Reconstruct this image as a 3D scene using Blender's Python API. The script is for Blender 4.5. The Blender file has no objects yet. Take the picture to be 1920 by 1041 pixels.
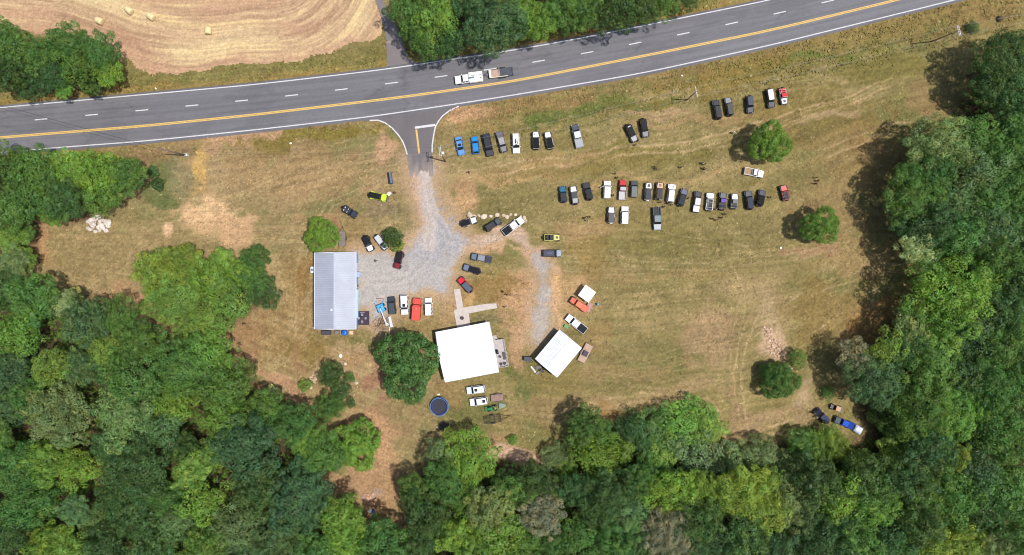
import bpy, math, random
import numpy as np
from mathutils import Vector, Matrix
random.seed(11); np.random.seed(11)
R_ = math.radians; PI = math.pi
scene = bpy.context.scene
COL = scene.collection
H = 168.0            # flying height in metres
S = 7.71             # ground pixels per metre on the 1920 px photograph
def at(px, py, z=0.0):
    s = (H - z) / H / S
    return ((px - 960.0) * s, (520.5 - py) * s)
def lin(c):
    out = []
    for v in c:
        v = v / 255.0
        out.append(v / 12.92 if v <= 0.04045 else ((v + 0.055) / 1.055) ** 2.4)
    return tuple(out)
EX = 1.0
# ------------------------------------------------------------------ materials
MATS = {}
def new_mat(name):
    m = bpy.data.materials.new(name); m.use_nodes = True
    return m, m.node_tree.nodes, m.node_tree.links
def paint(rgb, rough=0.4, metal=0.0, coat=0.0, vary=0.10, scale=3.0, spec=0.5):
    """procedural surface: base colour broken up by noise, slight roughness change and bump"""
    key = (tuple(rgb), rough, metal, coat, vary, scale, spec)
    if key in MATS: return MATS[key]
    m, N, L = new_mat('surface_%d_%d_%d' % tuple(int(v) for v in rgb))
    b = N['Principled BSDF']
    tc = N.new('ShaderNodeTexCoord'); nz = N.new('ShaderNodeTexNoise')
    nz.inputs['Scale'].default_value = scale; nz.inputs['Detail'].default_value = 5
    L.new(tc.outputs['Object'], nz.inputs['Vector'])
    ra = N.new('ShaderNodeValToRGB')
    c = lin(rgb)
    ra.color_ramp.elements[0].position = 0.3; ra.color_ramp.elements[1].position = 0.7
    ra.color_ramp.elements[0].color = tuple(v * (1 - vary) for v in c) + (1,)
    ra.color_ramp.elements[1].color = tuple(min(1, v * (1 + vary)) for v in c) + (1,)
    L.new(nz.outputs['Fac'], ra.inputs['Fac']); L.new(ra.outputs['Color'], b.inputs['Base Color'])
    b.inputs['Roughness'].default_value = rough; b.inputs['Metallic'].default_value = metal
    b.inputs['Coat Weight'].default_value = coat; b.inputs['Coat Roughness'].default_value = 0.18
    b.inputs['Specular IOR Level'].default_value = spec
    MATS[key] = m
    return m
def car_paint(rgb, metal=0.0): return paint(rgb, 0.42, metal, 0.3, 0.06, 2.0, 0.3)
def cloth(rgb): return paint(rgb, 0.85, 0, 0, 0.15, 6.0, 0.2)
GLASS = paint((28, 33, 38), 0.08, 0, 0.4, 0.1, 1.0)
RUBBER = paint((24, 24, 25), 0.8, 0, 0, 0.2, 8.0)
RIM = paint((95, 96, 100), 0.35, 0.8, 0, 0.1)
TRIM = paint((30, 30, 32), 0.6, 0, 0, 0.15)
LAMP = paint((225, 225, 220), 0.15, 0, 0.5, 0.05)
TAIL = paint((150, 18, 15), 0.25, 0, 0.5, 0.05)
STEEL = paint((120, 120, 122), 0.45, 0.7, 0, 0.15)
# ------------------------------------------------------------------ object helpers
def tag(o, label=None, cat=None, group=None, kind=None):
    if label: o['label'] = label
    if cat: o['category'] = cat
    if group: o['group'] = group
    if kind: o['kind'] = kind
    return o
def empty(name, x, y, z=0, rot=0):
    o = bpy.data.objects.new(name, None); COL.objects.link(o)
    o.empty_display_size = 0.5
    o.location = (x, y, z); o.rotation_euler = (0, 0, rot)
    return o
def thing(name, label, cat, x, y, z=0, rot=0, group=None):
    return tag(empty(name, x, y, z, rot), label, cat, group)
def link_mesh(name, me, parent=None, loc=(0, 0, 0), rot=(0, 0, 0)):
    o = bpy.data.objects.new(name, me); COL.objects.link(o)
    if parent: o.parent = parent
    o.location = loc; o.rotation_euler = rot
    return o
class MB:
    """collects shapes and links them as ONE mesh object"""
    def __init__(s): s.v = []; s.f = []; s.mi = []; s.cur = 0; s.sm = []
    def add(s, verts, faces, smooth=False):
        n = len(s.v); s.v.extend([tuple(p) for p in verts])
        for f in faces:
            s.f.append(tuple(i + n for i in f)); s.mi.append(s.cur); s.sm.append(smooth)
        return s
    def slab(s, x0, x1, w0, w1, z0, z1, z1b=None, r=0.08, ch=0.05, seg=3, yc=0.0, z0b=None):
        """rounded plan slab; half width w0 at x0 and w1 at x1; top z1 at x0 and z1b at x1"""
        if z1b is None: z1b = z1
        if z0b is None: z0b = z0
        def ring(ins):
            pts = []
            rr = max(r - ins, 0.004)
            xa, xb, wa, wb = x0 + ins, x1 - ins, w0 - ins, w1 - ins
            for (cx, w, sx, sy, a0) in ((xb, wb, -1, -1, 0), (xa, wa, 1, -1, 90), (xa, wa, 1, 1, 180), (xb, wb, -1, 1, 270)):
                ysg = 1 if sy < 0 else -1
                for k in range(seg + 1):
                    a = R_(a0 + 90.0 * k / seg)
                    pts.append((cx + sx * rr + rr * math.cos(a), ysg * (w - rr) + rr * math.sin(a)))
            return pts
        def zt(x): 
            t = (x - x0) / (x1 - x0) if x1 != x0 else 0
            return z1 + (z1b - z1) * min(1, max(0, t))
        def zb(x):
            t = (x - x0) / (x1 - x0) if x1 != x0 else 0
            return z0 + (z0b - z0) * min(1, max(0, t))
        a = ring(0); b = ring(ch); n = len(a)
        vs = [(x, y + yc, zb(x)) for x, y in a] + [(x, y + yc, zt(x) - ch) for x, y in a] + [(x, y + yc, zt(x)) for x, y in b]
        fs = [tuple(range(n - 1, -1, -1)), tuple(range(2 * n, 3 * n))]
        for k in range(n):
            j = (k + 1) % n
            fs.append((k, j, n + j, n + k)); fs.append((n + k, n + j, 2 * n + j, 2 * n + k))
        return s.add(vs, fs)
    def box(s, cx, cy, cz, sx, sy, sz, rot=0.0, ch=0.0):
        c, q = math.cos(rot), math.sin(rot)
        hx, hy, hz = sx / 2, sy / 2, sz / 2
        vs = []
        for z in (-hz, hz):
            for x, y in ((-hx, -hy), (hx, -hy), (hx, hy), (-hx, hy)):
                vs.append((cx + x * c - y * q, cy + x * q + y * c, cz + z))
        return s.add(vs, [(3, 2, 1, 0), (4, 5, 6, 7), (0, 1, 5, 4), (1, 2, 6, 5), (2, 3, 7, 6), (3, 0, 4, 7)])
    def frustum(s, b, t, z0, z1):
        """b, t = (x0, x1, halfwidth) at bottom and top"""
        vs = [(b[0], -b[2], z0), (b[1], -b[2], z0), (b[1], b[2], z0), (b[0], b[2], z0),
              (t[0], -t[2], z1), (t[1], -t[2], z1), (t[1], t[2], z1), (t[0], t[2], z1)]
        return s.add(vs, [(3, 2, 1, 0), (4, 5, 6, 7), (0, 1, 5, 4), (1, 2, 6, 5), (2, 3, 7, 6), (3, 0, 4, 7)])
    def panel(s, q, inset=0.0, thick=0.012):
        """thin plate on quad q (4 points counter clockwise seen from outside), shrunk by inset (fraction)"""
        q = [Vector(p) for p in q]
        c = sum(q, Vector()) / 4
        n = (q[1] - q[0]).cross(q[3] - q[0]).normalized()
        p = [c + (v - c) * (1 - inset) for v in q]
        o = [v + n * thick for v in p]; i = [v - n * thick for v in p]
        return s.add(i + o, [(3, 2, 1, 0), (4, 5, 6, 7), (0, 1, 5, 4), (1, 2, 6, 5), (2, 3, 7, 6), (3, 0, 4, 7)])
    def tube(s, p, q, r0, r1=None, seg=8, caps=True):
        if r1 is None: r1 = r0
        p, q = Vector(p), Vector(q); d = (q - p)
        if d.length < 1e-6: return s
        d.normalize(); u = d.orthogonal().normalized(); w = d.cross(u)
        vs = []
        for c, r in ((p, r0), (q, r1)):
            for k in range(seg):
                a = 2 * PI * k / seg
                vs.append(c + u * (r * math.cos(a)) + w * (r * math.sin(a)))
        fs = [(k, (k + 1) % seg, seg + (k + 1) % seg, seg + k) for k in range(seg)]
        s.add(vs, fs, True)
        if caps:
            n = len(s.v) - 2 * seg
            s.f.append(tuple(n + k for k in range(seg - 1, -1, -1))); s.mi.append(s.cur); s.sm.append(False)
            s.f.append(tuple(n + seg + k for k in range(seg))); s.mi.append(s.cur); s.sm.append(False)
        return s
    def path(s, pts, r, seg=6):
        for a, b in zip(pts[:-1], pts[1:]): s.tube(a, b, r, r, seg)
        return s
    def lathe(s, prof, seg=20, axis='z', c=(0, 0, 0), cap=True):
        """prof = (radius, height) list"""
        vs = []
        for r, h in prof:
            for k in range(seg):
                a = 2 * PI * k / seg
                if axis == 'z': p = (r * math.cos(a), r * math.sin(a), h)
                elif axis == 'y': p = (r * math.cos(a), h, -r * math.sin(a))
                else: p = (h, r * math.cos(a), r * math.sin(a))
                vs.append((p[0] + c[0], p[1] + c[1], p[2] + c[2]))
        fs = []
        for i in range(len(prof) - 1):
            for k in range(seg):
                j = (k + 1) % seg
                fs.append((i * seg + k, i * seg + j, (i + 1) * seg + j, (i + 1) * seg + k))
        s.add(vs, fs, True)
        n = len(s.v) - len(vs)
        for i, rev in ((0, True), (len(prof) - 1, False)):
            if cap and prof[i][0] > 1e-4:
                idx = [n + i * seg + k for k in range(seg)]
                s.f.append(tuple(reversed(idx)) if rev else tuple(idx)); s.mi.append(s.cur); s.sm.append(False)
        return s
    def rock(s, c, r, seed, flat=0.6):
        rr = random.Random(seed)
        import bmesh
        bm = bmesh.new(); bmesh.ops.create_icosphere(bm, subdivisions=2, radius=1)
        a = rr.uniform(0, PI); sx, sy = rr.uniform(.75, 1.3), rr.uniform(.7, 1.1)
        pl = [(Vector((rr.gauss(0, 1), rr.gauss(0, 1), rr.gauss(0, 1))).normalized(), rr.uniform(.55, .9)) for _ in range(9)]
        for v in bm.verts:
            p = v.co.copy()
            for n, d in pl:
                k = p.dot(n)
                if k > d: p -= n * (k - d)
            x, y = p.x * sx, p.y * sy
            v.co = (c[0] + r * (x * math.cos(a) - y * math.sin(a)), c[1] + r * (x * math.sin(a) + y * math.cos(a)), c[2] + r * flat * p.z)
        bm.verts.ensure_lookup_table()
        s.add([v.co.copy() for v in bm.verts], [tuple(v.index for v in f.verts) for f in bm.faces])
        bm.free(); return s
    def mesh(s, name, mats):
        me = bpy.data.meshes.new(name)
        me.from_pydata(s.v, [], s.f)
        if not isinstance(mats, (list, tuple)): mats = [mats]
        for m in mats: me.materials.append(m)
        me.polygons.foreach_set('material_index', s.mi)
        me.polygons.foreach_set('use_smooth', s.sm)
        me.update()
        return me
    def build(s, name, mats, parent=None, loc=(0, 0, 0), rot=(0, 0, 0)):
        return link_mesh(name, s.mesh(name, mats), parent, loc, rot)
def np_mesh(name, verts, quads, mats):
    me = bpy.data.meshes.new(name)
    nv, nf = len(verts), len(quads)
    me.vertices.add(nv); me.vertices.foreach_set('co', np.asarray(verts, np.float32).ravel())
    me.loops.add(nf * 4); me.loops.foreach_set('vertex_index', np.asarray(quads, np.int32).ravel())
    me.polygons.add(nf); me.polygons.foreach_set('loop_start', np.arange(0, nf * 4, 4, dtype=np.int32))
    try: me.polygons.foreach_set('loop_total', np.full(nf, 4, np.int32))
    except Exception: pass
    for m in (mats if isinstance(mats, (list, tuple)) else [mats]): me.materials.append(m)
    me.update(calc_edges=True); me.validate()
    return me
# ------------------------------------------------------------------ numpy noise
_tabs = {}
def vnoise(x, y, seed=0):
    if seed not in _tabs: _tabs[seed] = np.random.RandomState(seed + 100).rand(256, 256)
    T = _tabs[seed]
    ix = np.floor(x).astype(int); iy = np.floor(y).astype(int)
    fx = x - ix; fy = y - iy
    fx = fx * fx * (3 - 2 * fx); fy = fy * fy * (3 - 2 * fy)
    a = T[ix & 255, iy & 255]; b = T[(ix + 1) & 255, iy & 255]
    c = T[ix & 255, (iy + 1) & 255]; d = T[(ix + 1) & 255, (iy + 1) & 255]
    return (a * (1 - fx) + b * fx) * (1 - fy) + (c * (1 - fx) + d * fx) * fy
def fbm(x, y, seed=0, oct=4, gain=0.5, turn=True):
    t = 0; a = 1; n = 0
    for k in range(oct):
        c, s = (math.cos(.65 + 1.1 * k), math.sin(.65 + 1.1 * k)) if turn else (1, 0)
        t = t + a * vnoise((x * c - y * s) * 2 ** k + 17.3 * k, (x * s + y * c) * 2 ** k + 31.7 * k, seed + k); n += a; a *= gain
    return t / n
def sstep(a, b, x):
    t = np.clip((x - a) / (b - a), 0, 1); return t * t * (3 - 2 * t)
def inpoly(x, y, P):
    c = np.zeros(np.shape(x), bool); n = len(P)
    for i in range(n):
        x1, y1 = P[i]; x2, y2 = P[(i + 1) % n]
        if y1 == y2: continue
        k = ((y1 > y) != (y2 > y)) & (x < (x2 - x1) * (y - y1) / (y2 - y1) + x1)
        c ^= k
    return c
def dist_path(x, y, P, closed=False):
    d = np.full(np.shape(x), 1e9); n = len(P)
    for i in range(n if closed else n - 1):
        x1, y1 = P[i]; x2, y2 = P[(i + 1) % n]
        dx, dy = x2 - x1, y2 - y1
        t = np.clip(((x - x1) * dx + (y - y1) * dy) / (dx * dx + dy * dy), 0, 1)
        d = np.minimum(d, np.hypot(x - x1 - t * dx, y - y1 - t * dy))
    return d
def sdist(x, y, P):
    d = dist_path(x, y, P, True)
    return np.where(inpoly(x, y, P), -d, d)
# ================================================================== GROUND
def smooth_line(P, step=8, win=17):
    P = sorted(P); xs = np.arange(P[0][0], P[-1][0] + 1, step)
    ys = np.interp(xs, [p[0] for p in P], [p[1] for p in P])
    pad = win // 2
    yp = np.concatenate([ys[0] + (ys[1] - ys[0]) * np.arange(-pad, 0), ys, ys[-1] + (ys[-1] - ys[-2]) * np.arange(1, pad + 1)])
    return xs, np.convolve(yp, np.ones(win) / win, 'valid')
TOPL = [(-160, 218), (0, 202), (242, 180), (480, 158.6), (718, 131), (816, 116), (960, 95), (1100, 70), (1440, 1), (1800, -82), (2100, -155)]
LOWL = [(-160, 299), (0, 286), (125, 275.5), (269, 265), (480, 243.5), (695, 219), (883, 191), (960, 179), (1202, 138), (1440, 86), (1790, 0), (2100, -80)]
YELL = [(-160, 272), (0, 258), (269, 236.6), (480, 215), (749, 183), (960, 153), (1202, 106), (1440, 58), (1682, 0), (2100, -106)]
tx, ty = smooth_line(TOPL); lx, ly = smooth_line(LOWL); yx, yy = smooth_line(YELL)
def road_d(px, py):   # >0 below the road, <0 above it; inside = within the two edges
    return np.interp(px, tx, ty), np.interp(px, lx, ly)
DRIVE = [(640, 224), (693, 226), (709, 226), (722, 231), (735, 240), (746, 252), (755, 265), (760, 278), (764, 290), (767, 312), (770, 333),
         (792, 331), (812, 329), (811, 310), (810.5, 285), (811, 272), (813.5, 255), (816.5, 239), (822, 228), (830, 218), (843, 208), (861, 200), (905, 188), (905, 170), (640, 205)]
LANE = [(700, -60), (702, -10), (709, 13), (719, 45), (723, 64), (726, 100), (726, 136), (800, 128), (779, 117), (768, 110), (760, 97), (751, 68), (743, 50), (722, 16), (716, -10), (715, -60)]
HAY = [(-120, 40), (-60, 52), (0, 60), (90, 66), (165, 72), (225, 102), (255, 128), (290, 141), (330, 138), (400, 127), (480, 121), (560, 117), (620, 100), (665, 80), (700, 76), (718, 66), (716, 44), (706, 14), (698, -20), (690, -90), (-120, -90)]
GRAVEL = [(769, 306), (812, 306), (815, 328), (818, 350), (826, 378), (838, 400), (850, 425), (868, 440), (880, 452), (866, 466), (852, 480), (850, 500), (846, 530), (838, 546), (815, 555), (770, 552), (740, 560), (722, 592), (700, 606), (684, 580), (669, 585), (667, 480), (700, 474), (735, 478), (752, 468), (770, 450), (786, 425), (790, 395), (780, 360)]
LOOP = [(1002, 478), (1018, 478), (1030, 500), (1030, 540), (1036, 580), (1040, 612), (1030, 630), (1010, 640), (992, 630), (988, 612), (1000, 585), (1008, 550), (1006, 520), (996, 495)]
xs = np.concatenate([[-3000, -1200, -500, -280, -190, -155], np.arange(-138, 138.01, 0.27), [155, 190, 280, 500, 1200, 3000]])
ys = np.concatenate([[-3000, -1200, -500, -230, -130, -95], np.arange(-79, 79.01, 0.27), [95, 130, 230, 500, 1200, 3000]])
GX, GY = np.meshgrid(xs, ys)
PX = GX * S + 960; PY = 520.5 - GY * S
wx = PX + 26 * (fbm(PX / 60, PY / 60, 1) - .5) * 2 + 5 * (fbm(PX / 9, PY / 9, 2, 3) - .5) * 2
wy = PY + 26 * (fbm(PX / 60, PY / 60, 5) - .5) * 2 + 5 * (fbm(PX / 9, PY / 9, 6, 3) - .5) * 2
GE = .91
def C(r, g, b): return np.array(lin((r, g, b))) * GE
def mixc(A, B, w): return A + (np.asarray(B) - A) * w[..., None]
TAN, OLI, GRN, DIRT, PALE = C(150, 127, 85), C(119, 109, 61), C(96, 104, 56), C(178, 138, 98), C(190, 160, 118)
def ctr(a, k): return np.clip((a - .5) * k + .5, 0, 1)
n1 = fbm(PX / 120, PY / 120, 10, 5); n2 = fbm(PX / 22, PY / 22, 20, 4); n3 = fbm(PX / 4.5, PY / 4.5, 30, 3, .7)
# mowing streaks follow the road direction on the right hand field and run level lower down
ang = R_(9) * sstep(560, 150, PY)
ux = PX * np.cos(ang) - PY * np.sin(ang); uy = PX * np.sin(ang) + PY * np.cos(ang)
arc = sstep(400, 560, PY); uy = uy * (1 - arc) + (np.hypot(PX - 1120, PY + 620) - 560) * arc
warp = 16 * (fbm(PX / 130, PY / 130, 41, 3) - .5)
a5 = R_(-48); vx = PX * math.cos(a5) - PY * math.sin(a5) ; vy = PX * math.sin(a5) + PY * math.cos(a5)
vx, vy = PX * math.cos(a5) + PY * math.sin(a5), -PX * math.sin(a5) + PY * math.cos(a5)
diag = sstep(1430, 1570, PX) * sstep(430, 540, PY)
streak = fbm(ux / 170, (uy + warp) / 7.5, 40, 3, .6, False) * (1 - diag) + fbm(vx / 170, (vy + warp) / 7.5, 42, 3, .6, False) * diag
streak2 = fbm(ux / 60, (uy + warp) / 3.0, 44, 2, .6, False) * (1 - diag) + fbm(vx / 60, (vy + warp) / 3.0, 46, 2, .6, False) * diag
n1 = ctr(n1, 1.9); n2 = ctr(n2, 1.6); streak = ctr(streak, 1.9)
big = ctr(fbm(ux / 260, uy / 45, 48, 4), 2.4)
g = np.broadcast_to(TAN, PX.shape + (3,)).copy()
fieldw = sstep(800, 900, wx)
g = mixc(g, C(131, 117, 68), fieldw)
g = mixc(g, OLI, sstep(.40, .72, n1 * .4 + streak * .35 + big * .25) * (.42 + .5 * fieldw))
g = mixc(g, C(168, 142, 96), sstep(.5, .85, streak * .45 + n2 * .3 + (1 - big) * .25) * (.75 - .3 * fieldw))
g = mixc(g, C(160, 131, 94), sstep(.62, .9, 1 - n1) * (.5 - .42 * fieldw))
g = mixc(g, GRN, sstep(.58, .9, n2 * .45 + n1 * .3 + big * .25) * .5)
def patch(cx, cy, rx, ry, col, k=1.0, rot=0.0, soft=.45, big=0):
    global g
    a = R_(rot); dx = wx - cx; dy = wy - cy
    u = (dx * math.cos(a) + dy * math.sin(a)) / rx; v = (-dx * math.sin(a) + dy * math.cos(a)) / ry
    d = np.hypot(u, v) + (n2 - .5) * .9 + (n3 - .5) * .5
    g = mixc(g, np.asarray(col) * np.array([1.0, 1.0, 1.0]), np.clip(sstep(1 + soft * .5, 1 - soft, d) * k * 1.25, 0, 1))
# verges of the road
tY, lY = road_d(PX, PY)
below = PY - lY; above = tY - PY
vg = sstep(75, 20, below + (n2 - .5) * 40) * (below > -20)
g = mixc(g, C(126, 108, 55), vg * .8 * sstep(1100, 1250, PX) + vg * .45 * (PX < 1100))
g = mixc(g, C(142, 116, 74), sstep(34, 6, below + (n2 - .5) * 46) * (below > -20) * .62)
g = mixc(g, C(112, 106, 50), sstep(150, 20, above) * (above > -20) * .8 * (PX < 1340))
g = mixc(g, C(150, 122, 62), sstep(26, 4, above + (n2 - .5) * 26) * (above > -20) * .7)
for p in [(395, 412, 62, 38, C(200, 162, 116), .9), (430, 440, 50, 30, C(188, 150, 108), .7), (310, 436, 10, 12, C(205, 165, 125), .8), (372, 315, 18, 50, C(188, 150, 80), .7, 10),
          (300, 352, 30, 40, C(98, 107, 58), .62), (340, 330, 30, 40, C(126, 118, 82), .5), (318, 375, 22, 18, C(100, 108, 58), .6), (268, 290, 70, 18, C(140, 112, 76), .6),
          (450, 265, 90, 16, C(180, 140, 105), .6, -6), (600, 262, 140, 13, C(124, 108, 46), .85, -5), (730, 285, 34, 30, C(180, 140, 104), .7), (560, 330, 160, 50, C(154, 124, 82), .5),
          (180, 470, 110, 50, C(140, 120, 76), .6), (70, 440, 25, 50, C(166, 126, 84), .7), (230, 560, 50, 26, C(172, 132, 94), .7), (560, 560, 30, 80, C(140, 112, 64), .5),
          (600, 420, 40, 40, C(158, 122, 84), .6), (570, 520, 10, 90, C(142, 110, 60), .7), (520, 640, 90, 50, C(146, 118, 74), .7), (460, 640, 40, 60, C(150, 116, 78), .7), (480, 690, 60, 16, C(168, 128, 92), .6, 35),
          (520, 715, 70, 14, C(172, 132, 98), .6, 40), (580, 655, 60, 26, C(128, 104, 50), .6), (690, 640, 50, 14, C(116, 112, 58), .6), (720, 715, 34, 52, C(150, 112, 82), .8), (700, 800, 60, 28, C(174, 132, 96), .7),
          (660, 680, 30, 18, C(158, 124, 82), .6), (760, 780, 50, 30, C(138, 116, 76), .6), (900, 770, 70, 40, C(112, 108, 58), .75), (865, 740, 40, 20, C(146, 118, 74), .6), (900, 800, 60, 18, C(116, 110, 62), .6),
          (720, 850, 26, 60, C(176, 136, 98), .8, -10), (690, 900, 60, 40, C(166, 130, 94), .85), (720, 940, 50, 50, C(160, 124, 86), .8), (700, 930, 20, 14, C(160, 142, 132), .6), (960, 850, 70, 16, C(196, 158, 128), .8, 5), (900, 815, 60, 12, C(160, 128, 88), .6),
          (560, 680, 14, 40, C(150, 116, 80), .5), (575, 790, 20, 60, C(152, 118, 86), .7, -30),
          (865, 215, 44, 22, C(182, 140, 100), .8, -12), (900, 238, 60, 10, C(150, 122, 72), .6), (1010, 196, 110, 14, C(140, 112, 68), .6, -10), (1120, 200, 110, 10, C(98, 106, 48), .65, -10), (1010, 230, 50, 9, C(92, 106, 48), .65, -8), (1240, 192, 60, 8, C(98, 108, 46), .7, -10),
          (1420, 140, 90, 10, C(98, 108, 48), .7, -14), (1560, 105, 120, 9, C(94, 104, 44), .8, -14), (1360, 150, 160, 30, C(132, 110, 52), .6, -12), (1650, 60, 160, 34, C(134, 114, 62), .6, -14), (1850, 30, 100, 30, C(136, 112, 64), .6, -14), (1650, 120, 120, 26, C(118, 108, 52), .7, -10),
          (1320, 225, 150, 9, C(160, 130, 86), .55, -4), (1240, 212, 60, 8, C(168, 138, 98), .6), (1180, 290, 200, 22, C(122, 110, 54), .6, -4), (1010, 300, 110, 12, C(164, 132, 84), .6, -10), (950, 330, 120, 12, C(172, 138, 90), .6, -6), (870, 360, 30, 50, C(176, 140, 96), .8), (1250, 330, 200, 8, C(172, 142, 92), .5, -4),
          (1080, 310, 160, 14, C(128, 110, 58), .5, -6), (1520, 230, 130, 60, C(124, 106, 54), .55), (1600, 300, 80, 60, C(140, 116, 72), .5), (1740, 180, 40, 40, C(146, 118, 78), .5), (1560, 220, 60, 8, C(170, 142, 104), .5, -12),
          (1570, 400, 90, 60, C(148, 122, 78), .6), (1600, 480, 90, 40, C(152, 124, 80), .6), (1640, 300, 60, 70, C(140, 112, 66), .5), (1440, 440, 80, 30, C(126, 112, 66), .6), (1520, 470, 60, 12, C(164, 128, 92), .6),
          (1440, 600, 40, 80, C(154, 130, 88), .6, -10), (1452, 648, 22, 46, C(178, 148, 114), .85, -24), (1430, 590, 16, 40, C(164, 140, 100), .6, -10), (1385, 540, 40, 30, C(160, 136, 92), .5), (1550, 590, 90, 60, C(136, 112, 62), .6), (1640, 610, 70, 40, C(150, 114, 66), .7, -40), (1335, 640, 50, 60, C(164, 132, 96), .5, 20),
          (1520, 730, 20, 40, C(168, 142, 106), .75, 20), (1430, 800, 110, 16, C(158, 130, 92), .7, -22), (1390, 790, 30, 50, C(156, 128, 90), .6), (1500, 800, 40, 10, C(100, 104, 50), .6, -20), (1230, 740, 200, 14, C(160, 132, 92), .5, -6), (1180, 700, 120, 14, C(150, 124, 80), .5, -6),
          (1100, 470, 40, 60, C(140, 114, 62), .6), (1240, 510, 160, 12, C(156, 128, 80), .4, -3), (1250, 450, 130, 20, C(120, 108, 56), .5, -3), (1180, 420, 80, 20, C(132, 116, 66), .5), (1090, 430, 50, 22, C(158, 128, 84), .6),
          (900, 458, 70, 18, C(190, 150, 112), .85, 3), (960, 445, 40, 22, C(182, 152, 124), .8), (905, 450, 60, 9, C(176, 156, 138), .7, 3), (985, 462, 40, 12, C(178, 152, 132), .7, 25), (1000, 480, 40, 16, C(186, 146, 110), .7), (1046, 560, 13, 52, C(206, 160, 98), .9, -6), (1075, 560, 40, 46, C(176, 140, 94), .7), (975, 560, 26, 60, C(178, 138, 98), .75), (965, 640, 22, 60, C(176, 138, 100), .7, -20), (910, 540, 60, 30, C(142, 112, 62), .7), (885, 560, 14, 18, C(176, 140, 88), .8),
          (915, 595, 30, 16, C(120, 110, 74), .6), (840, 590, 20, 30, C(170, 136, 94), .6), (780, 615, 50, 14, C(136, 116, 70), .7), (985, 735, 22, 20, C(98, 104, 56), .7), (1040, 730, 50, 40, C(130, 114, 62), .6), (1120, 640, 30, 40, C(148, 120, 72), .5), (1070, 760, 110, 24, C(150, 124, 82), .5), (960, 780, 40, 22, C(134, 114, 70), .5), (960, 700, 20, 14, C(106, 108, 54), .7), (1170, 770, 60, 18, C(150, 116, 66), .6),
          (706, 600, 22, 22, C(134, 116, 92), .7), (640, 630, 60, 8, C(128, 112, 66), .6), (745, 430, 40, 16, C(120, 112, 66), .6), (720, 400, 30, 20, C(128, 112, 84), .5), (660, 440, 30, 30, C(138, 114, 68), .5)]:
    patch(*p)
# vehicle tracks
def track(P, col, w=3.2, gap=7.5, k=.45):
    global g
    d = dist_path(wx * .35 + PX * .65, wy * .35 + PY * .65, P)
    ef = sstep(12, 46, np.minimum(np.hypot(PX - P[0][0], PY - P[0][1]), np.hypot(PX - P[-1][0], PY - P[-1][1])))
    g = mixc(g, col, sstep(w, 0, np.abs(d - gap)) * k * (.3 + n2) * ef)
for P in ([(860, 455), (940, 452), (1000, 470), (1030, 540), (1030, 640)], [(1530, 780), (1440, 815), (1360, 840), (1330, 760), (1200, 740), (1000, 790)], [(1600, 480), (1690, 505), (1740, 470)],
          [(1490, 800), (1400, 820), (1380, 700), (1420, 560)], [(840, 330), (1000, 305), (1300, 270), (1560, 200), (1700, 140)], [(770, 300), (700, 310), (640, 320), (520, 350)], [(1520, 300), (1640, 250), (1740, 230)]):
    track(P, C(186, 154, 112), k=.6)
for P in ([(1080, 700), (1250, 722), (1400, 700), (1560, 610), (1660, 560)], [(1060, 640), (1220, 668), (1380, 650), (1500, 560), (1640, 500)], [(1100, 480), (1300, 500), (1500, 480), (1650, 440)], [(1340, 420), (1390, 560), (1370, 720)], [(1140, 290), (1380, 262), (1600, 190), (1700, 150)], [(860, 300), (1100, 284), (1300, 240)], [(1000, 420), (1200, 440), (1440, 470)], [(240, 440), (420, 380), (640, 300), (760, 290)], [(500, 700), (560, 600), (566, 470), (620, 380), (760, 330)]):
    track(P, C(176, 150, 106), 2.6, 6.5, .4)
    track(P, C(112, 104, 58), 2.2, 10.5, .25)
# bare leaf litter under the woods; deep inside, gap shade is painted in
FOREST = [[(-200, 500), (60, 530), (110, 560), (215, 590), (300, 630), (420, 650), (440, 690), (500, 740), (560, 770), (620, 820), (640, 870), (610, 900), (620, 960), (690, 990), (780, 990), (770, 1200), (-200, 1200)],
          [(-200, 285), (240, 290), (260, 340), (190, 390), (80, 420), (50, 500), (-200, 520)], [(-200, 60), (190, 90), (220, 140), (150, 165), (-200, 175)], [(730, -60), (760, 60), (830, 90), (980, 66), (1060, 44), (1180, 30), (1320, 0), (1330, -80)],
          [(2200, 80), (1870, 110), (1800, 190), (1730, 260), (1690, 330), (1700, 400), (1730, 480), (1720, 560), (1650, 640), (1590, 690), (1600, 740), (1640, 800), (1600, 830), (1540, 830), (1420, 850), (1350, 880), (1330, 800), (1220, 800), (1140, 800), (1060, 830), (1020, 880), (950, 880), (900, 850), (820, 850), (770, 900), (760, 980), (790, 1200), (2200, 1200)],
          [(270, 480), (480, 490), (500, 560), (440, 600), (340, 600), (270, 540)]]
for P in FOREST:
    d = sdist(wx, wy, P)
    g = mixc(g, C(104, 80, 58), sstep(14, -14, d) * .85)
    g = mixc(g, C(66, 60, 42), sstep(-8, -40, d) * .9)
# beyond the frame: plain meadow green
far = sstep(1150, 1500, np.abs(PX - 960)) + sstep(640, 900, np.abs(PY - 520))
g = mixc(g, C(96, 104, 56), np.clip(far, 0, 1))
# fine speckle of straw and tufts
g = g * (1 + (n3 - .5) * .75 + (streak2 - .5) * .42 + (n2 - .5) * .12)[..., None]
sp = np.random.rand(*PX.shape)
g = mixc(g, C(205, 180, 128), ((sp > .985) * .5) * sstep(.4, .6, n2))
g = mixc(g, C(84, 78, 44), ((sp < .03) * .5))
lum = (g @ np.array([.3, .6, .1]))[..., None]; g = lum * np.array([1.10, .985, .80]) * .11 + g * np.array([1.0, 1.0, 1.0]) * .89
out_ = np.clip(sstep(133, 138, np.abs(GX)) + sstep(75, 79, np.abs(GY)), 0, 1); g = mixc(g, C(104, 102, 62), out_)
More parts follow.
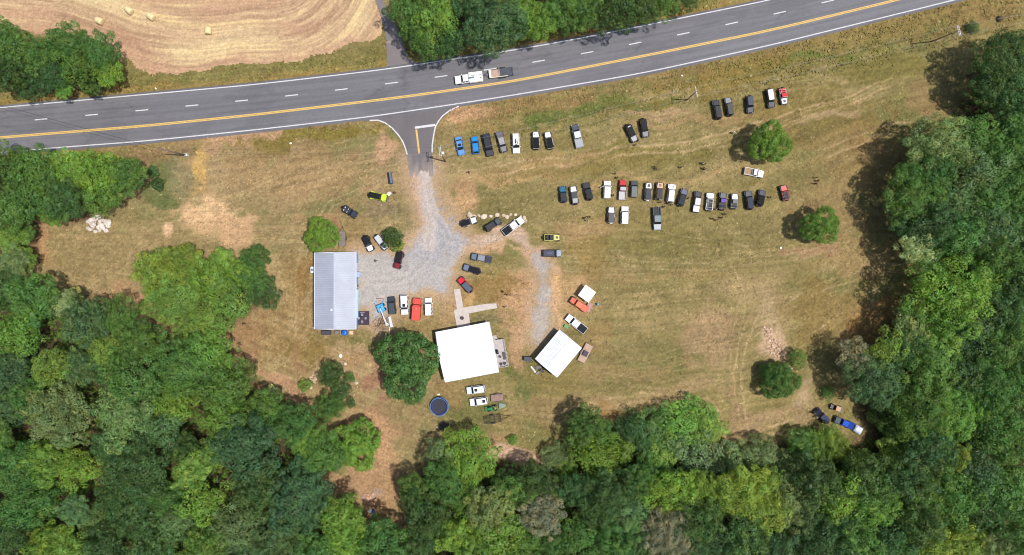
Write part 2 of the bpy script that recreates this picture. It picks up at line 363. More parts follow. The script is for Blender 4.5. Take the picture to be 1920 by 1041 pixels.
# ---- hay field swaths
hdm = -sdist(PX, PY, HAY[:17] + [(700, -600), (-700, -600), (-700, 20)])
fx_, fy_ = smooth_line([(-500, -10), (-120, 40), (0, 62), (100, 68), (200, 95), (280, 128), (330, 135), (420, 127), (520, 121), (760, 118)], 8, 15)
hd = np.where(PX < 520, np.interp(PX, fx_, fy_) - PY, 161 - np.hypot((PX - 520) * .86, PY + 40)) + 7 * (fbm(PX / 90, PY / 90, 60, 3) - .5) * 2
hl = np.where(PX < 520, PX, 520 + 190 * np.arctan2(PX - 520, PY + 40)) / 210
hs = ctr(fbm(hd / 12, hl, 72, 2, .5, False), 2.0)
hs2 = ctr(fbm(hd / 3.0, hl * 3, 70, 3, .6, False), 1.6)
hbig = ctr(fbm(hd / 45, hl, 76, 3, .5, False), 2.0)
hc = np.broadcast_to(C(186, 155, 121), PX.shape + (3,)).copy()
hc = mixc(hc, C(214, 187, 133), sstep(.45, .95, hs * .5 + hs2 * .5) * .85)
hc = mixc(hc, C(163, 130, 101), sstep(.5, .15, hs * .55 + hs2 * .45) * .8)
hc = mixc(hc, C(208, 184, 138), sstep(.5, .9, hbig) * .5)
hc = mixc(hc, C(176, 138, 110), sstep(.4, .1, hbig) * .6)
hc = mixc(hc, C(182, 144, 114), sstep(30, 6, hdm + (n2 - .5) * 26) * .6)
hc = hc * (1 + (n3 - .5) * .5 + (hs2 - .5) * .25)[..., None]
# ---- gravel
gd = sdist(wx * .5 + PX * .5, wy * .5 + PY * .5, GRAVEL) - 5 + (n3 - .5) * 16 + (n2 - .5) * 14
ld = sdist(wx * .5 + PX * .5, wy * .5 + PY * .5, LOOP) - 6 + (n3 - .5) * 18 + (n2 - .5) * 18
g = mixc(g, C(182, 152, 122), sstep(26, 0, np.minimum(gd, ld)) * .6)
gc = np.broadcast_to(C(172, 164, 157), PX.shape + (3,)).copy()
gc = mixc(gc, C(156, 153, 154), sstep(.4, .8, n1) * .7)
gc = mixc(gc, C(178, 148, 122), sstep(-16, 6, np.minimum(gd, 50)) * (ld > 4) * .7)
gc = mixc(gc, C(192, 176, 164), sstep(24, 4, np.abs(PX - 800 + (PY - 330) * -.03)) * (PY < 470) * .6)
gc = mixc(gc, C(186, 150, 122), sstep(14, 2, np.abs(PX - 782)) * (PY < 420) * (PY > 330) * .5)
gc = mixc(gc, g, sstep(-20, -1, np.minimum(gd, ld) + (n3 - .5) * 16 + (n2 - .5) * 10) * .85)
gc = mixc(gc, g, ((gd > 0) & (ld < 0)) * .25)
for P_ in ([(792, 330), (800, 380), (806, 430), (800, 480), (770, 520), (700, 530)], [(800, 330), (812, 400), (840, 450), (900, 455)]):
    dd = dist_path(wx * .3 + PX * .7, wy * .3 + PY * .7, P_)
    gc = mixc(gc, C(194, 182, 172), sstep(4.5, 0, np.abs(dd - 7)) * .3); gc = mixc(gc, C(140, 132, 120), sstep(4, 0, dd) * .15)
gc = mixc(gc, C(196, 162, 136), sstep(30, 0, PX - 770 - .04 * (PY - 330)) * sstep(470, 430, PY) * .5)
gc = gc * (1 + (n3 - .5) * .35 + (np.random.rand(*PX.shape) - .5) * .34)[..., None]
hm = hdm + (n3 - .5) * 8 + (n2 - .5) * 10 > 0
gm = (gd < 0) | (ld < 0) | (inpoly(PX, PY, DRIVE) & (PY > 306))
PAVED = (inpoly(PX, PY, DRIVE) & (PY < 308)) | inpoly(PX, PY, LANE) | ((PY > tY - 6) & (PY < lY + 6))
rel = fbm(GX / 3.2, GY / 3.2, 80, 4)
ZG = np.where(np.abs(GX) > 139, -.05, -.10 * rel - .005)
ny, nx = PX.shape
V = np.stack([GX, GY, ZG], -1).reshape(-1, 3)
I = np.arange(ny * nx).reshape(ny, nx)
Q = np.stack([I[:-1, :-1], I[:-1, 1:], I[1:, 1:], I[1:, :-1]], -1).reshape(-1, 4)
def soil(name, rough_bump=0.35, fine=2.2, vary=.24):
    m, N, L = new_mat(name); b = N['Principled BSDF']
    at_ = N.new('ShaderNodeAttribute'); at_.attribute_name = 'Col'
    tc = N.new('ShaderNodeTexCoord')
    nz = N.new('ShaderNodeTexNoise'); nz.inputs['Scale'].default_value = fine; nz.inputs['Detail'].default_value = 6; nz.inputs['Roughness'].default_value = .7
    L.new(tc.outputs['Object'], nz.inputs['Vector'])
    mr = N.new('ShaderNodeMapRange'); mr.inputs['From Min'].default_value = .3; mr.inputs['From Max'].default_value = .7
    mr.inputs['To Min'].default_value = 1 - vary; mr.inputs['To Max'].default_value = 1 + vary
    L.new(nz.outputs['Fac'], mr.inputs['Value'])
    mx = N.new('ShaderNodeVectorMath'); mx.operation = 'SCALE'
    L.new(at_.outputs['Color'], mx.inputs[0]); L.new(mr.outputs['Result'], mx.inputs['Scale'])
    L.new(mx.outputs['Vector'], b.inputs['Base Color'])
    bp = N.new('ShaderNodeBump'); bp.inputs['Strength'].default_value = rough_bump; bp.inputs['Distance'].default_value = .12
    L.new(nz.outputs['Fac'], bp.inputs['Height']); L.new(bp.outputs['Normal'], b.inputs['Normal'])
    b.inputs['Roughness'].default_value = .95; b.inputs['Specular IOR Level'].default_value = .1
    return m
def add_col(me, cols, name='Col'):
    a = me.color_attributes.new(name, 'FLOAT_COLOR', 'POINT')
    c = np.ones((len(cols), 4), np.float32); c[:, :3] = np.clip(cols, 0, 1)
    a.data.foreach_set('color', c.ravel())
GROUND_M = soil('dry_grass_soil'); HAY_M = soil('cut_straw'); GRAVEL_M = soil('crushed_stone', .5, 5.0)
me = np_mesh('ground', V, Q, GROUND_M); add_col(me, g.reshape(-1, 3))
for p in me.polygons[:0]: pass
o = tag(link_mesh('ground', me), kind='structure')
def cut_sheet(name, mask, cols, mat, z):
    mk = mask & ~PAVED & (np.abs(GX) < 138.5) & (np.abs(GY) < 79.5)
    q = Q[(mk[:-1, :-1] & mk[1:, 1:] & mk[:-1, 1:] & mk[1:, :-1]).ravel()]
    u, inv = np.unique(q, return_inverse=True)
    v = V[u].copy(); v[:, 2] += z
    me = np_mesh(name, v, inv.reshape(-1, 4), mat); add_col(me, cols.reshape(-1, 3)[u])
    return tag(link_mesh(name, me), kind='structure')
cut_sheet('hay_field', hm & (PY < 160), hc, HAY_M, .012)
cut_sheet('gravel_driveway', gm, gc, GRAVEL_M, .008)
# ---- asphalt
def asphalt(name, vary=.1, attr=True):
    m = soil(name, .12, 3.0, vary); m.node_tree.nodes['Principled BSDF'].inputs['Roughness'].default_value = .8
    m.node_tree.nodes['Principled BSDF'].inputs['Specular IOR Level'].default_value = .35
    return m
ASPH = asphalt('asphalt')
xr = np.arange(-150, 2090, 4.0); nv_ = 72
top = np.interp(xr, tx, ty) - 4.5; low = np.interp(xr, lx, ly) + 6
T = np.linspace(0, 1, nv_)
RX = np.repeat(xr[:, None], nv_, 1); RY = top[:, None] + (low - top)[:, None] * T
rv = np.stack([(RX - 960) / S, (520.5 - RY) / S, np.full(RX.shape, .03)], -1).reshape(-1, 3)
I2 = np.arange(RX.size).reshape(RX.shape)
rq = np.stack([I2[:-1, :-1], I2[:-1, 1:], I2[1:, 1:], I2[1:, :-1]], -1).reshape(-1, 4)
rc = np.broadcast_to(C(113, 111, 114), RX.shape + (3,)).copy()
s1 = fbm(RX / 160, T[None, :] * 26 + RX * 0, 90, 3, .6)
rc = rc * (1 + (s1 - .5) * .34 + (fbm(RX / 300, RX * 0 + T * 2, 95) - .5) * .2)[..., None]
for wc in (.14, .27, .43, .55, .73, .88):
    rc = rc * (1 - .10 * np.exp(-((T - wc) / .022) ** 2))[None, :, None]
rc = rc * (1 + .06 * sstep(.62, .66, T))[None, :, None]
for (xa, wa, t0, t1, k) in ((758, 5, .05, .45, .82), (762, 3, .62, .98, .8), (781, 3, .8, .98, .85), (1180, 8, .3, .6, .95)):
    rc = rc * (1 - (1 - k) * np.exp(-((RX - xa + 3 * np.sin(T * 30)) / wa) ** 2) * ((T > t0) & (T < t1)))[..., None]
rc = rc * (.82 + .36 * np.random.rand(*RX.shape))[..., None] ** .35
for k in range(16):
    rr_ = random.Random(700 + k); xa = rr_.uniform(-100, 2000); t0 = rr_.uniform(0, .7); ln = rr_.uniform(.12, .4)
    dk = np.abs(RX - xa - 9 * np.sin(T * 23 + k) - 4 * np.sin(T * 61 + 2 * k)); rc = rc * (1 - .22 * np.exp(-(dk / 2.2) ** 2) * ((T > t0) & (T < t0 + ln)))[..., None]
for k, t0 in enumerate((.345, .642)):
    rc = rc * (1 - .12 * np.exp(-((T[None, :] + .004 * np.sin(RX / 40 + k) - t0) / .006) ** 2) * (fbm(RX / 90, RX * 0 + k, 99, 3) > .47))[..., None]
rc = rc * (1 - .10 * sstep(.56, .66, fbm(RX / 45, T[None, :] * 5 + 0 * RX, 97, 4)))[..., None]
edge = (T < .045) | (T > .955)
rc[:, edge] = rc[:, edge] * .86
me = np_mesh('road', rv, rq, ASPH); add_col(me, rc.reshape(-1, 3)); tag(link_mesh('road', me), kind='structure')
def flat_poly(name, P, z, mat, col=None, kind='structure', thick=0.0):
    import bmesh
    bm = bmesh.new(); vs = [bm.verts.new(((x - 960) / S, (520.5 - y) / S, z)) for x, y in P]
    f = bm.faces.new(vs); f.normal_update()
    if f.normal.z < 0: f.normal_flip()
    bmesh.ops.triangulate(bm, faces=bm.faces[:])
    me = bpy.data.meshes.new(name); bm.to_mesh(me); bm.free(); me.materials.append(mat)
    if col is not None: add_col(me, np.tile(np.array(col), (len(me.vertices), 1)))
    return tag(link_mesh(name, me), kind=kind)
# fine grid version of a polygon, so the surface can carry wear
def grid_poly(name, P, z, mat, base, wear):
    mk = inpoly(PX, PY, P) & (PY > lY + 5.5 if name == 'driveway' else PY < tY - 4)
    x0, x1 = min(p[0] for p in P), max(p[0] for p in P); y0, y1 = min(p[1] for p in P), max(p[1] for p in P)
    gx, gy = np.meshgrid(np.arange(x0 - 2, x1 + 2, 1.6), np.arange(y0 - 2, y1 + 2, 1.6))
    mk = inpoly(gx, gy, P); a, b = road_d(gx, gy)
    mk &= (gy > b + 5.2) | (gy < a - 3.7)
    if name == 'driveway': mk &= gy < 326 + 34 * (fbm(gx / 7, gy / 26, 118, 4) - .5)
    c = np.broadcast_to(np.array(base), gx.shape + (3,)).copy(); c = wear(gx, gy, c)
    v = np.stack([(gx - 960) / S, (520.5 - gy) / S, np.full(gx.shape, z)], -1).reshape(-1, 3)
    i = np.arange(gx.size).reshape(gx.shape)
    q = np.stack([i[:-1, :-1], i[1:, :-1], i[1:, 1:], i[:-1, 1:]], -1).reshape(-1, 4)
    q = q[(mk[:-1, :-1] | mk[1:, 1:]).ravel()]
    u, inv = np.unique(q, return_inverse=True)
    me = np_mesh(name, v[u], inv.reshape(-1, 4), mat); add_col(me, c.reshape(-1, 3)[u])
    return tag(link_mesh(name, me), kind='structure')
def wear1(gx, gy, c):
    c = c * (.86 + .28 * fbm(gx / 14, gy / 50, 110))[..., None]
    dust = sstep(285, 338, gy + 26 * (fbm(gx / 7, gy / 22, 112, 4) - .5) * 2)
    return mixc(c, C(160, 144, 132), dust * .75)
def wear2(gx, gy, c):
    c = c * (.85 + .3 * fbm(gx / 12, gy / 20, 115))[..., None]
    return mixc(c, C(168, 150, 132), .7 * sstep(3, 0, np.abs(gy - 79)))
grid_poly('driveway', DRIVE, .026, ASPH, C(108, 102, 103), wear1)
grid_poly('farm_lane', LANE, .026, ASPH, C(122, 113, 112), wear2)
# ---- painted markings
WHITE = paint((198, 195, 195), .7, 0, 0, .16, 1.6); YELLOW = paint((206, 168, 90), .7, 0, 0, .14, 1.6)
def ribbon(name, P, w, z, mat, off=0.0):
    P = [Vector(((x - 960) / S, (520.5 - y) / S)) for x, y in P]
    vs, n = [], len(P)
    for i, p in enumerate(P):
        d = (P[min(i + 1, n - 1)] - P[max(i - 1, 0)]).normalized(); q = Vector((-d.y, d.x))
        vs += [tuple(p + q * (off + w / 2)) + (z,), tuple(p + q * (off - w / 2)) + (z,)]
    fs = [(2 * i + 1, 2 * i + 3, 2 * i + 2, 2 * i) for i in range(n - 1)]
    m = MB(); m.add(vs, fs); return tag(m.build(name, mat), kind='structure')
ribbon('road_edge_line', list(zip(tx, ty)), .24, .036, WHITE)
ribbon('road_edge_line', list(zip(lx, ly)), .24, .036, WHITE)
ribbon('road_centre_line', list(zip(yx, yy)), .25, .036, YELLOW, .165)
ribbon('road_centre_line', list(zip(yx, yy)), .25, .036, YELLOW, -.165)
DASH = [(-17, 233), (77, 224), (172, 215.6), (266, 207), (360, 198), (453, 189), (547, 179), (640, 168), (734, 156), (827, 143.5), (919, 130), (1010, 115), (1101, 99), (1191, 81.5), (1281, 63.5), (1372, 44), (1462, 24), (1552, 3), (1642, -18)]
m = MB()
for i, (x, y) in enumerate(DASH):
    a = DASH[max(i - 1, 0)]; b = DASH[min(i + 1, len(DASH) - 1)]
    m.box((x - 960) / S, (520.5 - y) / S, .036, 3.1, .24, .004, math.atan2(-(b[1] - a[1]), b[0] - a[0]))
tag(m.build('lane_dashes', WHITE), kind='structure')
ribbon('driveway_edge_line', [(693, 226), (709, 225.6), (722, 230.4), (735, 240), (746, 252), (755, 265), (760, 278), (763.6, 290)], .30, .034, WHITE)
ribbon('driveway_edge_line', [(860, 199.6), (843, 207.5), (830, 217.5), (822, 227.5), (816, 239), (813, 255), (810.5, 272), (810.3, 286)], .30, .034, WHITE)
ribbon('stop_line', [(778, 239.7), (816.5, 234.4)], .56, .038, WHITE)
ribbon('driveway_centre_line', [(780.5, 243), (783, 262), (786, 288)], .44, .034, YELLOW)
# ---- concrete walk
CONC = paint((188, 176, 166), .9, 0, 0, .12, 1.2)
WALK = [(851, 543), (862.5, 541.5), (868.8, 576.7), (890, 573.4), (912.6, 569.7), (930.5, 569), (932, 578), (918.4, 580), (879, 588), (882.6, 616), (858, 620), (851, 581.8), (856.7, 579.5)]
m = MB(); n = len(WALK)
vs = [((x - 960) / S, (520.5 - y) / S, -.1) for x, y in WALK] + [((x - 960) / S, (520.5 - y) / S, .05) for x, y in WALK]
m.add(vs, [tuple(range(2 * n - 1, n - 1, -1))] + [(k, (k + 1) % n, n + (k + 1) % n, n + k)[::-1] for k in range(n)])
tag(m.build('concrete_walk', CONC), kind='structure')
# ================================================================== TREES
def leaf_mat():
    m, N, L = new_mat('foliage'); N.remove(N['Principled BSDF'])
    out = N['Material Output']
    oi = N.new('ShaderNodeObjectInfo'); a = N.new('ShaderNodeAttribute'); a.attribute_name = 'tone'
    sc = N.new('ShaderNodeVectorMath'); sc.operation = 'MULTIPLY'
    L.new(oi.outputs['Color'], sc.inputs[0]); L.new(a.outputs['Color'], sc.inputs[1])
    d = N.new('ShaderNodeBsdfDiffuse'); t = N.new('ShaderNodeBsdfTranslucent'); g_ = N.new('ShaderNodeBsdfGlossy')
    g_.inputs['Roughness'].default_value = .45; g_.inputs['Color'].default_value = (.5, .55, .5, 1)
    tr = N.new('ShaderNodeVectorMath'); tr.operation = 'MULTIPLY'; tr.inputs[1].default_value = (.8, .85, .4)
    L.new(sc.outputs['Vector'], d.inputs['Color']); L.new(sc.outputs['Vector'], tr.inputs[0]); L.new(tr.outputs['Vector'], t.inputs['Color'])
    m1 = N.new('ShaderNodeAddShader')
    L.new(d.outputs[0], m1.inputs[0]); L.new(t.outputs[0], m1.inputs[1])
    m2 = N.new('ShaderNodeMixShader'); m2.inputs[0].default_value = .035
    L.new(m1.outputs[0], m2.inputs[1]); L.new(g_.outputs[0], m2.inputs[2])
    L.new(m2.outputs[0], out.inputs['Surface'])
    return m
LEAF = leaf_mat()
BARK = paint((92, 76, 62), .95, 0, 0, .25, 4.0); DEADW = paint((168, 158, 148), .95, 0, 0, .2, 4.0)
def crown_mesh(name, R, nl, leaf, dens, seed, flat=.8, lobe=(.22, .36), low=-.25, rnd=.3, spread=(.58, .9)):
    rs = np.random.RandomState(seed)
    C_, Rr = [], []
    ga = PI * (3 - 5 ** .5)
    for i in range(nl):
        z = 1 - (i + .5) / nl * (1 - low); a = i * ga + rs.uniform(-.35, .35); z = np.clip(z + rs.uniform(-.1, .1), low, 1)
        rad = math.sqrt(max(0, 1 - z * z)); k = rs.uniform(*spread) * R * (1 + .12 * math.sin(3 * a + seed) + .08 * math.sin(5 * a + 2 * seed))
        C_.append((rad * math.cos(a) * k, rad * math.sin(a) * k, z * k * flat)); Rr.append(R * rs.uniform(*lobe))
    for i in range(nl // 4):     # inner mass
        d = rs.normal(size=3); d /= np.linalg.norm(d); C_.append(tuple(d * R * .3 * rs.rand() * np.array([1, 1, flat]))); Rr.append(R * .38)
    C_ = np.array(C_); Rr = np.array(Rr)
    P, Nn, T = [], [], []
    for i in range(len(C_)):
        n = int(dens * 4 * PI * Rr[i] ** 2 / (leaf * leaf * .7))
        d = rs.normal(size=(n, 3)); d /= np.linalg.norm(d, axis=1)[:, None]
        o = C_[i] / (np.linalg.norm(C_[i]) + 1e-6)
        keep = (d @ o > -.45 + .3 * rs.rand(n)) | (d[:, 2] > .25)
        d = d[keep]
        p = C_[i] + d * Rr[i] * (rs.uniform(.72, 1.06, len(d)) ** 1.0)[:, None] * np.array([1, 1, .85])
        inside = np.zeros(len(p), bool)
        for j in range(len(C_)):
            if j != i: inside |= np.linalg.norm(p - C_[j], axis=1) < Rr[j] * .7
        p, d = p[~inside], d[~inside]
        nn = d * .95 + np.array([0, 0, .4]) + rs.normal(size=d.shape) * rnd
        nn /= np.linalg.norm(nn, axis=1)[:, None]
        P.append(p); Nn.append(nn)
        base = rs.uniform(.74, 1.26); yel = rs.uniform(-.14, .14)
        tn = base * rs.uniform(.9, 1.1, len(p))
        T.append(np.stack([tn * (1 + yel + rs.normal(size=len(p)) * .08), tn, tn * (1 - yel)], 1))
    P, Nn, T = np.concatenate(P), np.concatenate(Nn), np.concatenate(T)
    n = len(P)
    u = np.cross(Nn, rs.normal(size=(n, 3))); u /= np.linalg.norm(u, axis=1)[:, None]; w = np.cross(Nn, u)
    ln = leaf * rs.uniform(.6, 1.25, n)[:, None]; wd = ln * rs.uniform(.5, .8, n)[:, None]
    bend = Nn * ln * .18
    v = np.stack([P + u * ln * .5 - bend, P + w * wd * .5, P - u * ln * .5 - bend, P - w * wd * .5], 1).reshape(-1, 3)
    q = np.arange(4 * n).reshape(-1, 4)
    me = np_mesh(name, v, q, LEAF); add_col(me, np.repeat(np.clip(T, 0, 3), 4, 0) * .5, 'tone')
    # tone is stored at half value so that it stays within 0..1
    me['n'] = n
    return me
LEAFN = LEAF.node_tree  # double the stored tone again inside the shader
_sc = [n for n in LEAFN.nodes if n.type == 'VECT_MATH'][0]
_db = LEAFN.nodes.new('ShaderNodeVectorMath'); _db.operation = 'SCALE'; _db.inputs['Scale'].default_value = 2.0
_at = [n for n in LEAFN.nodes if n.type == 'ATTRIBUTE'][0]
LEAFN.links.new(_at.outputs['Color'], _db.inputs[0]); LEAFN.links.new(_db.outputs['Vector'], _sc.inputs[1])
CROWN = {'S': [], 'M': [], 'L': []}
for k in range(3): CROWN['S'].append((2.2, crown_mesh('bush_crown', 2.2, 30 + 5 * k, .22, .9, 300 + k, .8, (.2, .34), -.1, .3, (.5, .8))))
for k in range(7): CROWN['M'].append((5.0, crown_mesh('tree_crown', 5.0, [56, 80, 100, 64, 90, 46, 74][k], [.32, .3, .28, .34, .28, .36, .3][k], [1.0, .95, .9, .85, 1, .8, .9][k], 320 + k, [.75, .85, .8, .7, .9, .8, .75][k], [(.13, .24), (.12, .22), (.1, .19), (.12, .28), (.11, .2), (.13, .3), (.12, .24)][k], -.3, [.3, .36, .28, .42, .25, .45, .32][k], [(.58, .9), (.55, .92), (.6, .9), (.42, 1.0), (.6, .9), (.4, 1.02), (.5, .95)][k])))
for k in range(5): CROWN['L'].append((8.5, crown_mesh('tree_crown', 8.5, [110, 140, 120, 170, 100][k], [.38, .36, .4, .34, .42][k], .9, 340 + k, [.62, .7, .66, .6, .64][k], [(.09, .18), (.08, .16), (.1, .2), (.07, .14), (.1, .22)][k], -.2, [.3, .35, .4, .26, .42][k])))
ROUND = (4.5, crown_mesh('tree_crown', 4.5, 190, .25, 1.1, 371, .85, (.10, .16), -.5, .3, (.80, .92)))
def trunk_mesh(name, h, r, spread, seed, mat, nb=7, twigs=0):
    rr = random.Random(seed); m = MB(); p = Vector((0, 0, -.3)); d = Vector((0, 0, 1)); pts = [(p.copy(), r * 1.35)]
    n = 6
    for i in range(n):
        d = (d + Vector((rr.uniform(-.12, .12), rr.uniform(-.12, .12), 0))).normalized(); p = p + d * (h / n); pts.append((p.copy(), r * (1 - .11 * (i + 1))))
    for a, b in zip(pts[:-1], pts[1:]): m.tube(a[0], b[0], a[1], b[1], 8)
    for i in range(nb):
        s, sr = pts[2 + i % (n - 1)]; a = i * 2.4 + rr.uniform(-.4, .4)
        e = s + Vector((math.cos(a) * spread * rr.uniform(.5, .95), math.sin(a) * spread * rr.uniform(.5, .95), h * rr.uniform(.12, .42)))
        mid = (s + e) / 2 + Vector((0, 0, h * .06))
        m.tube(s, mid, sr * .55, sr * .36, 6); m.tube(mid, e, sr * .36, sr * .12, 6)
        for t in range(twigs):
            f = (mid if t % 2 else e) + (e - mid) * rr.uniform(-.3, .1); q = f + Vector((rr.gauss(0, 1), rr.gauss(0, 1), rr.uniform(0, .8))) * spread * .32
            m.tube(f, q, sr * .14, sr * .04, 5)
            for w in range(2): m.tube(f.lerp(q, .6), q + Vector((rr.gauss(0, 1), rr.gauss(0, 1), .3)) * spread * .16, sr * .05, sr * .02, 4)
    return m.mesh(name, mat)
TRUNK = [trunk_mesh('trunk', 1.0 * 8, .26, 3.2, 50 + k, BARK) for k in range(4)]
TRUNKS = trunk_mesh('stem', 1.4, .08, 1.2, 60, BARK, 6)
# leaf colours (reflectance)
LC = {'D': (.038, .072, .020), 'M': (.054, .102, .022), 'B': (.086, .146, .024), 'Y': (.112, .160, .030), 'T': (.045, .083, .031), 'G': (.100, .132, .048), 'P': (.19, .212, .085),
      'K': (.036, .068, .020), 'L': (.076, .128, .046), 'N': (.115, .118, .072), 'E': (.044, .098, .028), 'F': (.082, .140, .022)}
CW = {'D': 'dark green', 'M': 'mid green', 'B': 'bright green', 'Y': 'yellow-green', 'T': 'bluish green', 'G': 'grey-green', 'P': 'pale cream-green', 'K': 'deep green', 'L': 'soft light-green', 'N': 'brownish grey'}
EXPL = 1.42
TREES = []
def region(x, y):
    if y < 190 and x < 260: return 'in the clump beside the hay field', 'trees beside the hay field'
    if y < 130 and 690 < x < 1340: return 'in the woods above the road', 'trees above the road'
    if x < 300 and 250 < y < 425: return 'in the copse below the road', 'trees in the left copse'
    if x < 75 and y < 560: return 'along the left lawn edge', 'trees along the left lawn edge'
    if 245 < x < 530 and 450 < y < 628: return 'in the grove left of the metal building', 'trees in the left grove'
    if x < 740 and y < 700: return 'in the upper lower-left wood', 'trees of the lower left wood'
    if x < 560 and y < 850: return 'in the middle of the lower-left wood', 'trees of the lower left wood'
    if x < 560: return 'at the bottom of the lower-left wood', 'trees of the lower left wood'
    if x < 745: return 'in the wood left of the dirt track', 'trees left of the dirt track'
    if x < 1035: return 'in the wood below the trampoline', 'trees below the yard'
    if x < 1370 and y < 880: return 'along the bottom edge of the open field', 'trees below the open field'
    if x < 1370: return 'in the bottom centre wood', 'trees below the open field'
    if x < 1665 and y > 810: return 'in the wood below the woodland vehicles', 'trees below the woodland vehicles'
    if y < 250: return 'at the upper right field corner', 'trees at the upper right corner'
    if y < 500: return 'in the wood right of the round tree', 'trees of the right hand wood'
    if y < 815: return 'in the right-hand wood lower down', 'trees of the right hand wood'
    return 'in the lower-right corner wood', 'trees of the lower right wood'
LOW = {(1222, 812), (1284, 790), (1322, 800), (1182, 806), (1304, 850), (1242, 846), (1350, 894), (1380, 872), (1422, 852), (1472, 882), (1505, 832), (1542, 832), (1566, 836), (1604, 864), (1160, 832), (1226, 880), (1046, 858), (1062, 884)}
GROVE = {(296, 505), (345, 492), (326, 560), (398, 524), (430, 572), (388, 608), (352, 620), (478, 488), (468, 524), (494, 548), (452, 510), (420, 485)}
def plant_tree(px, py, r, col, kind='forest', label=None, cat=None, group=None, sc=None, hc=None, mesh=None, sy=1.0, rot=None, zs=None):
    TREES.append(dict(px=px, py=py, r=r, col=col, kind=kind, label=label, cat=cat, group=group, hc=hc, mesh=mesh, sy=sy, rot=rot, zs=zs))
for t in """30,88,40,M 12,138,36,D 78,108,36,M 58,158,26,D 130,84,40,M 150,128,38,M 186,96,36,M 206,136,27,B 118,168,17,B 172,158,22,D 96,140,30,K 4,60,26,M
18,318,42,M 75,320,43,M 132,314,37,B 188,330,45,B 238,330,38,M 62,362,46,M 130,372,40,D 194,372,33,M 20,392,44,M 98,402,24,B 42,298,24,M 0,350,38,K
18,452,26,Y 30,492,28,G 52,486,20,Y 12,540,42,D 52,440,14,M
296,505,42,Y 345,492,38,Y 326,560,54,Y 398,524,50,B 430,572,44,Y 388,608,36,Y 352,620,30,Y 478,488,28,M 468,524,34,M 494,548,29,D 452,510,28,B 420,485,22,Y
122,572,28,P 140,555,16,P 68,562,46,M 168,602,50,T 225,592,32,M 264,638,42,M 40,622,46,B 205,660,36,Y 100,690,36,Y 158,690,34,T 26,690,42,T 246,706,52,M 340,690,60,M 402,665,42,B 424,724,50,M 330,745,44,B 116,778,60,G 60,746,38,M 16,760,40,T 240,785,62,L 310,800,36,L 424,785,46,B 500,762,34,M 552,795,42,M 462,836,62,T 262,880,64,K 90,864,48,B 152,876,38,B 28,880,46,M 200,840,30,D
60,942,48,M 140,955,30,L 178,975,26,L 358,882,36,Y 386,944,42,B 330,982,34,L 252,962,46,D 560,934,68,T 484,914,52,K 446,986,42,G 100,1012,42,B 18,1000,42,D 196,1032,44,K 290,1034,42,D 390,1026,42,M 520,1012,44,T 220,930,34,D 310,930,36,M 400,850,28,Y 140,1040,40,Y 460,1040,36,T 0,830,36,M 350,840,30,D
600,848,40,M 574,822,34,B 632,858,26,B 655,950,0,M 640,968,44,B 655,1012,44,B 720,1024,50,M 592,1034,40,M 640,1040,30,B
880,858,56,B 824,846,26,G 782,918,34,M 832,902,38,M 800,962,46,K 920,956,50,G 872,930,30,M 862,1002,42,B 930,1008,50,B 790,1014,36,D 962,922,40,M 1002,902,38,K 1014,962,44,N 984,1014,36,M 890,1040,40,Y 950,900,26,D 1040,1026,34,M
1046,858,30,G 1062,884,24,B 1100,802,44,M 1124,852,46,B 1160,832,38,M 1182,806,34,K 1142,930,56,K 1080,918,34,D 1176,962,38,L 1222,812,50,M 1284,790,46,B 1322,800,36,Y 1304,850,50,G 1242,846,40,Y 1254,920,46,B 1226,880,36,M 1312,912,34,B 1350,894,44,G 1392,922,54,Y 1380,872,40,G 1422,852,38,G 1434,954,44,Y 1302,972,46,D 1332,1012,44,K 1246,1000,54,N 1150,1012,46,M 1088,1004,40,M 1192,1022,38,D 1400,1004,48,D 1452,1032,44,T 1200,900,34,M 1290,1040,34,N 1345,945,30,M 1110,965,30,D
1472,882,44,G 1505,832,30,M 1542,832,36,B 1566,836,26,Y 1478,934,40,G 1530,902,50,K 1562,934,48,B 1622,902,50,D 1640,944,44,B 1604,864,28,Y 1502,964,38,G 1544,1002,54,K 1602,1014,48,M 1440,905,28,Y 1580,980,34,D
1682,852,33,Y 1702,900,44,D 1742,924,56,M 1792,932,48,M 1722,982,50,K 1832,882,42,T 1842,952,46,D 1882,922,50,M 1902,1002,46,M 1802,1022,44,Y 1752,1026,40,Y 1852,1026,44,G 1662,1012,44,K 1760,870,34,D 1690,1040,30,M 1920,1040,34,D
1872,118,56,D 1902,98,42,K 1852,172,36,D 1902,190,40,D 1900,232,34,M 1920,140,30,K
1758,272,58,G 1742,316,46,M 1822,262,46,M 1882,284,50,M 1832,322,44,G 1708,372,54,M 1790,384,44,L 1752,424,46,K 1852,364,46,M 1892,342,40,M 1718,462,34,P 1738,488,28,G 1792,444,50,M 1852,432,50,T 1904,422,40,M 1778,552,76,B 1846,536,36,B 1862,482,46,M 1902,512,46,K 1892,574,46,D 1708,612,44,G 1760,642,40,Y 1702,650,38,D 1822,614,50,T 1882,642,50,M 1780,300,40,D 1700,420,30,D 1920,330,40,M 1920,460,30,K 1700,330,30,M
1606,674,34,N 1636,712,55,T 1662,652,34,Y 1742,694,50,M 1802,694,50,K 1862,722,56,M 1902,764,46,M 1722,764,56,M 1792,772,54,B 1852,804,46,M 1692,806,44,M 1742,842,44,K 1786,852,30,Y 1892,842,46,M 1672,760,40,D 1640,668,24,G 1920,690,40,D
766,12,40,M 800,26,40,M 820,42,48,B 842,80,32,K 800,76,32,M 784,52,30,M 926,46,64,T 984,32,36,B 1012,42,34,B 1052,20,40,M 1092,18,40,M 1152,18,44,K 1202,14,34,D 1246,6,28,M 1292,-2,20,D 880,0,36,K""".split():
    a = t.split(',')
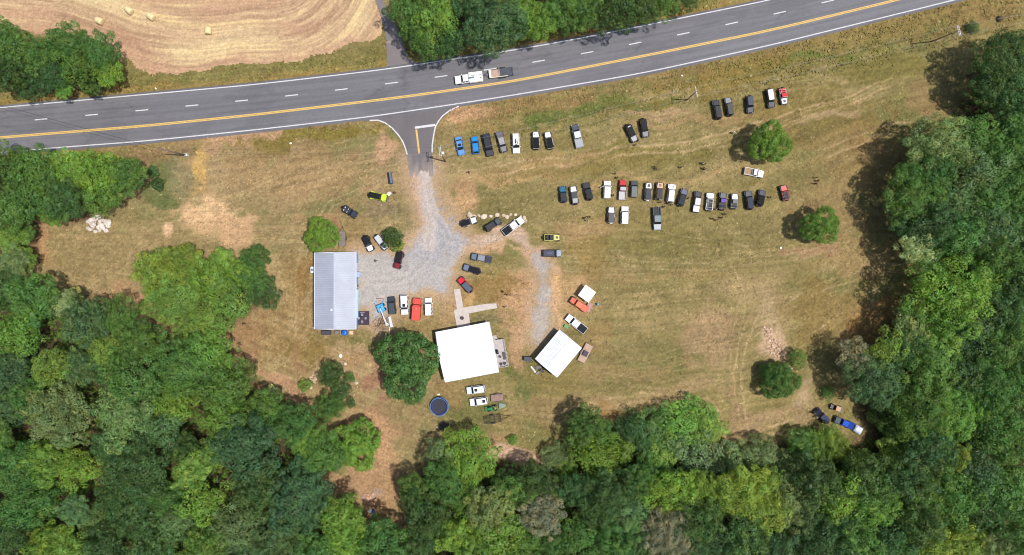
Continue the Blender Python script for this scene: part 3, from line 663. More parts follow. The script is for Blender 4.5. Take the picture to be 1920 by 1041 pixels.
    if float(a[2]) > 0: plant_tree(float(a[0]), float(a[1]), float(a[2]), a[3])
# a few trees just outside the frame, so a step to the side still meets the woods
for x, y, c in [(-50, 110, 'M'), (-50, 320, 'K'), (-50, 400, 'D'), (-45, 560, 'M'), (-55, 640, 'B'), (-50, 720, 'T'), (-55, 800, 'M'), (-50, 890, 'K'), (-50, 970, 'M'), (1975, 180, 'D'), (1985, 260, 'M'), (1975, 370, 'K'), (1980, 540, 'M'), (1975, 620, 'D'), (1985, 730, 'M'), (1975, 850, 'K'), (1980, 950, 'M')]:
    plant_tree(x, y, 44, c)
for i in range(24):
    x = 40 + i * 81
    if 640 < x < 660: continue
    plant_tree(x + random.uniform(-12, 12), 1086 + random.uniform(-10, 10), 46, random.choice('KMBTDY'))
lone = [
 dict(px=603, py=441, r=32, col='F', kind='lone', hc=3.6, mesh='ROUND', label='round dark green tree overhanging the top corner of the grey metal roof', cat='tree'),
 dict(px=737, py=445, r=22, col='D', kind='bush', hc=2.0, label='dark bush beside the silver jeep and the gravel', cat='bush'),
 dict(px=745, py=462, r=13, col='Y', kind='bush', hc=.6, label='low yellow-green scrub at the edge of the gravel by the silver jeep', cat='bush'),
 dict(px=765, py=685, r=53, col='E', kind='lone', hc=6.0, sy=1.32, mesh='ROUND', label='big oval deep green tree beside the white-roofed house', cat='tree'),
 dict(px=622, py=702, r=28, col='K', kind='bush', hc=2.6, label='dense dark tree with a brown dirt mound at its left', cat='tree'),
 dict(px=618, py=762, r=31, col='M', kind='bush', hc=2.4, label='rounded green bush at the bottom of the garden thicket', cat='bush'),
 dict(px=641, py=733, r=20, col='D', kind='bush', hc=2.2, label='dark bush in the middle of the garden thicket', cat='bush'),
 dict(px=658, py=755, r=11, col='D', kind='bush', hc=1.2, label='small dark shrub at the right end of the garden thicket', cat='bush'),
 dict(px=656, py=708, r=11, col='M', kind='bush', hc=1.2, label='small round green shrub standing in the brown garden patch', cat='bush'),
 dict(px=573, py=722, r=14, col='Y', kind='bush', hc=.8, label='low yellowish shrub left of the rubble heap near the wood', cat='bush'),
 dict(px=668, py=832, r=46, col='F', kind='lone', hc=4.0, mesh='ROUND', label='smooth rounded green tree at the wood edge beside the dirt track', cat='tree'),
 dict(px=1443, py=268, r=38, col='F', kind='lone', mesh='ROUND', hc=6.0, label='lone bright green tree standing among the upper rows of vehicles', cat='tree'),
 dict(px=1538, py=424, r=34.5, col='F', kind='lone', hc=5.5, mesh='ROUND', label='lone dense round tree on the right side of the mown field', cat='tree'),
 dict(px=1460, py=714, r=35, col='M', kind='bush', mesh='ROUND', hc=3.2, label='broad dark bush below the pink rubble heap', cat='bush'),
 dict(px=1436, py=696, r=16, col='M', kind='bush', hc=1.8, label='small green bush at the left of the broad dark bush', cat='bush'),
 dict(px=1494, py=673, r=18, col='M', kind='bush', hc=2.4, sy=1.2, label='upright green bush right of the pink rubble heap', cat='bush'),
 dict(px=1552, py=736, r=15, col='M', kind='bush', hc=1.4, label='small green bush alone beside the woodland track', cat='bush'),
 dict(px=962, py=824, r=11, col='B', kind='bush', hc=.7, label='small bright green bush on bare ground below the frame trailer', cat='bush'),
 dict(px=1822, py=52, r=13, col='T', kind='bush', hc=.9, label='bluish green bush under the wires by the double crossarm pole', cat='bush'),
 dict(px=287, py=322, r=13, col='D', kind='bush', hc=.8, label='low dark shrub against the right end of the left copse', cat='bush'),
 dict(px=297, py=346, r=14, col='D', kind='bush', hc=.6, label='low spreading shrub a little below the right end of the left copse', cat='bush'),
 dict(px=512, py=737, r=17, col='P', kind='bush', hc=3.0, label='pale shrub at the wood edge below the left lawn', cat='bush')]
TREES += [d for d in lone if d['r'] > 0]
for d in TREES:
    if d['kind'] == 'forest':
        rg, gp = region(d['px'], d['py']); d['reg'] = rg; d['group'] = gp
        d['size'] = 'small' if d['r'] < 31 else ('big' if d['r'] >= 47 else 'mid-sized')
keys = {}
for d in TREES:
    if d['kind'] == 'forest': keys.setdefault((d['reg'], d['col'], d['size']), []).append(d)
ORD = ['leftmost', 'second', 'third', 'fourth', 'fifth', 'sixth', 'seventh', 'eighth', 'ninth', 'tenth', 'eleventh', 'twelfth', 'thirteenth', 'fourteenth', 'fifteenth']
for (rg, col, sz), L_ in keys.items():
    L_.sort(key=lambda d: d['px'])
    for i, d in enumerate(L_):
        d['cat'] = 'tree'
        d['label'] = '%s %s tree %s' % (sz, CW[col], rg)
        if len(L_) > 1: d['label'] += ', leftmost of these' if i == 0 else (', rightmost of these' if i == len(L_) - 1 else ', %s from left' % ORD[i])
for i, d in enumerate(TREES):
    rr = random.Random(1000 + i)
    r_px = d['r']
    hc = d.get('hc')
    if hc is None and (d['px'], d['py']) in LOW: hc = rr.uniform(2.6, 3.4)
    if (d['px'], d['py']) in ((1100, 802), (1124, 852), (880, 858)): hc = 6.5
    if (d['px'], d['py']) in ((1692, 806), (1682, 852), (1640, 668), (1672, 760)): hc = 4.0
    if hc is None and (d['px'], d['py']) in GROVE: hc = rr.uniform(4.0, 5.0)
    if hc is None: hc = rr.uniform(5.8, 7.8) + r_px / S * .45 - (2.0 if r_px < 28 else 0)
    rm = r_px / S * (H - hc) / H
    x, y = at(d['px'], d['py'], hc)
    bush = d['kind'] == 'bush'
    if d.get('mesh') == 'ROUND': R, me = ROUND
    elif bush and rm < 3.2: R, me = rr.choice(CROWN['S'])
    elif rm < 6.4: R, me = CROWN['M'][i % 7] if not bush else CROWN['M'][2]
    else: R, me = CROWN['L'][i % 5]
    root = thing('bush' if bush else 'tree', d['label'], d['cat'], x, y, 0, 0, d.get('group'))
    cr = link_mesh('crown', me, root, (0, 0, hc), (0, 0, rr.uniform(0, 6.28) if d.get('sy', 1) == 1 else 0))
    k = rm / R * (1.10 if d['kind'] == 'forest' else 1.02)
    zk = min(k * rr.uniform(.9, 1.15), hc / (R * .75) if not bush else 9)
    st = rr.uniform(-.14, .14) if d['kind'] == 'forest' else rr.uniform(-.05, .05)
    cr.scale = (k * (1 + st), k * d.get('sy', 1) * (1 - st), zk)
    c = LC[d['col']]; v = rr.uniform(.85, 1.16); hsh = rr.uniform(-.12, .12)
    cr.color = (c[0] * v * (1 + hsh) * EXPL, c[1] * v * EXPL, c[2] * v * (1 - hsh) * EXPL, 1)
    if bush:
        t = link_mesh('trunk', TRUNKS, root); t.scale = (rm / 2.2, rm / 2.2, hc / 1.3)
    else:
        t = link_mesh('trunk', TRUNK[i % 4], root, (0, 0, 0), (0, 0, rr.uniform(0, 6.28))); t.scale = (rm / 5.4, rm / 5.4, (hc + .1) / 8.0)
# bare trees
for px, py, hh, sp, lab in [(770, 994, 7, 2.6, 'bare grey dead tree at the end of the dirt track'), (640, 1030, 8, 2.2, 'leafless dark snag in the wood left of the dirt track'), (1213, 930, 6, 1.6, 'small white dead tree in the gap of the bottom centre wood'), (1036, 916, 6, 2.2, 'bare brown tree in the shade below the dirt path'), (1262, 1010, 11, 3.4, 'half-dead grey tree with bare twigs in the bottom centre wood')]:
    x, y = at(px, py, hh * .8)
    root = thing('dead_tree', lab, 'dead tree', x, y)
    link_mesh('trunk', trunk_mesh('trunk', hh * .8, .16, sp, px, DEADW, 11, 5), root)
print('TREES', len(TREES), 'leaves', [m['n'] for k in CROWN for _, m in CROWN[k]], ROUND[1]['n'])
# ================================================================== low vegetation (nobody could count it)
def tuft_mat(name):
    m, N, L = new_mat(name); b = N['Principled BSDF']
    a = N.new('ShaderNodeAttribute'); a.attribute_name = 'tone'; L.new(a.outputs['Color'], b.inputs['Base Color'])
    b.inputs['Roughness'].default_value = .9; b.inputs['Specular IOR Level'].default_value = .1
    return m
def tufts(name, P, size, hgt, cols, seed, mat, lean=.5):
    rs = np.random.RandomState(seed); n = len(P)
    a = rs.rand(n) * 6.283; s = size * rs.uniform(.5, 1.4, n); h = hgt * rs.uniform(.4, 1.3, n)
    u = np.stack([np.cos(a), np.sin(a), 0 * a], 1); nn = np.stack([-np.sin(a), np.cos(a), 0 * a], 1)
    b = np.column_stack([P, np.full(n, -.06)]); up = np.stack([0 * a, 0 * a, h], 1) + nn * (s * lean)[:, None]
    v = np.stack([b - u * s[:, None] * .5, b + u * s[:, None] * .5, b + u * s[:, None] * .35 + up, b - u * s[:, None] * .35 + up], 1).reshape(-1, 3)
    me = np_mesh(name, v, np.arange(4 * n).reshape(-1, 4), mat); add_col(me, np.repeat(cols, 4, 0), 'tone')
    return tag(link_mesh(name, me), kind='stuff')
TUFT = tuft_mat('grass_blades')
rs = np.random.RandomState(5)
def sample_ground(n, box, dens):
    px = rs.uniform(box[0], box[1], n); py = rs.uniform(box[2], box[3], n)
    k = rs.rand(n) < dens(px, py)
    px, py = px[k], py[k]
    ok = ~(inpoly(px, py, DRIVE) | inpoly(px, py, LANE) | inpoly(px, py, WALK) | inpoly(px, py, GRAVEL) | inpoly(px, py, LOOP) | inpoly(px, py, HAY[:-1]))
    a, b = road_d(px, py); ok &= (py > b + 8) | (py < a - 7)
    return px[ok], py[ok]
def ground_col(px, py):
    ix = np.clip(np.searchsorted(xs, (px - 960) / S), 0, nx - 1); iy = np.clip(np.searchsorted(ys, (520.5 - py) / S), 0, ny - 1)
    return g[iy, ix]
def strip(px, py):
    a, b = road_d(px, py); c = fbm(px / 16, py / 9, 150, 3)
    w = np.where(px > 880, sstep(105, 40, py - b) * (py > b), sstep(44, 14, py - b) * (py > b) * .6) + sstep(110, 10, a - py) * (py < a) * (px < 1350)
    return np.clip(w * sstep(.38, .62, c) * 1.2, 0, 1)
px, py = sample_ground(90000, (-60, 1980, -40, 330), strip)
cc = ground_col(px, py) * rs.uniform(.9, 1.35, len(px))[:, None]
grn = rs.rand(len(px)) < .3
cc[grn] = (cc[grn] + C(112, 120, 56)) * .5 * rs.uniform(.8, 1.2, (grn.sum(), 1))
tufts('roadside_weeds', np.stack([(px - 960) / S, (520.5 - py) / S], 1), .36, .26, cc, 1, TUFT, 1.1)
px, py = sample_ground(170000, (-40, 1960, 180, 900), lambda x, y: .25 + .75 * sstep(.45, .62, fbm(x / 30, y / 20, 160, 4)))
cc = ground_col(px, py) * rs.uniform(.72, 1.4, len(px))[:, None]
tufts('field_grass', np.stack([(px - 960) / S, (520.5 - py) / S], 1), .26, .13, cc, 2, TUFT, .9)
px, py = sample_ground(150000, (-60, 1980, -40, 1080), lambda x, y: np.max([sstep(-4, -16, sdist(x, y, P)) for P in FOREST], 0) * sstep(.36, .52, fbm(x / 14, y / 14, 170, 3)))
cc = np.where(rs.rand(len(px), 1) < .7, C(78, 104, 44), C(108, 108, 56)) * rs.uniform(.5, 1.4, (len(px), 1))
tufts('undergrowth', np.stack([(px - 960) / S, (520.5 - py) / S], 1), .62, .45, cc, 3, TUFT, 1.2)
# ================================================================== VEHICLES
_wm = {}
def wheel_meshes(r, w):
    k = (round(r, 2), round(w, 2))
    if k not in _wm:
        m = MB(); h = w / 2
        m.lathe([(r * .58, -h), (r * .9, -h), (r, -h * .7), (r, h * .7), (r * .9, h), (r * .58, h)], 20, 'y')
        t = m.mesh('wheel', RUBBER)
        q = MB(); q.lathe([(r * .60, -h * .7), (r * .5, h * .55), (r * .18, h * .7), (r * .1, h * .85)], 14, 'y'); q.lathe([(r * .6, -h * .8), (r * .59, h * .9)], 14, 'y')
        _wm[k] = (t, q.mesh('rim', RIM))
    return _wm[k]
def wheels(root, L, W, r, xf, xr, w=.26, extra=()):
    t, q = wheel_meshes(r, w)
    for x in (xf, xr) + tuple(extra):
        for sgn in (1, -1):
            o = link_mesh('wheel', t, root, (x, sgn * (W / 2 - w / 2), r), (0, 0, 0 if sgn > 0 else PI))
            link_mesh('rim', q, o)
def lamps(root, xf, yf, z, xr, yr, zr, round_=False, big=.12):
    for sgn in (1, -1):
        m = MB()
        if round_: m.lathe([(.1, 0), (.1, .04), (.06, .06)], 12, 'x', (xf, sgn * yf, z))
        else: m.slab(xf - .16, xf + .015, big, big, z - .07, z + .06, r=.03, ch=.015, yc=sgn * yf)
        m.build('headlight', LAMP, root)
        m = MB(); m.box(xr, sgn * yr, zr, .06, .14, .2); m.build('tail_light', TAIL, root)
def mirrors(root, x, y, z, mat):
    for sgn in (1, -1):
        m = MB(); m.slab(x - .07, x + .07, .1, .08, z, z + .16, r=.04, ch=.02, yc=sgn * (y + .12)); m.build('mirror', mat, root)
def glasshouse(root, b, t, z0, z1, body, roof, glass=GLASS, pillars=1, roof_th=.06, over=.0, rail=None, sunroof=None, roofname='roof'):
    """cabin between the belt line and the roof with its windows and roof panel as parts"""
    m = MB(); m.frustum(b, t, z0, z1); m.build('cabin', body, root)
    B = lambda x, y: (x, y, z0); T = lambda x, y: (x, y, z1)
    m = MB(); m.panel([B(b[1], -b[2]), B(b[1], b[2]), T(t[1], t[2]), T(t[1], -t[2])], .07); m.build('windshield', glass, root)
    m = MB(); m.panel([B(b[0], b[2]), B(b[0], -b[2]), T(t[0], -t[2]), T(t[0], t[2])], .14); m.build('rear_window', glass, root)
    for sgn in (1, -1):
        n = pillars + 1
        for i in range(n):
            f0, f1 = i / n + .03, (i + 1) / n - .03
            xb0, xb1 = b[0] + (b[1] - b[0]) * f0, b[0] + (b[1] - b[0]) * f1
            xt0, xt1 = t[0] + (t[1] - t[0]) * f0, t[0] + (t[1] - t[0]) * f1
            q = [B(xb0, -b[2]), B(xb1, -b[2]), T(xt1, -t[2]), T(xt0, -t[2])]
            if sgn > 0: q = [(x, -y, z) for x, y, z in (q[1], q[0], q[3], q[2])]
            m = MB(); m.panel(q, .1); m.build('side_window', glass, root)
    m = MB(); m.slab(t[0] - .05 - over, t[1] + .05, t[2] + .02, t[2] + .0, z1 - .01, z1 + roof_th, r=.14, ch=.04)
    ro = m.build(roofname, roof, root)
    zt = z1 + roof_th
    if rail:
        for sgn in (1, -1):
            m = MB(); m.tube((t[0] + .1, sgn * (t[2] - .06), zt + .05), (t[1] - .1, sgn * (t[2] - .06), zt + .05), .025); 
            for x in (t[0] + .15, t[1] - .15): m.box(x, sgn * (t[2] - .06), zt + .015, .06, .04, .05)
            m.build('roof_rail', rail, root)
    if sunroof:
        m = MB(); m.slab(sunroof[0], sunroof[1], .36, .36, zt - .01, zt + .008, r=.05, ch=.004); m.build('sunroof', GLASS, ro)
    return ro, zt
def plate(root, name, x0, x1, w, z, mat, parent=None, w1=None, th=.012):
    m = MB(); m.slab(x0, x1, w, w1 or w, z - .01, z + th, r=.03, ch=.004); return m.build(name, mat, parent or root)
def bed_box(root, x0, x1, W, zf, zt, body, cover=None, liner=TRIM, cargo=None):
    m = MB(); m.box((x0 + x1) / 2, 0, zf - .03, x1 - x0, 2 * W - .1, .05); m.build('bed_floor', liner, root)
    for sgn in (1, -1):
        m = MB(); m.slab(x0, x1, .05, .05, zf - .4, zt, r=.02, ch=.02, yc=sgn * (W - .05)); m.build('bed_side', body, root)
    m = MB(); m.slab(x0 - .06, x0, W - .02, W - .02, zf - .3, zt, r=.015, ch=.015); m.build('tailgate', body, root)
    m = MB(); m.slab(x1 - .05, x1, W - .1, W - .1, zf - .3, zt, r=.01, ch=.01); m.build('bed_front', body, root)
    if cover: 
        m = MB(); m.slab(x0 + .02, x1 - .02, W - .07, W - .07, zt - .02, zt + .04, r=.05, ch=.02); m.build('bed_cover', cover, root)
def seats(root, rows, z, mat, w=.38):
    for x in rows:
        for sgn in (1, -1):
            m = MB(); m.slab(x - .25, x + .25, .24, .24, z, z + .18, r=.06, ch=.04, yc=sgn * w)
            m.slab(x - .36, x - .22, .23, .23, z + .1, z + .72, r=.05, ch=.03, yc=sgn * w); m.build('seat', mat, root)
def jeep(root, L, body, hood=None, roof=(40, 40, 42), top='soft', W=1.86, bed=False, decal=None, fender=None, spare=(30, 30, 31), decals=(), rear=None, cage=(40, 40, 42), rear_roof=None, tube=False, bedc=None, rack=None, seatc=(60, 58, 56), winch=True, r=.44, doors=2, hoodspots=None, matte=False):
    cp = (lambda c: paint(c, .75, 0, 0, .1, 2.0, .15)) if matte else car_paint
    bm_ = cp(body); hm_ = cp(hood or body); rm_ = cloth(roof) if top == 'soft' else cp(roof)
    fm = paint(fender, .6) if fender else TRIM
    h = L / 2; xf, xr = h - .68, -h + .80
    zt = 1.18
    m = MB(); m.slab(h - .17, h, .84, .72, .52, .70, r=.06, ch=.03); bp = m.build('front_bumper', TRIM, root)
    if winch: m = MB(); m.tube((h - .08, -.2, .74), (h - .08, .2, .74), .07); m.build('winch', STEEL, bp)
    m = MB(); m.slab(-h, -h + .13, .74, .78, .52, .68, r=.05, ch=.03); m.build('rear_bumper', TRIM, root)
    m = MB(); m.slab(h - 1.38, h - .17, .71, .58, zt - .12, zt, zt - .06, r=.10, ch=.04); hd = m.build('hood', hm_, root)
    m = MB(); m.slab(h - 1.42, h - .19, .68, .55, .55, zt - .10, r=.06, ch=.02); m.build('engine_bay', bm_, root)
    m = MB(); m.slab(h - .21, h - .15, .58, .57, .70, zt - .07, r=.05, ch=.02)
    gr = m.build('grille', bm_, root)
    m = MB()
    for k in range(7): m.box(h - .148, -.27 + k * .09, .92, .012, .045, .26)
    m.build('grille_slot', TRIM, gr)
    lamps(root, h - .16, .46, .94, -h + .1, .68, .92, True)
    bx0 = -h + .12
    m = MB(); m.slab(bx0, h - 1.36, .78, .74, .55, zt - .03, r=.09, ch=.03); m.build('body_tub', bm_, root)
    for sgn in (1, -1):
        for x, l in ((xf, .98), (xr, .95)):
            m = MB(); m.slab(x - l / 2, x + l / 2, .15, .13 if x == xf else .15, .90, .99, r=.07, ch=.03, yc=sgn * (W / 2 - .15)); m.build('fender', fm, root)
        for k in range(doors):
            x1 = h - 1.62 - k * .95; m = MB(); m.slab(x1 - .88, x1, .02, .02, .62, zt - .04, r=.015, ch=.01, yc=sgn * .785)
            if x1 - .9 > bx0 + (1.55 if bed else .5): 
                dr = m.build('door', bm_, root); q = MB(); q.box(x1 - .78, sgn * .815, zt - .14, .14, .03, .04); q.build('handle', TRIM, dr)
    wheels(root, L, W, r, xf, xr, .29)
    mirrors(root, h - 1.62, .78, zt + .08, TRIM)
    xb = bx0 + (1.55 if bed else .03)
    b = (xb, h - 1.40, .755); t = (xb + .12, h - 1.80, .64); z1 = 1.80
    if top in ('soft', 'hard'):
        ro, zz = glasshouse(root, b, t, zt - .03, z1, rm_ if top == 'soft' else bm_, rm_, pillars=1 if L > 3.9 and not bed else (1 if bed else 0), over=.02)
        if rear_roof: plate(root, 'roof_panel', t[0] + .02, (t[0] + t[1]) / 2 - .12, t[2] - .05, zz, car_paint(rear_roof), ro)
        if decals:
            for (x0, x1, w, c) in decals: plate(root, 'roof_panel', h + x0, h + x1, w, zz, paint(c, .4), ro)
        if rack:
            m = MB()
            for k in range(5): m.tube((t[0] + .1 + k * (t[1] - t[0] - .2) / 4, -.62, zz + .1), (t[0] + .1 + k * (t[1] - t[0] - .2) / 4, .62, zz + .1), .02)
            for sgn in (1, -1): m.tube((t[0] + .05, sgn * .62, zz + .1), (t[1] - .05, sgn * .62, zz + .1), .025); m.box(t[0] + .3, sgn * .6, zz + .04, .05, .03, .1); m.box(t[1] - .3, sgn * .6, zz + .04, .05, .03, .1)
            m.build('roof_rack', paint(rack, .5), root)
    else:
        m = MB(); q = [(h - 1.42, -.70, zt), (h - 1.42, .70, zt), (h - 1.66, .62, z1 - .08), (h - 1.66, -.62, z1 - .08)]
        m.panel(q, .08); m.build('windshield', GLASS, root)
        m = MB()
        for a, bb in ((0, 1), (1, 2), (2, 3), (3, 0)): m.tube(q[a], q[bb], .035)
        m.build('windshield_frame', bm_, root)
        m = MB(); m.slab(bx0 + .08, h - 1.5, .68, .68, .6, zt - .02 + .012, r=.06, ch=.01); m.build('cabin_floor', TRIM, root)
        seats(root, [h - 2.15] + ([h - 3.0] if L > 3.6 and top != 'rearbox' else []), zt - .22, cloth(seatc))
        cg = paint(cage, .5, .2)
        m = MB()
        for sgn in (1, -1):
            m.path([(h - 1.68, sgn * .60, zt), (h - 1.72, sgn * .58, z1 - .05), (h - 2.45, sgn * .60, z1 + .02), (bx0 + .5, sgn * .60, z1 - .04), (bx0 + .12, sgn * .62, zt)], .035)
            m.tube((h - 2.45, sgn * .60, z1 + .02), (h - 2.5, sgn * .62, zt), .035)
        for x in (h - 1.72, h - 2.45, bx0 + .5): m.tube((x, -.59, z1 - .02), (x, .59, z1 - .02), .035)
        m.build('roll_cage', cg, root)
        m = MB(); m.slab(h - 1.72, h - 1.5, .62, .66, zt - .1, zt + .10, r=.05, ch=.04); m.build('dashboard', TRIM, root)
        if top == 'half': 
            m = MB(); m.slab(h - 2.55, h - 1.66, .62, .60, z1 + .02, z1 + .08, r=.08, ch=.03); m.build('roof', cloth(roof), root)
        if top == 'rearbox' or rear:
            m = MB(); m.slab(bx0 + .05, bx0 + 1.0, .66, .66, zt - .1, zt + .12, r=.05, ch=.03); m.build('cargo_box', paint(rear or (30, 30, 30), .7), root)
        if top == 'tailroof':
            m = MB(); m.slab(bx0 + .75, h - 2.0, .62, .62, z1 + .02, z1 + .09, r=.08, ch=.03); m.build('roof', cloth(roof), root)
    if bed:
        bed_box(root, bx0, xb - .03, .80, .86, 1.24, bm_, cp(bedc) if bedc else None)
    elif spare:
        m = MB(); m.lathe([(.1, -h - .2), (.36, -h - .2), (.40, -h - .12), (.40, -h - .03), (.3, -h + .02)], 18, 'x', (0, 0, 1.05)); m.build('spare_wheel', paint(spare, .7), root)
    if decal: plate(root, 'hood_panel', h - 1.1, h - .42, .34, zt - .015, paint(decal, .5), hd, .28)
    if hoodspots:
        for sgn in (1, -1): plate(root, 'hood_vent', h - .95, h - .55, .0001 + .09, zt - .015, paint(hoodspots, .5), hd).location.y = sgn * .3
def pickup(root, L, body, W=1.96, roof=None, hood=None, cover=None, cab=2.2, hoodl=1.45, cargo=None, liner=(45, 45, 48), decal=None, bedcol=None, r=.39):
    bm_ = car_paint(body); h = L / 2; w = W / 2 - .03; bb = car_paint(bedcol or body)
    m = MB(); m.slab(h - .14, h + .0, w - .04, w - .16, .45, .68, r=.10, ch=.03); m.build('front_bumper', STEEL, root)
    m = MB(); m.slab(-h, -h + .12, w - .08, w - .08, .48, .64, r=.04, ch=.03); m.build('rear_bumper', STEEL, root)
    xc0 = h - hoodl - cab
    m = MB(); m.slab(xc0, h - .06, w, w - .06, .42, .98, .92, r=.16, ch=.04); m.build('body', bm_, root)
    m = MB(); m.slab(h - hoodl - .02, h - .10, w - .04, w - .14, .94, 1.16, 1.05, r=.16, ch=.06); hd = m.build('hood', car_paint(hood or body), root)
    m = MB(); m.slab(h - .10, h - .05, w - .22, w - .22, .70, .98, r=.03, ch=.02); m.build('grille', TRIM, root)
    m = MB(); m.slab(xc0, h - hoodl + .06, w, w - .02, .9, 1.12, r=.08, ch=.03); m.build('cab_body', bm_, root)
    lamps(root, h - .07, w - .2, .86, -h + .06, w - .12, .95)
    glasshouse(root, (xc0 + .06, h - hoodl + .04, w - .06), (xc0 + .2, h - hoodl - .52, w - .2), 1.10, 1.72, bm_, car_paint(roof or body), pillars=1 if cab > 1.7 else 0)
    for sgn in (1, -1):
        for k in range(2 if cab > 1.7 else 1):
            x1 = h - hoodl - .1 - k * .98; m = MB(); m.slab(x1 - .92, x1, .015, .015, .55, 1.08, r=.01, ch=.01, yc=sgn * (w + .005)); dr = m.build('door', bm_, root)
            q = MB(); q.box(x1 - .8, sgn * (w + .03), .98, .15, .03, .04); q.build('handle', TRIM, dr)
    bed_box(root, -h + .12, xc0 - .04, w, .78, 1.18, bb, cloth(cover) if cover else None, paint(liner, .7))
    wheels(root, L, W, r, h - .95, -h + 1.15, .27); mirrors(root, h - hoodl - .25, w, 1.14, bm_)
    if decal: plate(root, 'hood_panel', h - hoodl + .35, h - .45, .38, 1.09, paint(decal, .5), hd, .3)
    return xc0
def suv(root, L, body, W=1.88, roof=None, hood=None, boxy=False, sunroof=None, rail=None, H_=1.72, hoodl=None, r=.36, rear_win=None, stripes=None, frontdoor=False):
    bm_ = car_paint(body); h = L / 2; w = W / 2 - .02; hl = hoodl or L * .26
    rr = .10 if boxy else .26
    m = MB(); m.slab(-h + .03, h - .03, w, w - .05, .36, .96, .88, r=rr, ch=.05); m.build('body', bm_, root)
    m = MB(); m.slab(h - .12, h, w - .10, w - .22, .38, .62, r=.10, ch=.03); m.build('front_bumper', TRIM if boxy else bm_, root)
    m = MB(); m.slab(-h, -h + .12, w - .16, w - .1, .38, .62, r=.08, ch=.03); m.build('rear_bumper', TRIM if boxy else bm_, root)
    m = MB(); m.slab(h - hl - .05, h - .05, w - .05, w - .14, .84, 1.06, .94, r=rr * .9, ch=.06); m.build('hood', car_paint(hood or body), root)
    m = MB(); m.slab(h - .06, h - .02, w - .3, w - .32, .62, .86, r=.03, ch=.01); m.build('grille', TRIM, root)
    lamps(root, h - .06, w - .2, .78, -h + .04, w - .14, .9)
    sl = .46 if boxy else .62
    tr = .10 if boxy else .34
    ro, zt = glasshouse(root, (-h + .08, h - hl + .02, w - .05), (-h + tr, h - hl - sl, w - .19), .95, H_ - .06, bm_, car_paint(roof or body), pillars=2, rail=paint(rail, .4, .5) if rail else None,
               sunroof=(h - sunroof - .75, h - sunroof) if sunroof else None)
    if stripes:
        for (x0, x1, y, ww, c) in stripes:
            o = plate(root, 'roof_panel', h + x0, h + x1, ww, zt, paint(c, .3), ro); o.location.y = y
    for sgn in (1, -1):
        for k in range(2):
            x1 = h - hl - .12 - k * 1.0; m = MB(); m.slab(x1 - .94, x1, .015, .015, .5, .93, r=.01, ch=.008, yc=sgn * (w + .005)); dr = m.build('door', bm_, root)
            q = MB(); q.box(x1 - .82, sgn * (w + .03), .84, .15, .03, .04); q.build('handle', bm_, dr)
    wheels(root, L, W, r, h - .88, -h + .92, .24); mirrors(root, h - hl - .3, w, .98, bm_)
    if frontdoor:
        m = MB(); m.box(h - hl - .45, w + .42, .8, .06, .95, .8, .5); m.build('open_door', bm_, root)
def car(root, L, body, W=1.78, roof=None, hood=None, H_=1.46, hatch=False, sunroof=None):
    bm_ = car_paint(body); h = L / 2; w = W / 2 - .02
    m = MB(); m.slab(-h + .02, h - .02, w, w - .02, .30, .86, .76, r=.34, ch=.07, seg=5); m.build('body', bm_, root)
    m = MB(); m.slab(h - L * .29, h - .10, w - .08, w - .26, .74, .92, .80, r=.26, ch=.06, seg=5); m.build('hood', car_paint(hood or body), root)
    if not hatch: m = MB(); m.slab(-h + .10, -h + L * .2, w - .2, w - .1, .78, .95, r=.2, ch=.05); m.build('boot_lid', bm_, root)
    m = MB(); m.slab(h - .10, h + .0, w - .26, w - .36, .34, .56, r=.08, ch=.03); m.build('front_bumper', bm_, root)
    lamps(root, h - .13, w - .26, .66, -h + .06, w - .24, .74)
    glasshouse(root, (-h + (.12 if hatch else L * .14), h - L * .27, w - .05), (-h + (.55 if hatch else L * .26), h - L * .43, w - .22), .84, H_ - .05, bm_, car_paint(roof or body), pillars=1, sunroof=(h - sunroof - .6, h - sunroof) if sunroof else None)
    for sgn in (1, -1):
        for k in range(2):
            x1 = h - L * .30 - k * .95; m = MB(); m.slab(x1 - .9, x1, .015, .015, .42, .82, r=.01, ch=.008, yc=sgn * (w + .005)); dr = m.build('door', bm_, root)
            q = MB(); q.box(x1 - .78, sgn * (w + .03), .74, .14, .03, .03); q.build('handle', bm_, dr)
    wheels(root, L, W, .33, h - .85, -h + .85, .22); mirrors(root, h - L * .34, w, .88, bm_)
def veh(fn, name, px, py, head, L, label, cat, group=None, **kw):
    x, y = at(px, py, 1.0)
    root = thing(name, label, cat, x, y, 0, R_(90 - head), group)
    fn(root, L, **kw); return root
BLK = (30, 31, 34); WHT = (232, 232, 230); GRY = (98, 100, 104); DGR = (58, 59, 62); SLV = (176, 178, 182); NAVY = (28, 34, 50)
G1, G2, G3, G4, G5 = 'vehicles parked along the roadside fence row', 'vehicles parked at the upper right', 'vehicles in the long parking row', 'vehicles parked around the driveway', 'vehicles parked around the buildings'
J = 'off-road vehicle'
veh(car, 'sedan', 862, 273.5, 168, 4.55, 'light blue sedan with a sunroof, at the driveway end of the roadside row', 'car', G1, body=(84, 136, 196), sunroof=2.1)
veh(car, 'hatchback', 891, 272, 354, 4.3, 'vivid azure blue hatchback next to the light blue sedan', 'car', G1, body=(10, 122, 190), hatch=True, hood=(12, 128, 200))
veh(suv, 'large_suv', 915, 272, 168, 5.4, 'long black passenger vehicle between the azure hatchback and grey pickup', 'suv', G1, body=(34, 37, 46), W=1.98, H_=1.85, boxy=True, rail=BLK)
veh(jeep, 'jeep_pickup', 940.5, 266, 165, 5.2, 'matte grey open-bed off-road pickup fourth from the driveway in roadside row', 'pickup truck', G1, body=(96, 94, 98), roof=(150, 146, 150), top='hard', bed=True, hood=(120, 116, 122), r=.45)
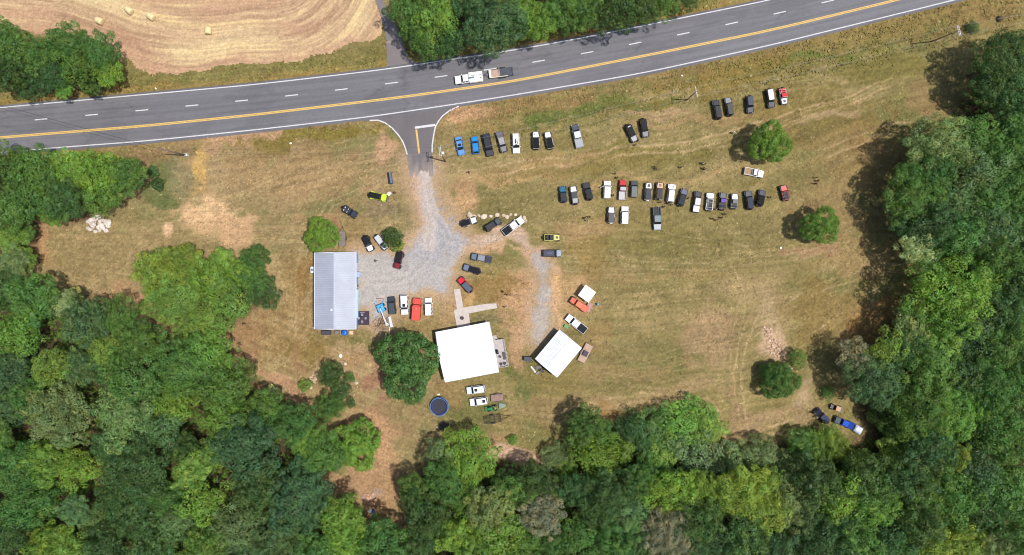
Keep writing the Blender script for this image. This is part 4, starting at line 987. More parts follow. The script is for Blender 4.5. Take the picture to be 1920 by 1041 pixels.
veh(suv, 'suv', 967.5, 268.5, 177, 4.9, 'white suv with dark glass panels on its roof in the roadside row', 'suv', G1, body=WHT, stripes=[(-3.4, -2.2, -.12, .16, (40, 42, 48)), (-2.95, -2.1, .28, .11, (40, 42, 48)), (-2.02, -1.75, .05, .3, (36, 38, 42))], rail=SLV)
veh(jeep, 'jeep', 1005, 263, 358, 4.3, 'white off-road vehicle with black soft top and two dark hood vents', J, G1, body=WHT, roof=(30, 30, 32), hoodspots=(90, 90, 95))
veh(jeep, 'jeep', 1029.5, 263, 347, 4.3, 'plain white off-road vehicle with black soft top, right of its vented twin', J, G1, body=WHT, roof=(28, 29, 31))
veh(pickup, 'pickup_truck', 1082.5, 255, 347, 5.8, 'silver pickup with a dark hood standing alone at the roadside row end', 'pickup truck', G1, body=(150, 152, 156), hood=(72, 74, 80), roof=(196, 198, 202), cover=(158, 160, 164))
veh(jeep, 'jeep', 1184, 250, 154, 4.5, 'black off-road vehicle with a white roof mark and pale hood, people behind', J, G1, body=BLK, roof=(40, 41, 43), hood=(150, 150, 152), decals=[(-3.95, -3.75, .36, (200, 200, 205))])
veh(jeep, 'jeep', 1208, 240.5, 169, 4.5, 'black off-road vehicle with painted hood glare, right of the one with pale hood', J, G1, body=(26, 27, 30), roof=(44, 45, 48), hood=(112, 112, 116))  # white reflections on the black hood are painted as grey
veh(jeep, 'jeep', 1344.5, 205, 349, 4.7, 'black off-road vehicle with dark grey roof, leftmost at the upper right', J, G2, body=(34, 35, 38), roof=(66, 67, 70), hood=(48, 50, 54))
veh(jeep, 'jeep', 1367, 199.5, 350, 4.5, 'charcoal off-road vehicle with olive grey roof, second at the upper right', J, G2, body=(64, 66, 66), roof=(84, 85, 82), hood=(130, 132, 134))  # silvery hood colour paints in its white reflections
veh(jeep, 'jeep', 1406, 196.5, 176, 4.1, 'navy blue short off-road vehicle standing alone at the upper right', J, G2, body=(24, 30, 50), roof=(40, 48, 66), top='hard')
veh(jeep, 'jeep', 1444.5, 185, 171, 4.5, 'dark navy off-road vehicle with a white hard roof', J, G2, body=(28, 32, 44), roof=(206, 204, 210), top='hard')
veh(jeep, 'jeep', 1469, 180.5, 170, 4.0, 'white off-road vehicle with a red roof and a dark hood emblem', J, G2, body=(224, 226, 226), roof=(206, 60, 62), hood=(236, 238, 238), decal=(60, 74, 88), top='half', cage=(210, 205, 200), seatc=(190, 50, 50), rear=(190, 60, 60))
# long row
veh(jeep, 'jeep', 1056, 364, 355, 3.9, 'teal short off-road vehicle with black soft top, left end of the long row', J, G3, body=(10, 92, 122), roof=(58, 60, 66), r=.4)
veh(jeep, 'jeep', 1076.5, 366, 352, 4.5, 'silver off-road vehicle with white hood and grey rear roof panel', J, G3, body=(120, 122, 126), hood=(222, 222, 224), roof=(78, 80, 82), rear_roof=(150, 152, 154))
veh(jeep, 'jeep', 1102.5, 358.5, 346, 4.3, 'all-black off-road vehicle third from the left in the long row', J, G3, body=(32, 33, 36), roof=(50, 51, 56), hood=(38, 39, 43))
veh(suv, 'boxy_suv', 1138.5, 355.5, 2, 4.3, 'white boxy suv with its driver door open in the long row', 'suv', G3, body=WHT, boxy=True, frontdoor=True, W=1.8)
veh(pickup, 'pickup_truck', 1167.5, 356, 2, 4.9, 'small pickup with red hood and grey roof and bed', 'pickup truck', G3, body=(150, 40, 44), hood=(186, 34, 42), roof=(166, 164, 166), bedcol=(178, 176, 178), cover=None, liner=(178, 176, 178), W=1.8, cab=1.5, hoodl=1.35)
veh(suv, 'boxy_suv', 1189, 354.5, 2, 4.1, 'charcoal boxy suv right of the red-hooded pickup', 'suv', G3, body=(62, 66, 68), boxy=True, roof=(84, 90, 90), W=1.78)
veh(jeep, 'jeep', 1215.5, 359, 5, 4.3, 'white off-road vehicle with a square black hood panel and white spare cover', J, G3, body=(226, 220, 216), roof=(74, 76, 78), decal=(48, 46, 48), spare=(232, 228, 222))
veh(jeep, 'jeep', 1236.5, 358, 6, 4.2, 'tan off-road vehicle with a dark hood panel and brown soft top', J, G3, body=(206, 168, 136), roof=(76, 72, 72), decal=(110, 86, 78))
veh(jeep, 'jeep', 1258.5, 362, 7, 4.6, 'white off-road vehicle with white fenders and hood with two black stripes', J, G3, body=WHT, roof=(234, 234, 228), top='hard', fender=(226, 226, 224), hoodspots=(34, 35, 40))
veh(jeep, 'jeep', 1280, 370, 17, 4.3, 'slate blue off-road vehicle parked slanted with a dark grey top', J, G3, body=(84, 88, 108), roof=(56, 58, 64), fender=(60, 62, 70))
veh(jeep, 'jeep_pickup', 1307, 378.5, 8, 5.2, 'black off-road pickup with silver roof and white-lined bed', 'pickup truck', G3, body=(38, 40, 46), roof=(182, 182, 186), top='hard', bed=True, bedc=(206, 208, 214))
veh(jeep, 'jeep', 1331, 378, 5, 4.4, 'white roofless off-road vehicle with a black cargo box', J, G3, body=(230, 232, 230), top='rearbox', cage=(226, 228, 226), seatc=(66, 84, 96), hoodspots=(190, 190, 188), fender=(214, 216, 214))
veh(jeep, 'jeep', 1355, 377, 4, 4.2, 'dark off-road vehicle with a purple half top and open rear', J, G3, body=(44, 46, 50), hood=(86, 92, 94), roof=(112, 84, 164), top='half', cage=(40, 40, 44), seatc=(90, 60, 130))  # black hood lightened in colour to stand for its reflections
veh(jeep, 'jeep', 1377, 377, 5, 3.7, 'short silver off-road vehicle with white hood and open rear', J, G3, body=(150, 152, 150), hood=(234, 234, 230), roof=(118, 118, 118), top='half', r=.4, cage=(120, 120, 120))
veh(jeep, 'jeep', 1404.5, 375, 352, 4.6, 'black off-road vehicle with blue-grey roof, second from the row right end', J, G3, body=(28, 29, 33), roof=(62, 66, 76), hood=(64, 68, 76))  # reflection on the black hood is mixed into its colour
veh(jeep, 'jeep', 1427, 371, 12, 4.0, 'short black off-road vehicle with rounded black soft top, row right end', J, G3, body=(26, 28, 36), roof=(32, 33, 35), hood=(44, 48, 66))
veh(jeep, 'jeep', 1471.5, 361.5, 345, 3.8, 'red roofless off-road vehicle standing apart to the right of the row', J, G3, body=(182, 50, 50), top='open', hood=(206, 92, 84), cage=(120, 84, 92), seatc=(86, 74, 84))
veh(pickup, 'pickup_truck', 1414, 323.5, 101, 4.8, 'small white pickup with loaded bed below the bright green tree', 'pickup truck', G3, body=(236, 236, 232), W=1.82, cab=1.35, hoodl=1.45, liner=(150, 120, 92))
veh(jeep, 'jeep', 1146, 403, 2, 3.9, 'short white off-road vehicle with grey soft top below the long row', J, G3, body=WHT, roof=(96, 96, 98), r=.4, spare=(225, 225, 220))
veh(suv, 'boxy_suv', 1171.5, 403.5, 2, 4.3, 'white boxy suv with white roof in the pair below the row', 'suv', G3, body=(236, 236, 234), boxy=True, W=1.84, rear_win=True)
veh(pickup, 'pickup_truck', 1232, 410, 178, 5.6, 'dark grey pickup facing down with an open loaded bed', 'pickup truck', G3, body=(64, 74, 84), roof=(92, 106, 112), hood=(140, 146, 150), liner=(40, 40, 46))  # silver hood colour stands for a reflection on dark paint
# around the driveway
veh(jeep, 'jeep', 879.5, 416, 72, 3.9, 'white off-road vehicle with black soft top beside the boulder line', J, G4, body=WHT, roof=(30, 31, 34))
veh(jeep, 'jeep', 924.5, 421, 57, 4.4, 'black off-road vehicle with three open roof bays by the boulders', J, G4, body=(42, 45, 50), roof=(30, 31, 34), top='hard', decals=[(-3.0, -2.55, .5, (14, 14, 16)), (-3.7, -3.15, .5, (14, 14, 16))], hood=(58, 62, 68))
veh(pickup, 'pickup_truck', 962, 424, 53, 5.9, 'white pickup with black bed cover and hood vents by the boulders', 'pickup truck', G4, body=(238, 238, 238), cover=(34, 35, 37))
veh(jeep, 'jeep', 1035, 445.5, 90, 3.9, 'pale yellow open off-road vehicle with a dark hood panel', J, G4, body=(214, 208, 112), top='half', roof=(62, 60, 58), decal=(78, 76, 52), cage=(60, 58, 50))
veh(suv, 'wagon', 1035, 475, 90, 4.7, 'dark navy wagon with a roof box and pale hood beside the gravel loop', 'suv', G4, body=(38, 42, 64), hood=(96, 110, 128), rail=(90, 92, 110), stripes=[(-3.5, -2.3, 0, .2, (64, 66, 92))], H_=1.6, W=1.82)
veh(jeep, 'jeep_pickup', 902.5, 484, 281, 5.2, 'grey off-road pickup with black bed cover on the driveway island', 'pickup truck', G4, body=(98, 108, 122), roof=(124, 130, 138), top='hard', bed=True, bedc=(38, 36, 50))
veh(jeep, 'jeep', 884, 505, 288, 4.3, 'black-topped off-road vehicle with blue-grey hood on the driveway island', J, G4, body=(88, 96, 118), hood=(104, 112, 134), roof=(28, 29, 34))
veh(jeep, 'jeep', 872, 534, 318, 4.4, 'bright red off-road vehicle with slate roof near the concrete walk', J, G4, body=(206, 24, 46), roof=(82, 92, 106))
veh(jeep, 'jeep', 747.5, 488, 195, 4.3, 'dark red off-road vehicle with black top on the gravel lot', J, G4, body=(122, 24, 38), roof=(34, 32, 36))
veh(jeep, 'jeep', 709, 368.5, 102, 4.4, 'lime green off-road vehicle with black top on the left lawn', J, G4, body=(190, 216, 40), roof=(28, 30, 30), fender=(180, 205, 60))
veh(jeep, 'jeep', 655.5, 397, 122, 4.0, 'navy roofless off-road vehicle with pale interior on the left lawn', J, G4, body=(40, 42, 62), top='open', seatc=(206, 206, 208), cage=(70, 70, 76))
veh(jeep, 'jeep', 690, 457, 156, 4.0, 'white-hooded off-road vehicle with black soft top near the metal building', J, G4, body=(34, 35, 42), hood=(236, 236, 236), roof=(30, 30, 36))
veh(jeep, 'jeep', 715, 454.5, 143, 4.1, 'silver off-road vehicle with black hood panel partly under the dark bush', J, G4, body=(196, 198, 204), roof=(186, 186, 190), top='hard', decal=(48, 56, 66))
# around the buildings
veh(suv, 'boxy_suv', 734.5, 573, 354, 4.3, 'dark slate suv parked beside the blue boom lift', 'suv', G5, body=(46, 56, 62), roof=(56, 66, 72), boxy=True, W=1.8)
veh(suv, 'suv', 758, 571.5, 178, 4.9, 'white suv facing down with a dark sunroof, left of the red truck', 'suv', G5, body=(226, 228, 232), roof=(236, 236, 238), sunroof=1.95, H_=1.78)
veh(suv, 'boxy_suv', 803, 575, 358, 4.3, 'white boxy suv parked right of the red box truck', 'suv', G5, body=(236, 236, 238), boxy=True, W=1.82)
veh(suv, 'suv', 892, 731, 262, 4.5, 'pale blue-white suv with its sunroof near the front, nearest the house', 'suv', G5, body=(206, 218, 232), roof=(234, 238, 244), sunroof=1.95)
veh(suv, 'suv', 897.5, 753, 262, 4.4, 'white suv with its sunroof near the back, beside the green tractor', 'suv', G5, body=(226, 224, 226), sunroof=3.1)
veh(jeep, 'jeep_pickup', 1085.5, 571, 304, 5.0, 'orange off-road pickup beside the white canopy tent', 'pickup truck', G5, body=(206, 84, 50), roof=(206, 102, 60), top='hard', bed=True, hood=(214, 92, 66))
veh(pickup, 'pickup_truck', 1080.5, 607.5, 308, 5.9, 'white pickup with black bed cover beside the white garage', 'pickup truck', G5, body=(238, 238, 238), cover=(40, 40, 46))
veh(jeep, 'jeep', 1541, 780, 317, 4.1, 'dark navy off-road vehicle parked at the woodland track', J, 'vehicles at the wood edge', matte=True, body=(30, 34, 50), roof=(58, 66, 90))
veh(jeep, 'jeep_pickup', 1583, 793, 292, 4.9, 'blue off-road pickup with grey hood at the wood edge', 'pickup truck', 'vehicles at the wood edge', matte=True, body=(28, 66, 160), roof=(40, 84, 190), hood=(88, 90, 100), bed=True, top='hard', bedc=(30, 60, 140))
# service truck on the road
def service_truck(root, L):
    xc0 = pickup(root, L, (236, 238, 240), W=2.05, cab=1.9, hoodl=1.55, r=.42)
    h = L / 2; W_ = paint((240, 240, 236), .4, 0, .3)
    for sgn in (1, -1):
        m = MB(); m.slab(-h + .1, xc0 - .06, .25, .25, .7, 1.62, r=.04, ch=.03, yc=sgn * .95); tb = m.build('tool_cabinet', W_, root)
        for k in range(3):
            q = MB(); q.box(-h + .55 + k * .75, sgn * 1.205, 1.2, .6, .012, .5); q.build('cabinet_door', W_, tb)
    m = MB(); m.box((xc0 - h) / 2 + .02, 0, 1.15, xc0 + h - .25, 1.4, .05); m.build('cargo_deck', W_, root)
    m = MB(); m.slab(-.25 - 1.05, -.05, .18, .18, 1.18, 1.5, r=.1, ch=.06, yc=.0); m.build('equipment', paint((92, 116, 130), .5), root)
    m = MB(); m.tube((-h + .5, .3, 1.18), (-h + .5, .3, 1.55), .16); m.build('tank', paint((120, 118, 112), .5), root)
    m = MB(); m.box((xc0 - h) / 2, -.45, 1.3, xc0 + h - .4, .08, .2); m.build('pipe_rack', STEEL, root)
veh(service_truck, 'service_truck', 879, 147, 262.5, 6.9, 'white utility truck with tool cabinets driving on the road', 'truck')
# old red box truck
def box_truck(root, L):
    red = paint((204, 66, 50), .55, 0, .15, .1); h = L / 2
    m = MB(); m.slab(h - 1.9, h - .06, 1.02, .98, .55, 1.28, 1.2, r=.12, ch=.05); m.build('front_body', red, root)
    m = MB(); m.slab(h - 1.5, h - .08, .78, .66, 1.2, 1.42, 1.32, r=.12, ch=.05); m.build('hood', red, root)
    for sgn in (1, -1):
        m = MB(); m.slab(h - 1.35, h - .25, .16, .15, .95, 1.34, r=.1, ch=.05, yc=sgn * .95); m.build('fender', red, root)
    lamps(root, h - .06, .72, 1.05, -h + .02, .8, 1.0, True)
    glasshouse(root, (h - 2.6, h - 1.45, .92), (h - 2.6, h - 1.72, .82), 1.25, 2.0, red, red, pillars=0)
    m = MB(); m.slab(-h + .05, h - 1.95, 1.0, 1.0, .7, 2.22, r=.08, ch=.05); bx = m.build('cargo_body', red, root)
    m = MB()
    for k in range(4): m.box(-h + .5 + k * .75, 0, 2.225, .05, 1.8, .03)
    m.build('roof_rib', red, bx)
    for sgn in (1, -1):
        m = MB(); m.box(h - 2.55, sgn * .35, 2.26, .12, .28, .1); m.build('roof_lamp', TRIM, bx)
    m = MB(); m.slab(h - 2.62, h - 2.48, .12, .12, 2.2, 2.32, r=.04, ch=.03); m.build('beacon', LAMP, bx)
    m = MB(); m.slab(h - .12, h + .04, .98, .9, .5, .72, r=.05, ch=.03); m.build('front_bumper', TRIM, root)
    wheels(root, L, 2.0, .46, h - .95, -h + 1.1, .32); mirrors(root, h - 1.8, .95, 1.4, TRIM)
veh(box_truck, 'box_truck', 781.5, 580, 4, 5.4, 'old orange-red box truck parked between two white suvs', 'truck', G5)
# ---------------- trailers and machines
def trailer(name, px, py, head, L, W, label, deck=(140, 116, 94), sides=0.0, frame=(70, 68, 66), z=.62, rails=None, axle=0.0, r=.33, tongue=1.1, twin=False):
    x, y = at(px, py, z); root = thing(name, label, 'trailer', x, y, 0, R_(90 - head)); h = L / 2; fm = paint(frame, .6, .3)
    if deck:
        m = MB(); n = max(5, int(W / .24))
        for k in range(n): m.box(0, -W / 2 + W * (k + .5) / n, z - .02, L, W / n - .012, .05)
        m.build('deck', paint(deck, .85, 0, 0, .22, 1.5), root)
    m = MB()
    for sgn in (1, -1): m.box(0, sgn * (W / 2 + .03), z - .06, L, .06, .14)
    for sgn in (1, -1): m.box(sgn * (h + .03), 0, z - .06, .06, W + .12, .14)
    for k in range(4): m.box(-h + L * (k + .5) / 4, 0, z - .12, .06, W, .08)
    m.build('frame', fm, root)
    m = MB()
    for sgn in (1, -1): m.tube((h, sgn * W * .38, z - .08), (h + tongue, 0, z - .1), .045)
    m.tube((h + tongue, 0, z - .1), (h + tongue + .25, 0, z - .1), .06); m.tube((h + tongue - .1, 0, z - .1), (h + tongue - .1, 0, .05), .03)
    m.build('tongue', fm, root)
    if sides:
        m = MB()
        for sgn in (1, -1): 
            m.box(0, sgn * (W / 2 + .03), z + sides, L, .05, .05)
            for k in range(5): m.box(-h + L * k / 4, sgn * (W / 2 + .03), z + sides / 2, .05, .05, sides)
        m.box(h + .03, 0, z + sides, .05, W, .05); m.build('side_rail', fm, root)
    t, q = wheel_meshes(r, .2)
    for ax in ((axle - .4, axle + .4) if twin else (axle,)):
        for sgn in (1, -1):
            o = link_mesh('wheel', t, root, (ax, sgn * (W / 2 + .18), r), (0, 0, 0 if sgn > 0 else PI)); link_mesh('rim', q, o)
    for sgn in (1, -1):
        m = MB(); l = .95 if twin else .5; m.slab(axle - l, axle + l, .13, .13, r * 2 + .02, r * 2 + .07, r=.08, ch=.02, yc=sgn * (W / 2 + .18)); m.build('mudguard', fm, root)
    return root
tr = trailer('flatbed_trailer', 939, 136.5, 262.5, 5.9, 1.95, 'trailer with dark steel mesh deck towed behind the white utility truck', deck=(74, 78, 88), frame=(44, 44, 48), z=.6, twin=True, axle=-.3, tongue=1.0)
m = MB(); m.slab(2.35, 2.9, .9, .9, .58, .95, r=.05, ch=.04); m.build('front_box', paint((226, 222, 208), .5), tr)
m = MB(); m.slab(.45, 2.3, .86, .86, .6, .74, r=.03, ch=.02); m.build('plank_load', paint((176, 150, 132), .9, 0, 0, .2), tr)
m = MB(); m.box(.36, 0, .85, .08, 2.2, .45); m.build('cross_rail', paint((206, 196, 186), .5), tr)
m = MB(); m.box(.6, 1.0, .9, 4.4, .14, .16); m.build('side_beam', paint((216, 206, 176), .5), tr)
m = MB(); m.tube((-2.95, -.95, .62), (-2.95, -.95, 1.2), .04); m.tube((-2.95, .95, .62), (-2.95, .95, 1.2), .04); m.tube((-2.95, -.95, 1.2), (-2.95, .95, 1.2), .04); m.build('rear_gate', STEEL, tr)
trailer('utility_trailer', 641.5, 447.5, 1, 3.5, 1.5, 'grey weathered utility trailer half under the round tree by the building', deck=(122, 112, 104), sides=.0, frame=(86, 76, 72))
trailer('flat_trailer', 932, 746, 84, 2.9, 1.5, 'brown wooden flat trailer right of the two white suvs', deck=(146, 118, 106), frame=(80, 66, 62), r=.28, tongue=.8)
tr = trailer('flatbed_trailer', 1097.5, 662.5, 27, 4.6, 1.9, 'tan flatbed trailer carrying a dark crate beside the white garage', deck=(178, 150, 128), frame=(70, 64, 62), twin=False, axle=-.2)
x, y = at(1097.5, 663, .9); m = MB(); m.slab(-.65, .65, .62, .62, .0, .5, r=.06, ch=.04); m.slab(-.6, .6, .57, .57, .5, .53, r=.05, ch=.01)
tag(m.build('crate', paint((62, 60, 74), .7), None, (x, y, .625), (0, 0, R_(63))), 'dark grey crate standing on the tan flatbed trailer', 'crate')
m = MB()
tr = trailer('boat_trailer', 924, 786, 80, 4.0, 1.7, 'empty black frame trailer without a deck near the trees below the yard', deck=None, sides=.32, frame=(42, 42, 40), r=.3, tongue=2.2, z=.55)
m = MB()
for k in range(7): m.box(-1.8 + k * .6, 0, .62, .05, 1.7, .05)
for sgn in (1, -1): m.tube((-2.0, sgn * .45, .66), (2.1, sgn * .25, .66), .05)
m.build('bunk_rail', paint((66, 66, 62), .7), tr)
tr = trailer('small_trailer', 833, 800, 84, 2.3, 1.25, 'low dark trailer in the tree shade below the trampoline', deck=(44, 40, 40), frame=(36, 34, 34), sides=.3, r=.28, tongue=.9)
x, y = at(818.5, 802, .7); m = MB(); m.lathe([(.05, -.22), (.16, -.18), (.22, -.04), (.2, .1), (.1, .2), (.02, .22)], 14, 'z'); tag(m.build('ball', paint((236, 234, 232), .5), None, (x, y, .22)), 'white ball lying in the shade beside the low dark trailer', 'ball')
tr = trailer('covered_trailer', 1609, 805.5, 300, 1.7, 1.35, 'small trailer under a crumpled silver tarp behind the blue pickup', deck=(70, 72, 80), frame=(70, 72, 78), r=.28, tongue=.7)
rs2 = np.random.RandomState(9); n = 15; gx_, gy_ = np.meshgrid(np.linspace(-1.0, .95, n), np.linspace(-.85, .85, n))
gz_ = .66 + .55 * np.clip(1 - (np.abs(gx_) / 1.0) ** 3, 0, 1) * np.clip(1 - (np.abs(gy_) / .86) ** 3, 0, 1) + (rs2.rand(n, n) - .5) * .34
ii = np.arange(n * n).reshape(n, n); qq = np.stack([ii[:-1, :-1], ii[:-1, 1:], ii[1:, 1:], ii[1:, :-1]], -1).reshape(-1, 4)
link_mesh('tarp', np_mesh('tarp', np.stack([gx_, gy_, gz_], -1).reshape(-1, 3), qq, paint((206, 214, 228), .35, .1)), tr)
# side by side buggy at the wood edge
def buggy(root, L):
    h = L / 2; b = paint((40, 36, 38), .5, 0, .2); rf = paint((186, 146, 116), .7)
    m = MB(); m.slab(-h, h, .55, .45, .4, .8, .72, r=.15, ch=.05); m.build('body', b, root)
    m = MB(); m.slab(h - .8, h - .05, .55, .42, .78, .98, .86, r=.15, ch=.05); m.build('hood', b, root)
    m = MB(); m.slab(-h + .05, -h + .9, .6, .6, .78, 1.0, r=.05, ch=.03); m.build('cargo_bed', paint((92, 92, 104), .6), root)
    seats(root, [.1], .75, cloth((44, 40, 42)), .3)
    m = MB()
    for sgn in (1, -1): m.path([(.65, sgn * .55, .85), (.45, sgn * .55, 1.75), (-.5, sgn * .55, 1.75), (-.6, sgn * .55, .85)], .03)
    m.build('roll_cage', TRIM, root)
    m = MB(); m.slab(-.62, .52, .6, .58, 1.77, 1.84, r=.1, ch=.03); m.build('roof', rf, root)
    lamps(root, h - .02, .3, .75, -h, .45, .8); wheels(root, L, 1.45, .32, h - .4, -h + .45, .24)
veh(buggy, 'buggy', 1569, 765.5, 288, 2.9, 'dark side-by-side buggy with a tan roof at the wood edge', 'buggy')
# lawn tractor with sprayer
def tractor(root, L):
    gn = paint((18, 110, 58), .4, 0, .3); h = L / 2
    m = MB(); m.slab(h - 1.35, h, .34, .28, .55, 1.05, 1.0, r=.1, ch=.06); m.build('hood', gn, root)
    m = MB(); m.slab(-h + .3, h - 1.3, .3, .3, .5, .72, r=.05, ch=.03); m.build('chassis', gn, root)
    m = MB(); m.slab(-h + .5, -h + 1.0, .24, .24, .85, 1.0, r=.06, ch=.04); m.slab(-h + .42, -h + .54, .24, .24, .95, 1.35, r=.05, ch=.03); m.build('seat', paint((220, 190, 96), .6), root)
    m = MB(); m.tube((h - 1.4, 0, .9), (h - 1.65, 0, 1.18), .03); m.lathe([(.17, 0), (.2, .015), (.17, .03)], 14, 'z', (h - 1.65, 0, 1.18)); m.build('steering_wheel', TRIM, root)
    for sgn in (1, -1):
        m = MB(); m.slab(-h + .2, -h + 1.1, .14, .14, .9, 1.0, r=.08, ch=.04, yc=sgn * .5); m.build('fender', gn, root)
    m = MB(); m.slab(h + .02, h + .5, .62, .62, .15, .55, r=.05, ch=.04); m.build('loader_bucket', gn, root)
    for sgn in (1, -1):
        m = MB(); m.path([(-.1, sgn * .42, .95), (h - .3, sgn * .42, .85), (h + .1, sgn * .42, .4)], .05); m.build('loader_arm', gn, root)
    for x, rr_, w in ((-h + .6, .52, .3), (h - .45, .34, .22)):
        t, q = wheel_meshes(rr_, w)
        for sgn in (1, -1):
            o = link_mesh('wheel', t, root, (x, sgn * .55, rr_), (0, 0, 0 if sgn > 0 else PI)); link_mesh('rim', q, o)
veh(tractor, 'tractor', 923, 766.5, 262, 2.5, 'small green tractor with a front loader beside the brown flat trailer', 'tractor')
x, y = at(941, 761, .4)
root = thing('mower_deck', 'grey-green mowing attachment behind the small green tractor', 'mower', x, y, 0, R_(8))
m = MB(); m.slab(-.75, .95, .72, .4, .2, .42, r=.2, ch=.06); m.build('deck', paint((120, 142, 122), .5), root)
for yy_ in (-.35, 0, .35): m = MB(); m.tube((-.7, yy_, .45), (.8, yy_ * .5, .47), .035); m.build('rail', paint((160, 168, 160), .4, .4), root)
m = MB(); m.tube((.95, 0, .35), (1.4, 0, .45), .04); m.build('hitch', TRIM, root)
# boom lift
x, y = at(714, 578, .8); root = thing('boom_lift', 'light blue towable boom lift with its white boom folded down', 'lift', x, y, 0, R_(-68))
bl = paint((58, 150, 206), .45, 0, .2); wh = paint((196, 198, 204), .4, 0, .2)
m = MB(); m.slab(-.95, .95, .85, .85, .45, 1.15, r=.12, ch=.08); m.build('chassis', bl, root)
for sgn in (1, -1): m = MB(); m.slab(-.5, .5, .28, .28, 1.12, 1.3, r=.06, ch=.05, yc=sgn * .45); m.build('engine_cover', paint((82, 172, 220), .4, 0, .2), root)
m = MB(); m.tube((0, 0, 1.1), (0, 0, 1.6), .22); m.build('turret', paint((34, 74, 110), .5), root)
m = MB(); m.box(1.2, 0, 1.62, 2.4, .22, .28); bo = m.build('boom', wh, root)
m = MB(); m.box(3.1, -.05, 1.35, 1.9, .36, .36); m.build('boom_section', wh, root)
m = MB(); m.slab(3.9, 4.5, .34, .34, .45, 1.35, r=.04, ch=.02); m.build('basket', paint((190, 196, 204), .5), root)
t, q = wheel_meshes(.33, .24)
for xx in (-.55, .55):
    for sgn in (1, -1): o = link_mesh('wheel', t, root, (xx, sgn * .92, .33), (0, 0, 0 if sgn > 0 else PI)); link_mesh('rim', q, o)
for sgn in (1, -1): m = MB(); m.tube((-.8, sgn * .7, .5), (-1.7, sgn * 1.2, .08), .05); m.lathe([(.15, 0), (.15, .05)], 10, 'z', (-1.7, sgn * 1.2, .02)); m.build('outrigger', bl, root)
for i, (px_, py_, l_, w_, a_, lab) in enumerate([(732.5, 603.5, 2.6, .62, -78, 'long pale metal box lying right of the boom lift'), (730, 619, 1.6, .22, -85, 'thin pale post lying below the long pale metal box')]):
    x, y = at(px_, py_, .3); root = thing('metal_box' if i == 0 else 'post', lab, 'box' if i == 0 else 'post', x, y, 0, R_(a_))
    m = MB(); m.slab(-l_ / 2, l_ / 2, w_ / 2, w_ / 2, .05, .42 if i == 0 else .2, r=.04, ch=.03); m.build('body', paint((196, 200, 208), .4, .2), root)
    if i == 0:
        m = MB(); m.slab(-l_ / 2 - .02, l_ / 2 + .02, w_ / 2 + .02, w_ / 2 + .02, .42, .48, r=.04, ch=.02); m.build('lid', paint((206, 208, 216), .4, .2), root)
